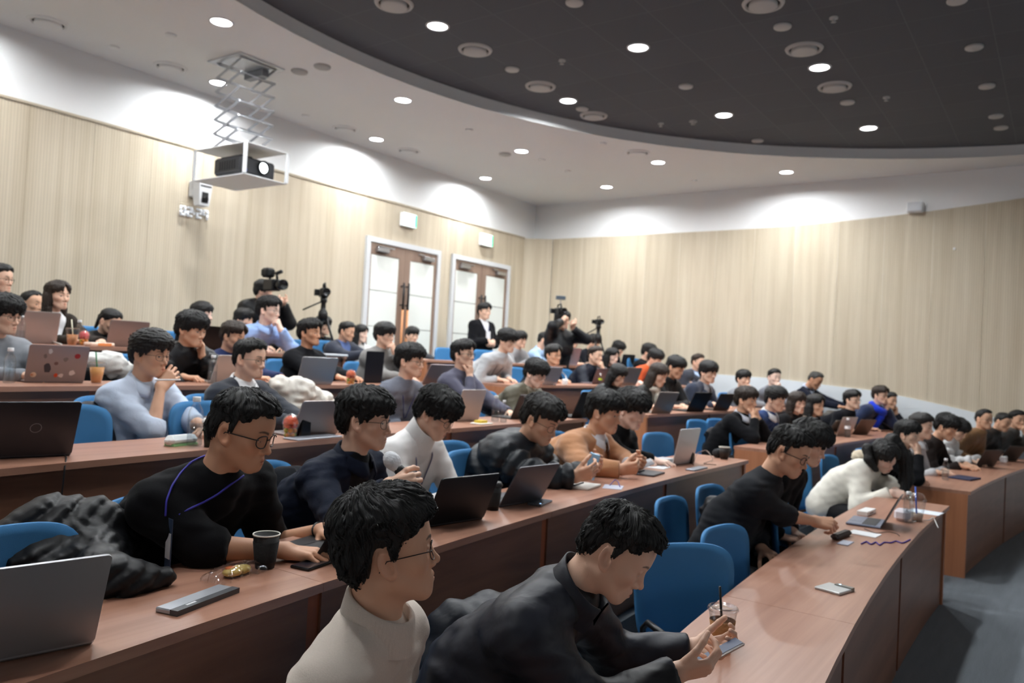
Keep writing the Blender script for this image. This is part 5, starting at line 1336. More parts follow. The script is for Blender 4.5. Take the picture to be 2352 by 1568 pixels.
# ================================================================== chairs
def rowang(p): n_ = rownorm(p[0], p[1]); return math.atan2(n_[1], n_[0])
def chair_meshes():
    m = {}
    def patch(fn, nu, nv, th):
        F_ = [[np.array(fn(u, v)) for v in np.linspace(-1, 1, nv)] for u in np.linspace(-1, 1, nu)]
        G = np.array(F_); du = np.gradient(G, axis=0); dv = np.gradient(G, axis=1); nn = np.cross(du, dv); nn /= np.linalg.norm(nn, axis=2)[..., None]+1e-9
        V = list((G+nn*th/2).reshape(-1, 3))+list((G-nn*th/2).reshape(-1, 3)); K = nu*nv; Fc = []
        for i in range(nu-1):
            for j in range(nv-1):
                a = i*nv+j; Fc += [(a, a+1, a+nv+1, a+nv), (K+a, K+a+nv, K+a+nv+1, K+a+1)]
        bd = [i*nv for i in range(nu)]+[(nu-1)*nv+j for j in range(1, nv)]+[i*nv+nv-1 for i in range(nu-2, -1, -1)]+[j for j in range(nv-2, 0, -1)]
        for k in range(len(bd)): a, b = bd[k], bd[(k+1) % len(bd)]; Fc.append((a, b, K+b, K+a))
        return mesh_np('p', V, Fc)
    def sq(u, v, p=5.):   # square to rounded square
        r = max(abs(u), abs(v))
        if r < 1e-6: return 0., 0.
        l = (abs(u)**p+abs(v)**p)**(1/p); k = r/l; return u*k, v*k
    def back(u, v):
        u, v = sq(u, v, 4.5); y = u*(.232+.012*v); z = .69+v*.205
        return (-.245-.045*(v+1)*.5+.055*u*u*(1.)-.012*(1-v*v), y, z)
    def seat(u, v):
        u, v = sq(u, v, 4.5); return (.02+u*.225, v*.235, .445+.012*v*v-.02*max(0, u)**3+.012*max(0, -u)**2)
    m['backrest'] = patch(back, 17, 15, .018); m['seat'] = patch(seat, 13, 13, .035)
    mb = MB().tube([(-.1, 0, .425), (-.22, 0, .43), (-.275, 0, .5), (-.285, 0, .62)], .022, 10); m['back_stem'] = mesh_np('s', mb.V, mb.F)
    for k, (sx, sy) in enumerate(((1, 1), (1, -1), (-1, 1), (-1, -1))):
        mb = MB().tube([(sx*.1, sy*.16, .425), (sx*.15, sy*.2, .40), (sx*.2, sy*.235, .02)], .012, 8).lathe([(.016, 0), (.016, .022), (.012, .026)], (sx*.2, sy*.235, 0), 10); m['leg%d' % k] = mesh_np('l', mb.V, mb.F)
    for k, sy in enumerate((1, -1)):
        mb = MB().tube([(-.05, sy*.2, .43), (-.06, sy*.27, .45), (-.06, sy*.275, .62), (-.02, sy*.275, .655), (.16, sy*.275, .655)], .013, 8); m['arm%d' % k] = mesh_np('a', mb.V, mb.F)
    return m
CHM = chair_meshes()
M_BLUE = plain('blue_mesh_fabric', srgb(62, 128, 182), .75, bump=.3, bscale=700., var=.06, vscale=5.)
M_BLUESEAT = plain('blue_seat_fabric', srgb(56, 114, 164), .85, bump=.3, bscale=600.)
M_FRAME = plain('grey_chair_frame', srgb(150, 152, 156), .35, .6)
def chair(x, y, z, rz, label, arms=True):
    root = empty('conference_chair', (x, y, z), rz); tag(root, label, 'chair', 'blue conference chairs')
    ob('backrest', CHM['backrest'], M_BLUE, root); ob('seat', CHM['seat'], M_BLUESEAT, root); ob('back_stem', CHM['back_stem'], M_BLACK, root)
    for k in range(4): ob('leg', CHM['leg%d' % k], M_FRAME, root)
    if arms:
        for k in range(2): ob('armrest', CHM['arm%d' % k], M_BLACK, root)
    return root
for (og, ph, short) in CHAIRS:
    if og[1] > 11.72: continue      # no room left before the wall
    chair(og[0], og[1], og[2], ph, 'blue chair under %s' % short, arms=False)
def free_chair(px, yt, row, dyaw, label, o=None):
    """px, yt: where the middle of the backrest's upper edge shows"""
    if o is None: p = at_z(px, yt, FH[row]+.885)
    else: p, _ = on_row(px, yt, row, o)
    if math.hypot(p[0]-RX1-RR, p[1]-RYC)-(RR+row*RP) < .7: p, _ = on_row(px, yt, row, .7)
    a = rowang(p)+math.radians(dyaw)
    chair(p[0]+.29*math.cos(a), p[1]+.29*math.sin(a), FH[row], a, label)
free_chair(1562, 1252, 0, -42, 'large blue chair standing empty right of the man bent over his phone')
free_chair(1645, 1212, 0, -10, 'blue chair turned sideways behind the large empty one')
free_chair(1776, 1186, 0, 6, 'blue chair pushed under the front desk beside the charcoal sweater man')
free_chair(345, 1137, 1, 0, 'blue chair under the man in the black sweater typing')
free_chair(-22, 1250, 1, -4, 'blue chair at the left edge behind the silver laptop')
free_chair(700, 1558, 0, 18, 'blue chair under the man in the cream turtleneck')
free_chair(138, 938, 2, 0, 'blue chair behind the dark laptop at left')
free_chair(462, 926, 2, 0, 'blue chair between the pale blue shirt man and the suited man')
free_chair(1062, 1036, 1, 0, 'blue chair between the white turtleneck and the puffer jacket')
free_chair(1500, 1002, 1, -6, 'blue chair right of the man in the black suit')
free_chair(1704, 986, 1, -18, 'blue chair at the aisle end of the far second row desk')
free_chair(1672, 913, 2, 0, 'small looking blue chair beyond the navy blazer man')
free_chair(1020, 820, 4, 0, 'bright blue chair before the first door, left one', 1.0)
free_chair(1105, 826, 4, 0, 'bright blue chair before the second door, right one', 1.0)
free_chair(2092, 1062, 0, 0, 'blue chair beside the end of the far front desk', 1.0)
# ================================================================== laptops
def rowang(p): n_ = rownorm(p[0], p[1]); return math.atan2(n_[1], n_[0])
M_KEYS = plain('keyboard_black', srgb(30, 31, 34), .55)
M_SCREEN = plain('screen_glass', srgb(18, 20, 26), .15)
def lid_mat(c, metal=.55, rough=.38): return plain('lid_%d_%d_%d' % c, srgb(*c), rough, metal)
def laptop(px, py, row, yaw, label, w=.31, tilt=20, lid=(176, 178, 182), base=None, dpt=.215, metal=.55, o=None, mark=None):
    if o is None: p = on_desk(px, py, row, .05, .3)
    else: p, _ = on_row(px, py, row, o); p[2] = FH[row]+TH
    root = empty('laptop', (p[0], p[1], FH[row]+TH), rowang(p)+math.radians(yaw)); tag(root, label, 'laptop', 'open laptops on the desks')
    lm = lid_mat(lid, metal); bm = lid_mat(base or lid, metal)
    b = MB().box((-dpt, -w/2, .001), (.0, w/2, .015), .005).build('base', bm, root)
    MB().box((-dpt*.55, -w*.44, .0152), (-.03, w*.44, .0165)).build('keyboard', M_KEYS, b)
    MB().box((-dpt*.95, -w*.17, .0152), (-dpt*.62, w*.17, .0158)).build('touchpad', bm, b)
    t = math.radians(tilt); mb = MB(); mb.M = Matrix.Translation((.0, 0, .012)) @ Matrix.Rotation(t, 4, 'Y')
    # rounded lid
    n = 5; r = .012; hh = dpt; out = []
    for cx, cy, a0 in ((w/2-r, hh-r, 0), (-w/2+r, hh-r, 90), (-w/2+r*.5, r*.5, 180), (w/2-r*.5, r*.5, 270)):
        for k in range(n): a = math.radians(a0+90*k/(n-1)); rr = r if cy > r else r*.5; out.append((cx+rr*math.cos(a), cy+rr*math.sin(a)))
    mb.rings([[(x, a, b_) for a, b_ in out] for x in (-.003, .003)]); ld = mb.build('lid', lm, root)
    mb = MB(); mb.M = Matrix.Translation((.0, 0, .012)) @ Matrix.Rotation(t, 4, 'Y'); mb.box((-.0036, -w/2+.008, .012), (-.0031, w/2-.008, hh-.008)); mb.build('screen', M_SCREEN, ld)
    if mark:
        for (u, v, r_, c, kind) in mark:
            mb = MB(); mb.M = Matrix.Translation((.0, 0, .012)) @ Matrix.Rotation(t, 4, 'Y') @ Matrix.Translation((.0031, u*w/2, v*hh)) @ Matrix.Rotation(pi/2, 4, 'Y')
            if kind == 'ring': mb.lathe([(r_, 0), (r_, .0008), (r_*.88, .0008), (r_*.88, 0)], n=28, cap0=False, cap1=False)
            elif kind == 'dot': mb.lathe([(r_, 0), (r_, .0006), (.0001, .0006)], n=24, cap0=False, cap1=False)
            else:
                rg = random.Random(int(u*100+v*977)); pts = [(r_*(.7+.5*rg.random())*math.cos(2*pi*k/9)*(1.5 if kind == 'wide' else 1), r_*(.7+.5*rg.random())*math.sin(2*pi*k/9)) for k in range(9)]
                mb.rings([[(a, b_, z) for a, b_ in pts] for z in (0, .0006)])
            mb.build('logo_mark' if kind == 'ring' else 'sticker', plain('mark_%d_%d_%d' % c, srgb(*c), .5), ld)
    return root, p
SIL = (188, 189, 192); GRY = (120, 120, 124); DRK = (44, 45, 49); ROSE = (168, 150, 146); WHT = (212, 213, 216)
laptop(28, 1518, 1, -18, 'large silver laptop cut by the left edge of the picture', lid=(158, 158, 161), tilt=22, w=.33, dpt=.235)
laptop(1045, 1203, 1, -14, 'black laptop opened before the white turtleneck man', lid=(38, 38, 41), tilt=24, w=.33, dpt=.225)
laptop(1196, 1158, 1, -10, 'dark grey laptop right of the black lidded cup', lid=(92, 92, 97), tilt=30, dpt=.225)
laptop(1568, 1066, 1, -6, 'white laptop on the desk end, in front of the black suit man', lid=(206, 207, 211), tilt=12, w=.30, dpt=.26)
laptop(786, 1256, 1, 6, 'black laptop under the typing man\'s hands, mostly hidden', lid=(34, 35, 38), tilt=32, o=.20)
lp5, _ = laptop(52, 1052, 2, -16, 'dark laptop with a round maker\'s logo at the left of the third row', lid=(66, 67, 72), tilt=24, w=.35, dpt=.24, mark=[(.15, .52, .021, (140, 141, 146), 'ring')])
laptop(722, 1001, 2, -8, 'taupe laptop with a phone clipped before it, third row', lid=(142, 132, 130), tilt=26, w=.31)
laptop(1072, 966, 2, -6, 'pale silver laptop with a notched stand, third row', lid=(196, 190, 186), tilt=16, w=.26, dpt=.24)
laptop(1200, 962, 2, -6, 'dark grey laptop before the olive jacket man', lid=(70, 66, 66), tilt=26, w=.30)
laptop(1338, 966, 2, -10, 'black laptop behind the camel coat man', lid=(28, 28, 30), tilt=26, w=.30, dpt=.25)
STK = [(-.3, .84, .012, (196, 196, 198), 'wide'), (-.45, .70, .010, (112, 100, 98), 'wide'), (.62, .72, .016, (150, 36, 42), 'dot'), (.25, .62, .014, (120, 108, 104), 'blob'), (-.05, .50, .011, (110, 84, 78), 'dot'), (-.32, .36, .021, (58, 54, 58), 'wide'), (-.74, .17, .016, (222, 190, 160), 'dot'), (.0, .16, .013, (206, 74, 34), 'blob'), (.16, .16, .014, (212, 196, 190), 'blob'), (.52, .24, .018, (214, 202, 196), 'blob'), (-.78, .17, .008, (210, 120, 80), 'dot')]
laptop(125, 878, 3, -14, 'grey laptop covered in stickers, fourth row at left', lid=(148, 136, 134), tilt=20, w=.32, dpt=.225, mark=STK)
laptop(528, 880, 3, -10, 'pale laptop half hidden behind the suited man', lid=(206, 200, 194), tilt=28, w=.30)
laptop(722, 884, 3, -10, 'silver laptop of the man in black, fourth row', lid=(170, 172, 174), tilt=20, w=.32)
laptop(858, 842, 3, -6, 'black tablet standing upright before the grey hoodie man', lid=(34, 37, 45), tilt=4, w=.20, dpt=.27, o=.25)
laptop(998, 888, 3, -10, 'rose grey laptop before the chin-resting man, fourth row', lid=ROSE, tilt=34, w=.30)
laptop(1310, 846, 4, -8, 'white laptop of the man with glasses in the top row', lid=(216, 210, 216), tilt=18, w=.27, dpt=.26)
laptop(1258, 884, 3, -10, 'pinkish laptop beside the olive jacket man\'s face', lid=(196, 186, 186), tilt=26, w=.28)
laptop(1377, 882, 3, -10, 'mauve laptop before the man with a fist to his mouth', lid=(120, 104, 108), tilt=24, w=.28)
laptop(1443, 888, 3, -10, 'beige grey laptop before the black haired woman', lid=(176, 156, 144), tilt=24, w=.28, dpt=.25)
laptop(1438, 846, 4, -8, 'small dark laptop far back in the top row', lid=(66, 66, 68), tilt=16, w=.28)
laptop(1518, 950, 2, -14, 'silver grey laptop at the aisle end of the far third row', lid=(156, 144, 134), tilt=26, w=.30, dpt=.24)
laptop(1596, 950, 2, -12, 'black laptop before the black zip jacket man', lid=(46, 44, 44), tilt=28, w=.30, dpt=.24)
laptop(1655, 948, 2, -12, 'dark brown laptop before the navy blazer man', lid=(70, 56, 50), tilt=26, w=.28)
laptop(72, 784, 4, -14, 'silver pink laptop before the long haired woman', lid=(180, 168, 164), tilt=20, w=.33, dpt=.24)
laptop(290, 793, 4, -12, 'bronze laptop hiding the woman with tied hair', lid=(150, 134, 130), tilt=18, w=.31, mark=[(.1, .45, .008, (90, 60, 58), 'dot')])
laptop(494, 800, 4, -8, 'black laptop right of the woman with bangs', lid=(34, 28, 27), tilt=14, w=.25, o=.25)
laptop(1938, 1000, 1, -16, 'pale laptop with a blue edge before the purple lanyard man', lid=(190, 170, 158), tilt=20, w=.28, dpt=.23)
laptop(1975, 998, 1, -20, 'brown laptop before the purple lanyard man, tilted far back', lid=(112, 92, 80), tilt=34, w=.28)
laptop(1915, 942, 1, -12, 'grey laptop leaning by the white skirting', o=.42, lid=(116, 110, 104), tilt=36, w=.28)
laptop(2262, 1068, 0, -24, 'dark laptop before the puffy white jacket', lid=(86, 78, 76), tilt=30, w=.30)
laptop(2316, 1048, 0, -24, 'dark laptop near the right edge, front row', lid=(70, 66, 66), tilt=34, w=.30)
laptop(2030, 1207, 0, 3, 'open laptop turned sideways with a blue-grey keyboard, front row', lid=(70, 70, 74), base=(120, 128, 148), tilt=26, w=.3, dpt=.2)
# ================================================================== bottles and cups
def clear_mat(name, col=(1, 1, 1), rough=.02, ior=1.18, gloss=.10):
    """thin clear plastic: mostly see-through, a little gloss"""
    if name in _MATS: return _MATS[name]
    m, nt, b = new_mat(name); L = nt.links
    tr = N(nt, 'ShaderNodeBsdfTransparent'); tr.inputs[0].default_value = (*col, 1); gl = N(nt, 'ShaderNodeBsdfGlossy'); gl.inputs['Roughness'].default_value = rough+.04
    lw = N(nt, 'ShaderNodeLayerWeight'); lw.inputs[0].default_value = .35
    mr = N(nt, 'ShaderNodeMapRange'); mr.inputs[3].default_value = gloss*.6; mr.inputs[4].default_value = gloss*4.; L.new(lw.outputs['Facing'], mr.inputs[0])
    mx = N(nt, 'ShaderNodeMixShader'); L.new(mr.outputs[0], mx.inputs[0]); L.new(tr.outputs[0], mx.inputs[1]); L.new(gl.outputs[0], mx.inputs[2])
    L.new(mx.outputs[0], nt.nodes['Material Output'].inputs[0]); _MATS[name] = m; return m
M_PET = clear_mat('clear_plastic', (.93, .95, .96))
def desk_pt(px, py, row): return on_desk(px, py, row)
def bottle(px, py, row, label, h=.2, cap_=(236, 238, 240), band=None, pos=None):
    p = desk_pt(px, py, row) if pos is None else pos
    root = empty('water_bottle', p, rng.random()*6); tag(root, label, 'bottle', 'clear water bottles'); k = h/.2; r = .031*k
    prof = [(r*.82, .002), (r, .008*k)]
    for q in range(6): z = (.02+q*.013)*k; prof += [(r, z), (r*.94, z+.0065*k)]
    prof += [(r, .105*k), (r*.98, .125*k), (r*.86, .145*k), (r*.55, .165*k), (r*.42, .172*k), (r*.42, .182*k)]
    MB().lathe(prof, n=18, cap1=False).build('bottle_body', M_PET, root, smooth=True)
    MB().lathe([(r*.93, .006*k), (r*.93, .09*k), (.0005, .09*k)], n=16).build('water', clear_mat('water_tint', (.90, .93, .95), gloss=.05), root, smooth=True)
    MB().lathe([(r*.48, .180*k), (r*.5, .182*k), (r*.5, .198*k), (r*.46, .2*k), (.0005, .2*k)], n=16).build('cap', plain('cap_%d_%d_%d' % cap_, srgb(*cap_), .4), root, smooth=True)
    if band: MB().lathe([(r*1.01, .088*k), (r*1.01, .12*k)], n=18, cap0=False, cap1=False).build('label_band', plain('band_%d_%d_%d' % band, srgb(*band), .5), root, smooth=True)
bottle(20, 880, 3, 'clear water bottle at the left edge, fourth row')
bottle(446, 1024, 2, 'tall clear water bottle behind the white case, third row', .235)
bottle(487, 882, 3, 'clear water bottle before the man with a hand on his face')
bottle(1137, 968, 2, 'clear water bottle with yellow-green tint, left of the puffer jacket', cap_=(226, 228, 228))
bottle(1156, 970, 2, 'second clear bottle close behind the puffer jacket hood', .17)
bottle(180, 792, 4, 'clear bottle beside the toy cup, top row left')
bottle(45, 800, 4, 'clear bottle behind the grey man at left')
bottle(2085, 1200, 0, 'clear bottle next to the iced drink of the cream sweater woman', .2)
bottle(1946, 1004, 1, 'white bottle between two laptops, far second row', .22, cap_=(240, 240, 240), band=(236, 238, 240))
bottle(2171, 1102, 0, 'clear bottle on the far front desk before the dark brown sweater', .2)
bottle(1378, 886, 3, 'small green labelled bottle on the fourth row', .15, band=(196, 214, 60))
def paper_cup(px, py, row, label, h=.11, col=(28, 27, 27), lidc=None, rim=(230, 226, 216), sleeve=None, s=1., pos=None):
    p = desk_pt(px, py, row) if pos is None else pos; root = empty('paper_cup', p); tag(root, label, 'cup', 'takeaway cups')
    r0, r1 = .030*s, .042*s
    MB().lathe([(r0*.94, .004), (r0, 0), (r1, h), (r1-.002, h), (r0-.001, .01)], n=28, cap0=True, cap1=True).build('cup_wall', plain('cup_%d_%d_%d' % col, srgb(*col), .6), root, smooth=True)
    if sleeve:
        f = lambda z: r0+(r1-r0)*z/h
        MB().lathe([(f(.02*s)+.0015, .02*s), (f(.085*s)+.002, .085*s), (f(.085*s), .085*s)], n=28, cap0=False, cap1=False).build('sleeve', plain('sleeve_%d_%d_%d' % sleeve, srgb(*sleeve), .85, bump=.5, bscale=90), root, smooth=True)
    if lidc: MB().lathe([(r1+.003, h-.004), (r1+.004, h+.004), (r1-.002, h+.010), (r1-.004, h+.016), (r1*.5, h+.016), (.0005, h+.014)], n=28, cap0=False, cap1=False).build('cup_lid', plain('lidp_%d_%d_%d' % lidc, srgb(*lidc), .4), root, smooth=True)
    else:
        ring = [(r1*math.cos(2*pi*k/28), r1*math.sin(2*pi*k/28), h) for k in range(28)]; MB().tube(ring, .0025*s, 6, closed=True).build('rim', plain('rim_%d_%d_%d' % rim, srgb(*rim), .5), root, smooth=True)
        MB().lathe([(r1*.93, h*.8), (.0005, h*.8)], n=24, cap0=False, cap1=False).build('coffee', plain('coffee', srgb(44, 26, 16), .15), root)
    return root
paper_cup(608, 1303, 1, 'black paper cup with black sleeve and pale rim beside the typing man', .108, (30, 29, 28), sleeve=(24, 23, 23), s=1.)
paper_cup(1130, 1170, 1, 'black lidded cup between the black and the dark grey laptop', .115, (26, 25, 25), lidc=(22, 22, 23), sleeve=(34, 31, 30))
paper_cup(1663, 1054, 1, 'dark paper cup with pale rim at the aisle end of the second row desk', .095, (44, 40, 38), rim=(236, 230, 216))
paper_cup(484, 1026, 2, 'green and brown paper cup hidden behind the black sweater man', .12, (46, 60, 52), lidc=(240, 240, 240))
def iced_cup(px, py, row, label, liquid=(150, 92, 52), fill=.55, straw=(20, 20, 20), dome=False, s=1., sleeve=None, extra=None, pos=None, tiltx=.12):
    p = desk_pt(px, py, row) if pos is None else pos; root = empty('iced_drink_cup', p); tag(root, label, 'cup', 'clear takeaway cups')
    r0, r1, h = .029*s, .046*s, .118*s; f = lambda z: r0+(r1-r0)*z/h
    MB().lathe([(r0*.9, .001), (r0, .002), (r1, h)], n=32, cap1=False).build('cup_wall', M_PET, root, smooth=True)
    zl = h*fill
    MB().lathe([(r0*.95, .004), (f(zl)-.001, zl), (.0005, zl)], n=28).build('drink', plain('drink_%d_%d_%d' % liquid, srgb(*liquid), .15), root, smooth=True)
    if sleeve:
        a, b = .03*s, .085*s
        MB().lathe([(f(a)+.001, a), (f(b)+.0015, b), (f(b)+.0005, b)], n=32, cap0=False, cap1=False).build('sleeve', plain('sleeve_%d_%d_%d' % sleeve, srgb(*sleeve), .85, bump=.4, bscale=120), root, smooth=True)
    if dome: prof = [(r1+.003, h-.002), (r1+.004, h+.005), (r1*.98, h+.012), (r1*.86, h+.03), (r1*.6, h+.044), (r1*.25, h+.05)]
    else: prof = [(r1+.003, h-.003), (r1+.005, h+.002), (r1+.003, h+.009), (r1-.002, h+.012), (r1-.006, h+.007), (r1*.4, h+.008), (.0005, h+.008)]
    MB().lathe(prof, n=32, cap0=False, cap1=False).build('cup_lid', clear_mat('clear_lid', (.96, .97, .98), gloss=.16), root, smooth=True)
    if straw: MB().tube([(.0, .012*s, .01), (-.012*s*tiltx*8, -.008*s, h+.075*s)], .0042*s, 10).build('straw', plain('straw_%d_%d_%d' % straw, srgb(*straw), .4), root, smooth=True)
    return root
iced_cup(1657, 1482, 0, 'iced coffee with kraft sleeve and black straw by the hands holding the phone', (120, 82, 56), .62, (18, 18, 19), sleeve=(176, 122, 76), s=1.02)
iced_cup(221, 880, 3, 'clear cup of orange tea with a green straw, fourth row', (226, 160, 92), .85, (30, 120, 66))
iced_cup(2105, 1196, 0, 'clear domed cup with a bright blue straw before the cream sweater woman', (196, 176, 160), .35, (40, 96, 200), dome=True, s=1.15)
iced_cup(165, 793, 4, 'clear cup of orange drink with a pale straw, top row left', (224, 150, 100), .7, (232, 228, 200))
iced_cup(1652, 935, 2, 'small drink cup behind the far third row laptop', (226, 180, 120), .6, None)
# toy cups with round candy tops
def candy_cup(px, py, row, label, c1, c2, s=1.):
    p = desk_pt(px, py, row); root = empty('fruit_cup', p); tag(root, label, 'fruit cup', 'colourful domed fruit cups'); r0, r1, h = .026*s, .034*s, .062*s
    MB().lathe([(r0*.9, .001), (r0, .002), (r1, h)], n=24, cap1=False).build('cup_wall', M_PET, root, smooth=True)
    rg = random.Random(int(px)); k = 0
    for lay in range(3):
        for q in range(5):
            a = 2*pi*q/5+lay*.6; z = .014*s+lay*.02*s; rr = .6*(r0+(r1-r0)*z/h)
            cc = c1 if lay == 2 else (c2 if q % 2 else (232, 150, 60))
            mb = MB().lathe([(.0005, -.011*s), (.008*s, -.008*s), (.0112*s, 0), (.008*s, .008*s), (.0005, .011*s)], (rr*math.cos(a), rr*math.sin(a), z), 10); mb.build('fruit_piece', plain('fruit_%d_%d_%d' % cc, srgb(*cc), .35), root, smooth=True)
    MB().lathe([(r1*.96, h), (r1*.9, h+.016*s), (r1*.6, h+.031*s), (.0005, h+.037*s)], n=20, cap0=False, cap1=False).build('top_scoop', plain('scoop_%d_%d_%d' % c1, srgb(*c1), .35, var=.25, vscale=60), root, smooth=True)
    MB().lathe([(r1+.004, h-.003), (r1+.005, h+.003), (r1*1.02, h+.02*s), (r1*.7, h+.038*s), (.0005, h+.045*s)], n=24, cap0=False, cap1=False).build('dome_lid', clear_mat('clear_lid', (.96, .97, .98)), root, smooth=True)
candy_cup(666, 1006, 2, 'fruit cup with an orange-red top before the suited man', (228, 96, 60), (150, 170, 30), 1.25)
candy_cup(805, 886, 3, 'fruit cup with an orange top beside the black tablet', (232, 110, 70), (170, 190, 40), 1.2)
candy_cup(192, 793, 4, 'fruit cup with a pink and red top in the top row', (220, 90, 90), (200, 190, 40), 1.15)
# straws of drinks hidden behind people
for (px, py, row, l) in [(488, 930, 2, 'clear cup with a tall yellow straw behind the black sweater man'), (779, 926, 2, 'clear cup with a tall yellow straw behind the taupe laptop')]:
    p, _ = on_row(px, 1000, row, .2); p[2] = FH[row]+TH
    c_ = iced_cup(0, 0, row, l, (60, 40, 30), .5, None, pos=p); q = at_d(px-2, 1000, 1); 
    d_ = np.linalg.norm(p-EYE); mb = MB().tube([(0, .01, .01), (.0, .0, .215)], .0048, 8); mb.build('straw', plain('straw_yellow', srgb(236, 184, 44), .4), c_, smooth=True)
# ================================================================== small things on the desks
def slab(name, px, py, row, yaw, size, col, label, cat, metal=0., rough=.4, bev=.003, z=0., parts=(), pos=None):
    p = desk_pt(px, py, row) if pos is None else np.array(pos); root = empty(name, (p[0], p[1], p[2]+z), rowang(p)+math.radians(yaw)); tag(root, label, cat)
    MB().box((-size[0]/2, -size[1]/2, 0), (size[0]/2, size[1]/2, size[2]), bev).build('casing', plain('c_%s_%d_%d_%d' % (name, *col), srgb(*col), rough, metal), root)
    for (pn, lo, hi, c, r_, em) in parts:
        MB().box(lo, hi).build(pn, emit('em_%d_%d_%d' % c, srgb(*c), em) if em else plain('pt_%d_%d_%d_%d' % (*c, int(r_*100)), srgb(*c), r_), root)
    return root
slab('power_bank', 457, 1382, 1, 8, (.075, .24, .014), (176, 180, 186), 'flat silver box with a dark end lying in front of the snack', 'power bank', .5, .35, parts=[('end_cap', (.012, -.1203, -.0004), (.0378, .1203, .0145), (70, 72, 76), .4, 0), ('badge', (.016, -.07, .0143), (.024, -.035, .0148), (226, 228, 230), .4, 0)])
slab('phone', 724, 1296, 1, 4, (.078, .16, .0095), (22, 23, 26), 'black phone lying screen up beside the typing hands', 'phone', .2, .25, parts=[('screen', (-.035, -.074, .0095), (.035, .074, .0099), (30, 34, 44), .08, 0)])
slab('charger_hub', 164, 1434, 1, -28, (.09, .032, .016), (112, 118, 124), 'slim grey adapter beside the black power brick', 'adapter', .4, .4, parts=[('port', (-.03, .016, .004), (.0, .0165, .011), (20, 20, 22), .5, 0)])
slab('power_brick', 104, 1470, 1, 62, (.115, .07, .03), (22, 22, 24), 'black power brick beside the silver laptop', 'charger', 0, .5)
slab('wallet', 94, 1438, 1, 70, (.09, .07, .022), (38, 38, 41), 'black folded wallet behind the power brick', 'wallet', 0, .45, parts=[('lining', (-.044, -.0355, .006), (.044, -.0335, .016), (170, 168, 166), .6, 0)])
slab('phone', 1240, 1156, 1, 8, (.075, .155, .011), (122, 132, 144), 'blue-grey phone lying right of the dark grey laptop', 'phone', .4, .25, parts=[('lit_corner', (.02, -.06, .011), (.028, -.05, .0114), (170, 210, 255), .2, 2.)])
slab('notebook', 1338, 1118, 1, 6, (.15, .2, .014), (224, 222, 216), 'white notebook lying before the puffer jacket man', 'notebook', 0, .7, parts=[('pen', (-.02, -.09, .0142), (-.012, .05, .021), (24, 26, 32), .4, 0)])
slab('name_badge', 1408, 1119, 1, 20, (.11, .14, .004), (206, 214, 232), 'clear name badge with a violet ribbon beside the notebook', 'badge', 0, .3)
slab('earbud_case', 1406, 1089, 1, 0, (.05, .1, .022), (226, 224, 222), 'small white rounded case beside the tablet', 'case', 0, .35, .009)
slab('tablet_case', 1486, 1088, 1, 4, (.17, .22, .012), (62, 62, 68), 'dark grey tablet case lying before the camel coat man', 'tablet', 0, .5, parts=[('pen', (-.04, -.08, .0122), (-.028, .03, .022), (34, 38, 54), .4, 0)])
slab('paper_sheet', 1508, 1070, 1, 4, (.20, .28, .003), (232, 234, 238), 'white papers under the suited man\'s hand', 'paper', 0, .8, .0005)
slab('power_adapter', 1585, 1063, 1, 0, (.05, .05, .09), (24, 24, 26), 'black upright adapter leaning at the white laptop', 'adapter', 0, .5, .004)
slab('desk_stand', 1600, 1078, 1, 0, (.07, .24, .012), (150, 154, 164), 'grey metal stand under the white laptop', 'laptop stand', .5, .4)
slab('card_holder', 1916, 1355, 0, -18, (.115, .125, .012), (196, 198, 198), 'silver card box on the empty stretch of the front desk', 'card box', .35, .35, parts=[('grey_end', (-.02, .04, -.0002), (.058, .0635, .0165), (124, 122, 116), .4, 0), ('led', (-.006, .05, .0166), (.002, .058, .017), (190, 230, 255), .2, 3.)])
slab('pencil_pouch', 1932, 1234, 0, -8, (.05, .22, .032), (54, 46, 44), 'dark brown pouch before the writing hand', 'pouch', 0, .6, .012)
slab('paper_sheet', 1985, 1226, 0, -6, (.16, .13, .004), (236, 238, 240), 'small white paper under the writing hand, front row', 'paper', 0, .8, .0005)
slab('name_badge', 1942, 1247, 0, -4, (.06, .13, .004), (190, 196, 214), 'pale badge with a tangled violet lanyard on the front desk', 'badge', 0, .4)
slab('white_case', 1990, 1180, 0, -4, (.07, .2, .03), (232, 232, 230), 'long white box behind the sideways laptop', 'box', 0, .5, parts=[('print', (.0352, -.05, .01), (.0356, .03, .018), (150, 152, 160), .6, 0)])
slab('paper_sheet', 2125, 1176, 0, -4, (.2, .16, .003), (228, 236, 246), 'white sheet with blue writing at the front desk end', 'paper', 0, .8, .0005)
slab('tissue_pack', 2072, 1196, 0, -10, (.09, .08, .08), (222, 216, 222), 'white soft pack right of the sideways laptop', 'tissue pack', 0, .7, .02)
slab('folder', 2215, 1099, 0, -8, (.2, .28, .016), (34, 40, 72), 'navy folder lying on the far front desk', 'folder', 0, .6)
slab('paper_cup', 2305, 1062, 0, 0, (.07, .07, .075), (226, 228, 232), 'white square cup on the far front desk', 'cup', 0, .5, .01)
slab('glasses_case', 415, 1022, 2, 4, (.07, .17, .05), (228, 232, 232), 'white rounded case with a green base on the third row desk', 'case', 0, .35, .02, parts=[('green_base', (-.028, -.07, .001), (.0352, .0705, .012), (150, 214, 150), .4, 0)])
slab('snack_wrapper', 1106, 974, 2, 0, (.1, .15, .012), (232, 230, 222), 'white snack wrapper with yellow filling, third row', 'snack', 0, .4, .004, parts=[('filling', (-.03, -.05, .012), (.03, .03, .03), (236, 206, 80), .5, 0)])
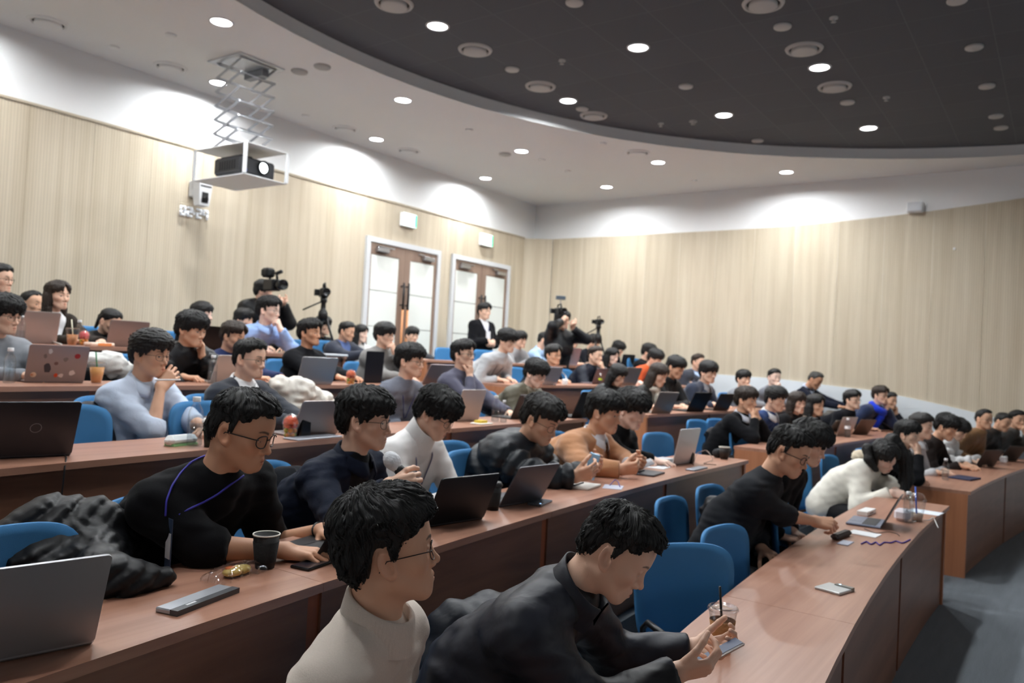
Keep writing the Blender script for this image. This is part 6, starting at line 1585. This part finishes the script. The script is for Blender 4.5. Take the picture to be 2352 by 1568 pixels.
slab('snack_pack', 228, 795, 4, 0, (.1, .2, .03), (236, 214, 196), 'white and orange snack pack in the top row', 'snack', 0, .5, .008, parts=[('orange_print', (.0502, -.04, .004), (.0506, .07, .026), (232, 150, 90), .5, 0)])
slab('tray', 720, 1006, 2, 0, (.11, .34, .01), (170, 174, 182), 'thin grey tray with cables before the taupe laptop', 'tray', .3, .4)
slab('phone', 700, 1004, 2, 0, (.02, .07, .13), (22, 23, 26), 'black phone on a stand before the taupe laptop', 'phone', .1, .3, .004)
slab('tissue_box', 782, 992, 2, 0, (.08, .1, .055), (228, 222, 214), 'small white box at the right of the taupe laptop', 'box', 0, .6)
slab('tablet', 862, 878, 3, 0, (.17, .14, .012), (120, 140, 168), 'blue tinted tablet leaning before the black one', 'tablet', .2, .2)
slab('charger_cube', 1297, 884, 3, 0, (.05, .06, .07), (238, 240, 240), 'white charger with looped cable on the far fourth row', 'charger', 0, .4, .008)
slab('paper_stack', 750, 818, 4, 0, (.2, .4, .02), (222, 226, 230), 'pale papers on the top row desk beside the aisle', 'paper', 0, .8)
# lens case lying on the desk end
p = desk_pt(1672, 1050, 1); o = MB(); o.M = Matrix.Rotation(pi/2, 4, 'X'); o.lathe([(.0005, -.14), (.02, -.139), (.034, -.125), (.036, -.05), (.032, 0), (.036, .05), (.034, .125), (.02, .139), (.0005, .14)], n=20); o = o.build('pouch', plain('black_nylon', srgb(26, 27, 30), .7, bump=.3), None, smooth=True); o.location = (p[0]-.05, p[1], p[2]+.036); o.rotation_euler = (0, 0, rowang(p)); tag(o, 'black cylindrical pouch behind the dark paper cup', 'pouch')
# snack in a clear bag
p = desk_pt(540, 1322, 1); root = empty('snack_bag', p, rowang(p)+.1); tag(root, 'clear bag with a yellow and orange pastry before the black cup', 'snack')
V, Q = snets(lambda P: smin(ell(P, (0, -.012, .016), (.026, .034, .015)), ell(P, (.004, .026, .015), (.022, .03, .014)), .01)+.0015*wob(P, 2, .02), (-.04, -.06, .0), (.04, .07, .04), .003)
ob('pastry', mesh_np('pastry', V, Q), plain('pastry', srgb(226, 196, 110), .6, var=.15, vscale=30), root)
V, Q = snets(lambda P: ell(P, (-.004, -.018, .027), (.014, .018, .006)), (-.03, -.05, .015), (.03, .02, .04), .0025); ob('orange_filling', mesh_np('filling', V, Q), plain('orange_food', srgb(224, 112, 42), .4), root)
nu, nv = 22, 14; VV = []; FF = []
for i_ in range(nu):
    for j_ in range(nv):
        u, v = -1+2*i_/(nu-1), -1+2*j_/(nv-1); b_ = max(0, 1-(abs(u)**2.2))*max(0, 1-abs(v)**2.2)
        VV.append((v*.047+.004*math.sin(u*17), u*.105+.004*math.sin(v*11), .003+.035*b_**.5+.004*math.sin(u*23+v*19)*(1-b_)+.003*abs(math.sin(v*9+u*31))))
for i_ in range(nu-1):
    for j_ in range(nv-1): a = i_*nv+j_; FF.append((a, a+1, a+nv+1, a+nv))
ob('wrapper', mesh_np('wrapper', VV, FF), clear_mat('clear_film', (.97, .97, .97), gloss=.14), root)
# the phone in the two hands, pale blue phone, tablet, pen, microphone
def held(name, c, xd, zd, size, col, label, cat, metal=.2, parts=(), bev=.004):
    x = np.array(xd, float); x /= np.linalg.norm(x); z = np.array(zd, float); z -= x*np.dot(x, z); z /= np.linalg.norm(z); y = np.cross(z, x)
    root = empty(name, (0, 0, 0)); root.matrix_world = Matrix(((x[0], y[0], z[0], c[0]), (x[1], y[1], z[1], c[1]), (x[2], y[2], z[2], c[2]), (0, 0, 0, 1))); tag(root, label, cat)
    MB().box([-q/2 for q in size], [q/2 for q in size], bev).build('casing', plain('h_%s_%d_%d_%d' % (name, *col), srgb(*col), .3, metal), root)
    for pn, lo, hi, cc, em in parts: MB().box(lo, hi).build(pn, emit('he_%d_%d_%d' % cc, srgb(*cc), em) if em else plain('hp_%d_%d_%d' % cc, srgb(*cc), .3), root)
    return root
held('phone', at_d(1648, 1500, 2.16), CR*.86+CU*.40+CF*.1, CU*.85-CR*.40+CF*.12, (.148, .072, .0085), (176, 170, 168), 'pale phone held in both hands by the man in the shell jacket', 'phone', .5, [('screen', (-.07, -.033, .0046), (.07, .033, .005), (60, 70, 90), .4)])
held('phone', at_d(1360, 1070, 4.55), CU*.95+CR*.25, -CR*.5-CF*.6+CU*.2, (.15, .074, .009), (150, 186, 214), 'pale blue phone held up by the man in the puffer jacket', 'phone', .3, [('camera_bump', (.045, -.03, -.0062), (.068, .0, -.0045), (90, 110, 130), 0)])
held('tablet', at_d(1474, 1068, 5.35), CR*.9+CU*.35, CU*.9-CR*.35-CF*.2, (.16, .11, .008), (150, 152, 158), 'silver tablet held by the man in the camel coat', 'tablet', .4)
pn = held('pen', lbs['p']+0, (1, .0, 0), (0, 0, 1), (.14, .009, .009), (236, 236, 236), 'white pen held at the chin by the pale blue shirt man', 'pen', 0)
q_ = at_d(385, 872, np.dot(lbs['p']-EYE, CF)-.16); pn.matrix_world = Matrix(((CR[0], CF[0], CU[0], q_[0]), (CR[1], CF[1], CU[1], q_[1]), (CR[2], CF[2], CU[2], q_[2]), (0, 0, 0, 1)))
mc0, mc1 = at_d(897, 1054, 3.035), at_d(972, 1146, 3.0); ax_ = (mc1-mc0)/np.linalg.norm(mc1-mc0)
root = empty('microphone', mc0); tag(root, 'black hand-held microphone with a white cover over its head', 'microphone')
z_ = Vector(ax_); rot = z_.to_track_quat('Z', 'Y').to_matrix().to_4x4(); L_ = float(np.linalg.norm(mc1-mc0))
mb = MB(); mb.M = rot; mb.lathe([(.0005, .03), (.019, .031), (.022, .06), (.017, .09), (.0135, L_*.8), (.0145, L_), (.0005, L_)], n=20); mb.build('handle', M_BLACK, root, smooth=True)
V, Q = snets(lambda P: smin(ell(P, (0, 0, .005), (.03, .03, .036)), cap(P, (0, 0, .02), (0, 0, .045), .026, .02), .02)+.0018*wob(P, 3, .02), (-.045, -.045, -.045), (.045, .045, .07), .0035)
o = ob('foam_cover', mesh_np('cover', V, Q), plain('white_foam', srgb(206, 208, 212), .7, bump=.4, bscale=80), root); o.matrix_local = rot
# cables
def cable(name, pts, r, col, label, cat='cable'):
    P_ = np.array([np.array(q) for q in pts]); tt = np.linspace(0, len(P_)-1, 12*len(P_)); C_ = np.stack([np.interp(tt, range(len(P_)), P_[:, k]) for k in range(3)], 1)
    for _ in range(12): C_[1:-1] = (C_[:-2]+2*C_[1:-1]+C_[2:])/4
    o = MB().tube(C_, r, 6).build(name, plain('cable_%d_%d_%d' % col, srgb(*col), .5), None, smooth=True); tag(o, label, cat)
zt = lambda row: FH[row]+TH+.004
def cp(px, py, row, dz=0.): q = on_desk(px, py, row, .01, .48); q[2] += .004+dz; return q
e0 = cp(142, 1045, 2); fr_, _ = on_row(150, 1064, 2, -.008); f2_, _ = on_row(140, 1150, 2, -.012)
cable('power_cable', [cp(95, 1045, 2), cp(120, 1043, 2), cp(140, 1040, 2), cp(153, 1052, 2), fr_, f2_, f2_+np.array([0, 0, -.35])], .003, (22, 22, 24), 'black power cable hanging over the third row desk edge')
cable('charging_cable', [cp(62, 1484, 1, .003), cp(90, 1462, 1, .035), cp(96, 1440, 1, .05), cp(82, 1420, 1, .045), cp(62, 1425, 1, .02)], .004, (120, 122, 126), 'grey charging cable looping beside the power brick')
cable('charging_cable', [cp(1592, 1068, 1), cp(1600, 1050, 1, .03), cp(1622, 1046, 1, .045), cp(1640, 1060, 1, .01), cp(1612, 1066, 1), cp(1645, 1068, 1)], .003, (120, 100, 92), 'brown tangled cable beside the white laptop')
cable('charging_cable', [cp(40, 786, 4, .01), cp(80, 776, 4, .08), cp(110, 782, 4, .02), cp(140, 800, 4, .0)], .007, (206, 202, 196), 'pale cable running over the top row desk edge')
cable('charging_cable', [cp(1272, 886, 3, .0), cp(1275, 870, 3, .1), cp(1290, 862, 3, .14), cp(1300, 872, 3, .08), cp(1300, 884, 3, .02)], .005, (230, 230, 230), 'white cable loop beside the white charger')
cable('earphone_cable', [cp(1985, 1215, 0), cp(2010, 1226, 0), cp(2040, 1222, 0), cp(2060, 1226, 0), cp(2066, 1232, 0)], .002, (60, 52, 52), 'thin dark cable before the sideways laptop')
cable('charging_cable', [cp(2095, 1200, 0), cp(2115, 1195, 0), cp(2135, 1196, 0), cp(2143, 1205, 0, -.0), at_z(2143, 1210, TH-.03)+np.array([.03, 0, 0])], .003, (226, 224, 222), 'white cable drooping over the front desk edge')
cable('violet_lanyard', [cp(1978, 1250, 0), cp(1990, 1244, 0), cp(2000, 1252, 0), cp(2012, 1245, 0), cp(2020, 1254, 0), cp(2030, 1246, 0), cp(2046, 1248, 0), cp(2058, 1243, 0), cp(2072, 1249, 0), cp(2090, 1247, 0)], .004, (76, 56, 150), 'violet lanyard tangled on the front desk', 'lanyard')
cable('violet_lanyard', [cp(1400, 1116, 1), cp(1412, 1110, 1, .02), cp(1420, 1112, 1, .01), cp(1424, 1120, 1)], .003, (92, 84, 150), 'short violet ribbon on the badge beside the notebook', 'lanyard')
# ---- the typing man's lanyard thrown over his shoulder, badge hanging by the chair
def skin_pt(info, px, py, lift=.006):
    d = ray(px, py); lo_, hi_ = info['d']-.9, info['d']+.5
    ts = np.linspace(lo_, hi_, 160); P_ = np.array([info['loc'](EYE+d*t_) for t_ in ts]); v = info['sdf']((P_[:, 0], P_[:, 1], P_[:, 2]))
    k = np.argmax(v < lift) if (v < lift).any() else int(np.argmin(v)); return P_[k]
def drape(info, name, pix, r, col, mat=None):
    P_ = np.array([skin_pt(info, *q) for q in pix]); tt = np.linspace(0, len(P_)-1, 10*len(P_)); C_ = np.stack([np.interp(tt, range(len(P_)), P_[:, k]) for k in range(3)], 1)
    for _ in range(6): C_[1:-1] = (C_[:-2]+2*C_[1:-1]+C_[2:])/4
    MB().tube(C_, r, 6).build(name, mat or plain('ribbon_%d_%d_%d' % col, srgb(*col), .6), info['root'], smooth=True); return C_
drape(blk, 'lanyard', [(560, 1092), (530, 1112), (500, 1135), (470, 1152), (440, 1166), (410, 1182)], .0035, (56, 50, 160))
drape(blk, 'lanyard', [(500, 1040), (470, 1046), (440, 1060), (415, 1085), (395, 1115), (382, 1150), (380, 1185)], .0035, (56, 50, 160))
bp_ = skin_pt(blk, 396, 1190, .012); 
lw_ = blk['loc'](at_d(378, 1300, blk['d']+.02)); lw_ = bp_+np.array([0, 0, -.165])
sd_ = np.array([-.35, -.9, 0]); sd_ /= np.linalg.norm(sd_); tn_ = np.cross(sd_, (0, 0, 1))
mb = MB()
for (z0, z1, w_, off_, nm_, mt_) in ((0., .17, .022, .0, 'name_badge', plain('badge_dark_blue', srgb(58, 74, 100), .4)), (.045, .125, .017, .0022, 'badge_print', plain('badge_white', srgb(226, 228, 232), .4))):
    m2 = MB(); V4 = [bp_+tn_*a*w_-np.array([0, 0, b_])+sd_*(.006+off_+c_) for c_ in (0, .002) for a, b_ in ((-1, z1), (1, z1), (1, z0), (-1, z0))]
    m2.add(V4, [(0, 1, 2, 3), (7, 6, 5, 4), (0, 4, 5, 1), (1, 5, 6, 2), (2, 6, 7, 3), (3, 7, 4, 0)]); m2.build(nm_, mt_, blk['root'])
# watch on his wrist, watch of the suited man
def wrist_ring(info, side, mat, r=.031):
    w, el, fd, _, _, _ = info['arms'][side]; a = (w-el)/np.linalg.norm(w-el); c = w-a*.02; u = np.cross(a, (0, 0, 1)); u /= np.linalg.norm(u); v = np.cross(a, u)
    MB().tube([c+(u*math.cos(q)+v*math.sin(q)*.85)*r for q in np.linspace(0, 2*pi, 20, endpoint=False)], .006, 6, closed=True).build('wristband', mat, info['root'], smooth=True)
wrist_ring(blk, 1, M_BLACK, .033); wrist_ring(suit, -1, M_CHROME, .034)
# scarf of the blue scarf man, white scarf of the woman
def scarf(info, col, r=.045):
    Nk, t, fw, lat, s = info['Nk'], info['t'], info['fw'], info['lat'], info['s']
    ring = [Nk+t*(.03+.02*math.cos(a))*1.-t*.01+fw*(.085*math.cos(a)+.01)+lat*.085*math.sin(a) for a in np.linspace(0, 2*pi, 20, endpoint=False)]
    def f(P):
        d = None
        for k in range(20):
            q = cap(P, ring[k], ring[(k+1) % 20], r*.85, r*.85); d = q if d is None else smin(d, q, .02)
        d = smin(d, cap(P, Nk+fw*.12-t*.02, Nk+fw*.17-t*.2+lat*.02, r, r*.9), .03); return d+.006*wob(P, 6, .05)
    pts = np.array(ring+[Nk+fw*.17-t*.2]); V, Q = snets(f, pts.min(0)-.08, pts.max(0)+.08, .012); ob('scarf', mesh_np('scarf', V, Q), cloth_mat(col, None, 'wool'), info['root'])
scarf(blu, (28, 60, 200)); scarf(wsc, (214, 206, 192), .034)
# the long hair of the woman in the cream sweater falls forward to the desk
def fall(info, pts, r0, r1):
    P_ = [info['loc'](q) for q in pts]
    def f(P):
        d = None
        for k in range(len(P_)-1):
            ra, rb = [r0+(r1-r0)*q/(len(P_)-1) for q in (k, k+1)]; q = cap(P, P_[k], P_[k+1], ra, rb); d = q if d is None else smin(d, q, .03)
        return d-.004*np.sin(np.arctan2(P[1]-P_[1][1], P[0]-P_[1][0])*14+P[2]*9)+.003*wob(P, 4, .05)
    A = np.array(P_); V, Q = snets(f, A.min(0)-.09, A.max(0)+.09, .0075); me = mesh_np('hair_fall', V, Q)
    st = np.stack([np.arctan2(V[:, 1]-A[1, 1], V[:, 0]-A[1, 0]), V[:, 2]*4, V[:, 0]*4], 1).astype(F32); a = me.attributes.new('strand', 'FLOAT_VECTOR', 'POINT'); a.data.foreach_set('vector', st.ravel())
    ob('hair_fall', me, M_HAIR['black'], info['root'])
dw = wwo['d']
fall(wwo, [at_d(2050, 1012, dw+.06), at_d(2078, 1052, dw+.05), at_d(2082, 1100, dw+.02), at_d(2062, 1150, dw-.02)], .062, .045)
fall(wwo, [at_d(1992, 1030, dw+.02), at_d(1996, 1056, dw-.03), at_d(2012, 1078, dw-.06)], .04, .02)
# ================================================================== garments left on chairs and desks
def garment(name, label, segs, col, h=.016, amp=.012, wl=.09, kind='shell', k=.05, group=None, cut=None):
    A = np.array([q for s in segs for q in s[:2]]); rm = max(max(s[2], s[3]) for s in segs)
    org_ = A.mean(0); org_[2] = A[:, 2].min()-rm*.5
    S_ = [(np.array(a)-org_, np.array(b)-org_, ra, rb) for a, b, ra, rb in segs]
    sd = sum(ord(c) for c in label)
    def f(P):
        d = None
        for a, b, ra, rb in S_:
            q = cap(P, a, b, ra, rb); d = q if d is None else smin(d, q, k)
        d = d+amp*(.9-2.2*np.abs(wob((P[0], P[1], P[2]*1.3), sd % 97, wl*2.1))-.8*np.abs(wob(P, sd % 89+5, wl*1.1)))
        if cut is not None: d = smax(d, (cut-org_[2])-P[2], .01)
        return d
    lo = (A-org_).min(0)-rm-.03; hi = (A-org_).max(0)+rm+.03
    V, Q = snets(f, lo, hi, h)
    o = ob(name, mesh_np(name, V, Q), cloth_mat(col, None, kind)); o.location = org_; tag(o, label, 'garment', group or 'coats laid aside')
    return o
def R_(px, py, row, o): return on_row(px, py, row, o)[0]
def T_(px, py, row, up=.03): q = at_z(px, py, FH[row]+TH+up); return q
garment('padded_coat', 'big black padded coat heaped on a chair and over the second row desk at left', [(R_(15, 1262, 1, .80), R_(120, 1222, 1, .78), .085, .10), (R_(120, 1222, 1, .78), R_(215, 1222, 1, .74), .10, .10), (R_(215, 1222, 1, .74), R_(275, 1270, 1, .68), .10, .075), (R_(90, 1300, 1, .72), R_(210, 1290, 1, .64), .11, .10), (R_(210, 1290, 1, .64), T_(255, 1318, 1, .05), .09, .055), (T_(185, 1338, 1, .035), T_(300, 1330, 1, .035), .05, .045), (T_(300, 1330, 1, .035), T_(378, 1324, 1, .028), .045, .03), (R_(60, 1330, 1, .72), R_(160, 1340, 1, .62), .10, .08)], (22, 23, 27), .008, .0075, .085)
garment('padded_jacket', 'navy black padded jacket hung over the chair of the man bent over his phone', [(R_(1040, 1440, 0, .98), R_(1130, 1410, 0, .94), .07, .07), (R_(1035, 1470, 0, .98), R_(1030, 1560, 0, .95), .085, .10), (R_(1100, 1470, 0, .92), R_(1085, 1568, 0, .90), .10, .11), (R_(1120, 1430, 0, .95), R_(1160, 1400, 0, 1.0), .07, .06), (R_(1035, 1560, 0, .95), R_(1040, 1700, 0, .92), .1, .1)], (24, 31, 44), .011, .007, .13)
garment('padded_jacket', 'dark grey padded jacket on the chair beside the pale blue shirt man', [(R_(195, 955, 2, .95), R_(215, 1000, 2, .92), .075, .09), (R_(215, 1000, 2, .92), R_(235, 1030, 2, .9), .09, .09)], (48, 48, 56), .016, .01)
garment('padded_coat', 'white quilted coat draped over a chair between suited man and taupe laptop', [(R_(640, 890, 2, .85), R_(690, 900, 2, .80), .075, .085), (R_(690, 900, 2, .80), R_(740, 925, 2, .74), .085, .07), (R_(740, 925, 2, .74), R_(768, 942, 2, .70), .07, .04), (R_(670, 935, 2, .80), R_(720, 960, 2, .75), .08, .08)], (224, 220, 210), .014, .010, .09)
garment('coat', 'black and grey coat lining showing under the white quilted coat', [(R_(640, 935, 2, .9), R_(680, 965, 2, .84), .07, .07), (R_(680, 965, 2, .84), R_(690, 1000, 2, .84), .07, .08)], (60, 58, 56), .016, .01)
garment('coat', 'dark coat over the chair between the typing man and the microphone man', [(R_(640, 1105, 1, .95), R_(685, 1100, 1, .93), .06, .06), (R_(650, 1130, 1, .92), R_(690, 1160, 1, .92), .08, .09)], (46, 48, 54), .013, .008, .09, 'wool')
garment('fleece_coat', 'white fleece coat over a chair right of the sticker laptop', [(R_(205, 826, 3, .8), R_(255, 836, 3, .78), .05, .08), (R_(255, 836, 3, .78), R_(292, 858, 3, .76), .08, .075)], (226, 226, 222), .014, .010, .06, 'wool')
garment('coat', 'black coat on the chair under the white fleece coat', [(R_(215, 862, 3, .85), R_(275, 872, 3, .82), .09, .09)], (26, 27, 31), .018, .01)
garment('coat', 'black coat over a chair beside the charcoal sweater man', [(R_(1640, 1160, 0, 1.02), R_(1668, 1165, 0, .98), .06, .06), (R_(1645, 1190, 0, 1.0), R_(1650, 1260, 0, .98), .09, .12), (R_(1680, 1200, 0, .95), R_(1700, 1300, 0, .9), .08, .12)], (30, 30, 34), .018, .012)
garment('coat', 'black coat with a yellow lining on the chair at the far second row aisle end', [(R_(1640, 1000, 1, .95), R_(1660, 1010, 1, .93), .09, .10), (R_(1640, 1030, 1, .95), R_(1650, 1060, 1, .93), .11, .12)], (28, 28, 31), .02, .012)
garment('scarf', 'mustard and cream scarf lying on the black coat at the aisle', [(R_(1663, 976, 1, .88), R_(1668, 1000, 1, .86), .035, .03)], (206, 178, 110), .014, .006, .06, 'wool')
garment('fur_coat', 'beige fur coat behind the cream sweater woman', [(R_(1975, 1050, 0, .85), R_(2000, 1060, 0, .85), .07, .07)], (206, 192, 168), .016, .01, .04, 'wool')
garment('jacket', 'dark coat on a chair behind the slate sweater man', [(R_(1110, 920, 2, .9), R_(1135, 935, 2, .88), .08, .1)], (62, 62, 68), .02, .012)
garment('jacket', 'black jacket on a chair between the tan top woman and the purple lanyard man', [(R_(1905, 960, 1, .9), R_(1930, 965, 1, .88), .10, .11)], (70, 66, 62), .022, .012)
# ================================================================== cameras and tripods
def tripod(base, top, label, name='tripod', spread=.45):
    root = empty(name, (base[0], base[1], base[2])); tag(root, label, 'tripod', 'camera tripods'); H_ = top-base[2]
    for k in range(3):
        a = k*2*pi/3+.5; c_, s_ = math.cos(a)*spread, math.sin(a)*spread
        m = MB().tube([(c_*.06, s_*.06, H_*.86), (c_*.55, s_*.55, H_*.42)], .014, 8).tube([(c_*.5, s_*.5, H_*.46), (c_, s_, .01)], .010, 8); l_ = m.build('leg', M_BLACK, root, smooth=True)
        MB().lathe([(.014, 0), (.014, .02)], (c_, s_, 0), 10).build('foot', M_BLACKM, l_)
        MB().tube([(0, 0, H_*.5), (c_*.48, s_*.48, H_*.48)], .006, 6).build('spreader', M_BLACK, root)
    MB().lathe([(.03, H_*.80), (.06, H_*.82), (.055, H_*.87), (.03, H_*.9), (.028, H_*.95), (.04, H_*.96), (.04, H_)], n=16).build('head', M_BLACK, root, smooth=True)
    MB().tube([(.0, -.03, H_*.96), (-.1, -.22, H_*.88)], .009, 8).build('pan_handle', M_BLACK, root, smooth=True)
    return root
def video_camera(p, rz, label, sc_=1., hood=False):
    root = empty('video_camera', p, rz); root.scale = (sc_,)*3; tag(root, label, 'camera', 'cameras at the back of the hall')
    MB().box((-.12, -.05, 0), (.06, .05, .11), .012).build('body', M_BLACK, root)
    mb = MB(); mb.M = Matrix.Translation((.06, 0, .055)) @ Matrix.Rotation(pi/2, 4, 'Y'); mb.lathe([(.042, 0), (.045, .06), (.05, .065), (.05, .12), (.044, .121), (.036, .105), (.0005, .1)], n=24); mb.build('lens', plain('lens_black', srgb(14, 15, 18), .2), root, smooth=True)
    MB().tube([(-.08, 0, .105), (-.07, 0, .16), (.04, 0, .17), (.06, 0, .11)], .012, 8).build('top_handle', M_BLACK, root, smooth=True)
    if hood:
        MB().box((-.16, -.06, .13), (-.04, .04, .22), .02).build('viewfinder_hood', M_BLACKM, root)
        MB().tube([(.04, 0, .165), (.1, .02, .185)], .018, 10).build('microphone', M_BLACK, root, smooth=True)
    else:
        MB().box((-.16, -.1, .02), (-.1, -.03, .1), .006).build('monitor', M_BLACK, root)
    return root
def cam_at(px, py, dep, rz, label, sc_=1., hood=False): return video_camera(at_d(px, py, dep), rz, label, sc_, hood)
cam_at(628, 668, 8.55, -.15, 'shoulder video camera with a hooded viewfinder at the operator\'s face', 1.15, True)
tp = at_d(744, 682, 9.3); tripod((tp[0], tp[1], FH[4]), tp[2], 'black tripod against the wall between operator and first door')
video_camera((tp[0], tp[1], tp[2]), -.55, 'camera with a large lens on the tall black tripod', .95)
tp2 = at_d(1375, 745, 12.2); tripod((tp2[0], tp2[1], FH[4]), tp2[2], 'thin black tripod right of the photographer', spread=.42)
video_camera((tp2[0], tp2[1], tp2[2]), -.7, 'small camera with a receiver on the thin tripod', .75)
cr_ = cam_at(1285, 722, 11.0, -.55, 'camera raised to the photographer\'s face', .85)
root = empty('field_monitor', at_d(1288, 684, 11.0), -.55); tag(root, 'flat grey monitor on top of the photographer\'s camera', 'monitor')
MB().box((-.02, -.07, -.025), (.02, .07, .03), .005).build('panel', plain('grey_panel', srgb(84, 94, 104), .4), root); MB().tube([(0, 0, -.025), (0, 0, -.14)], .008, 8).build('mount', M_CHROME, root)
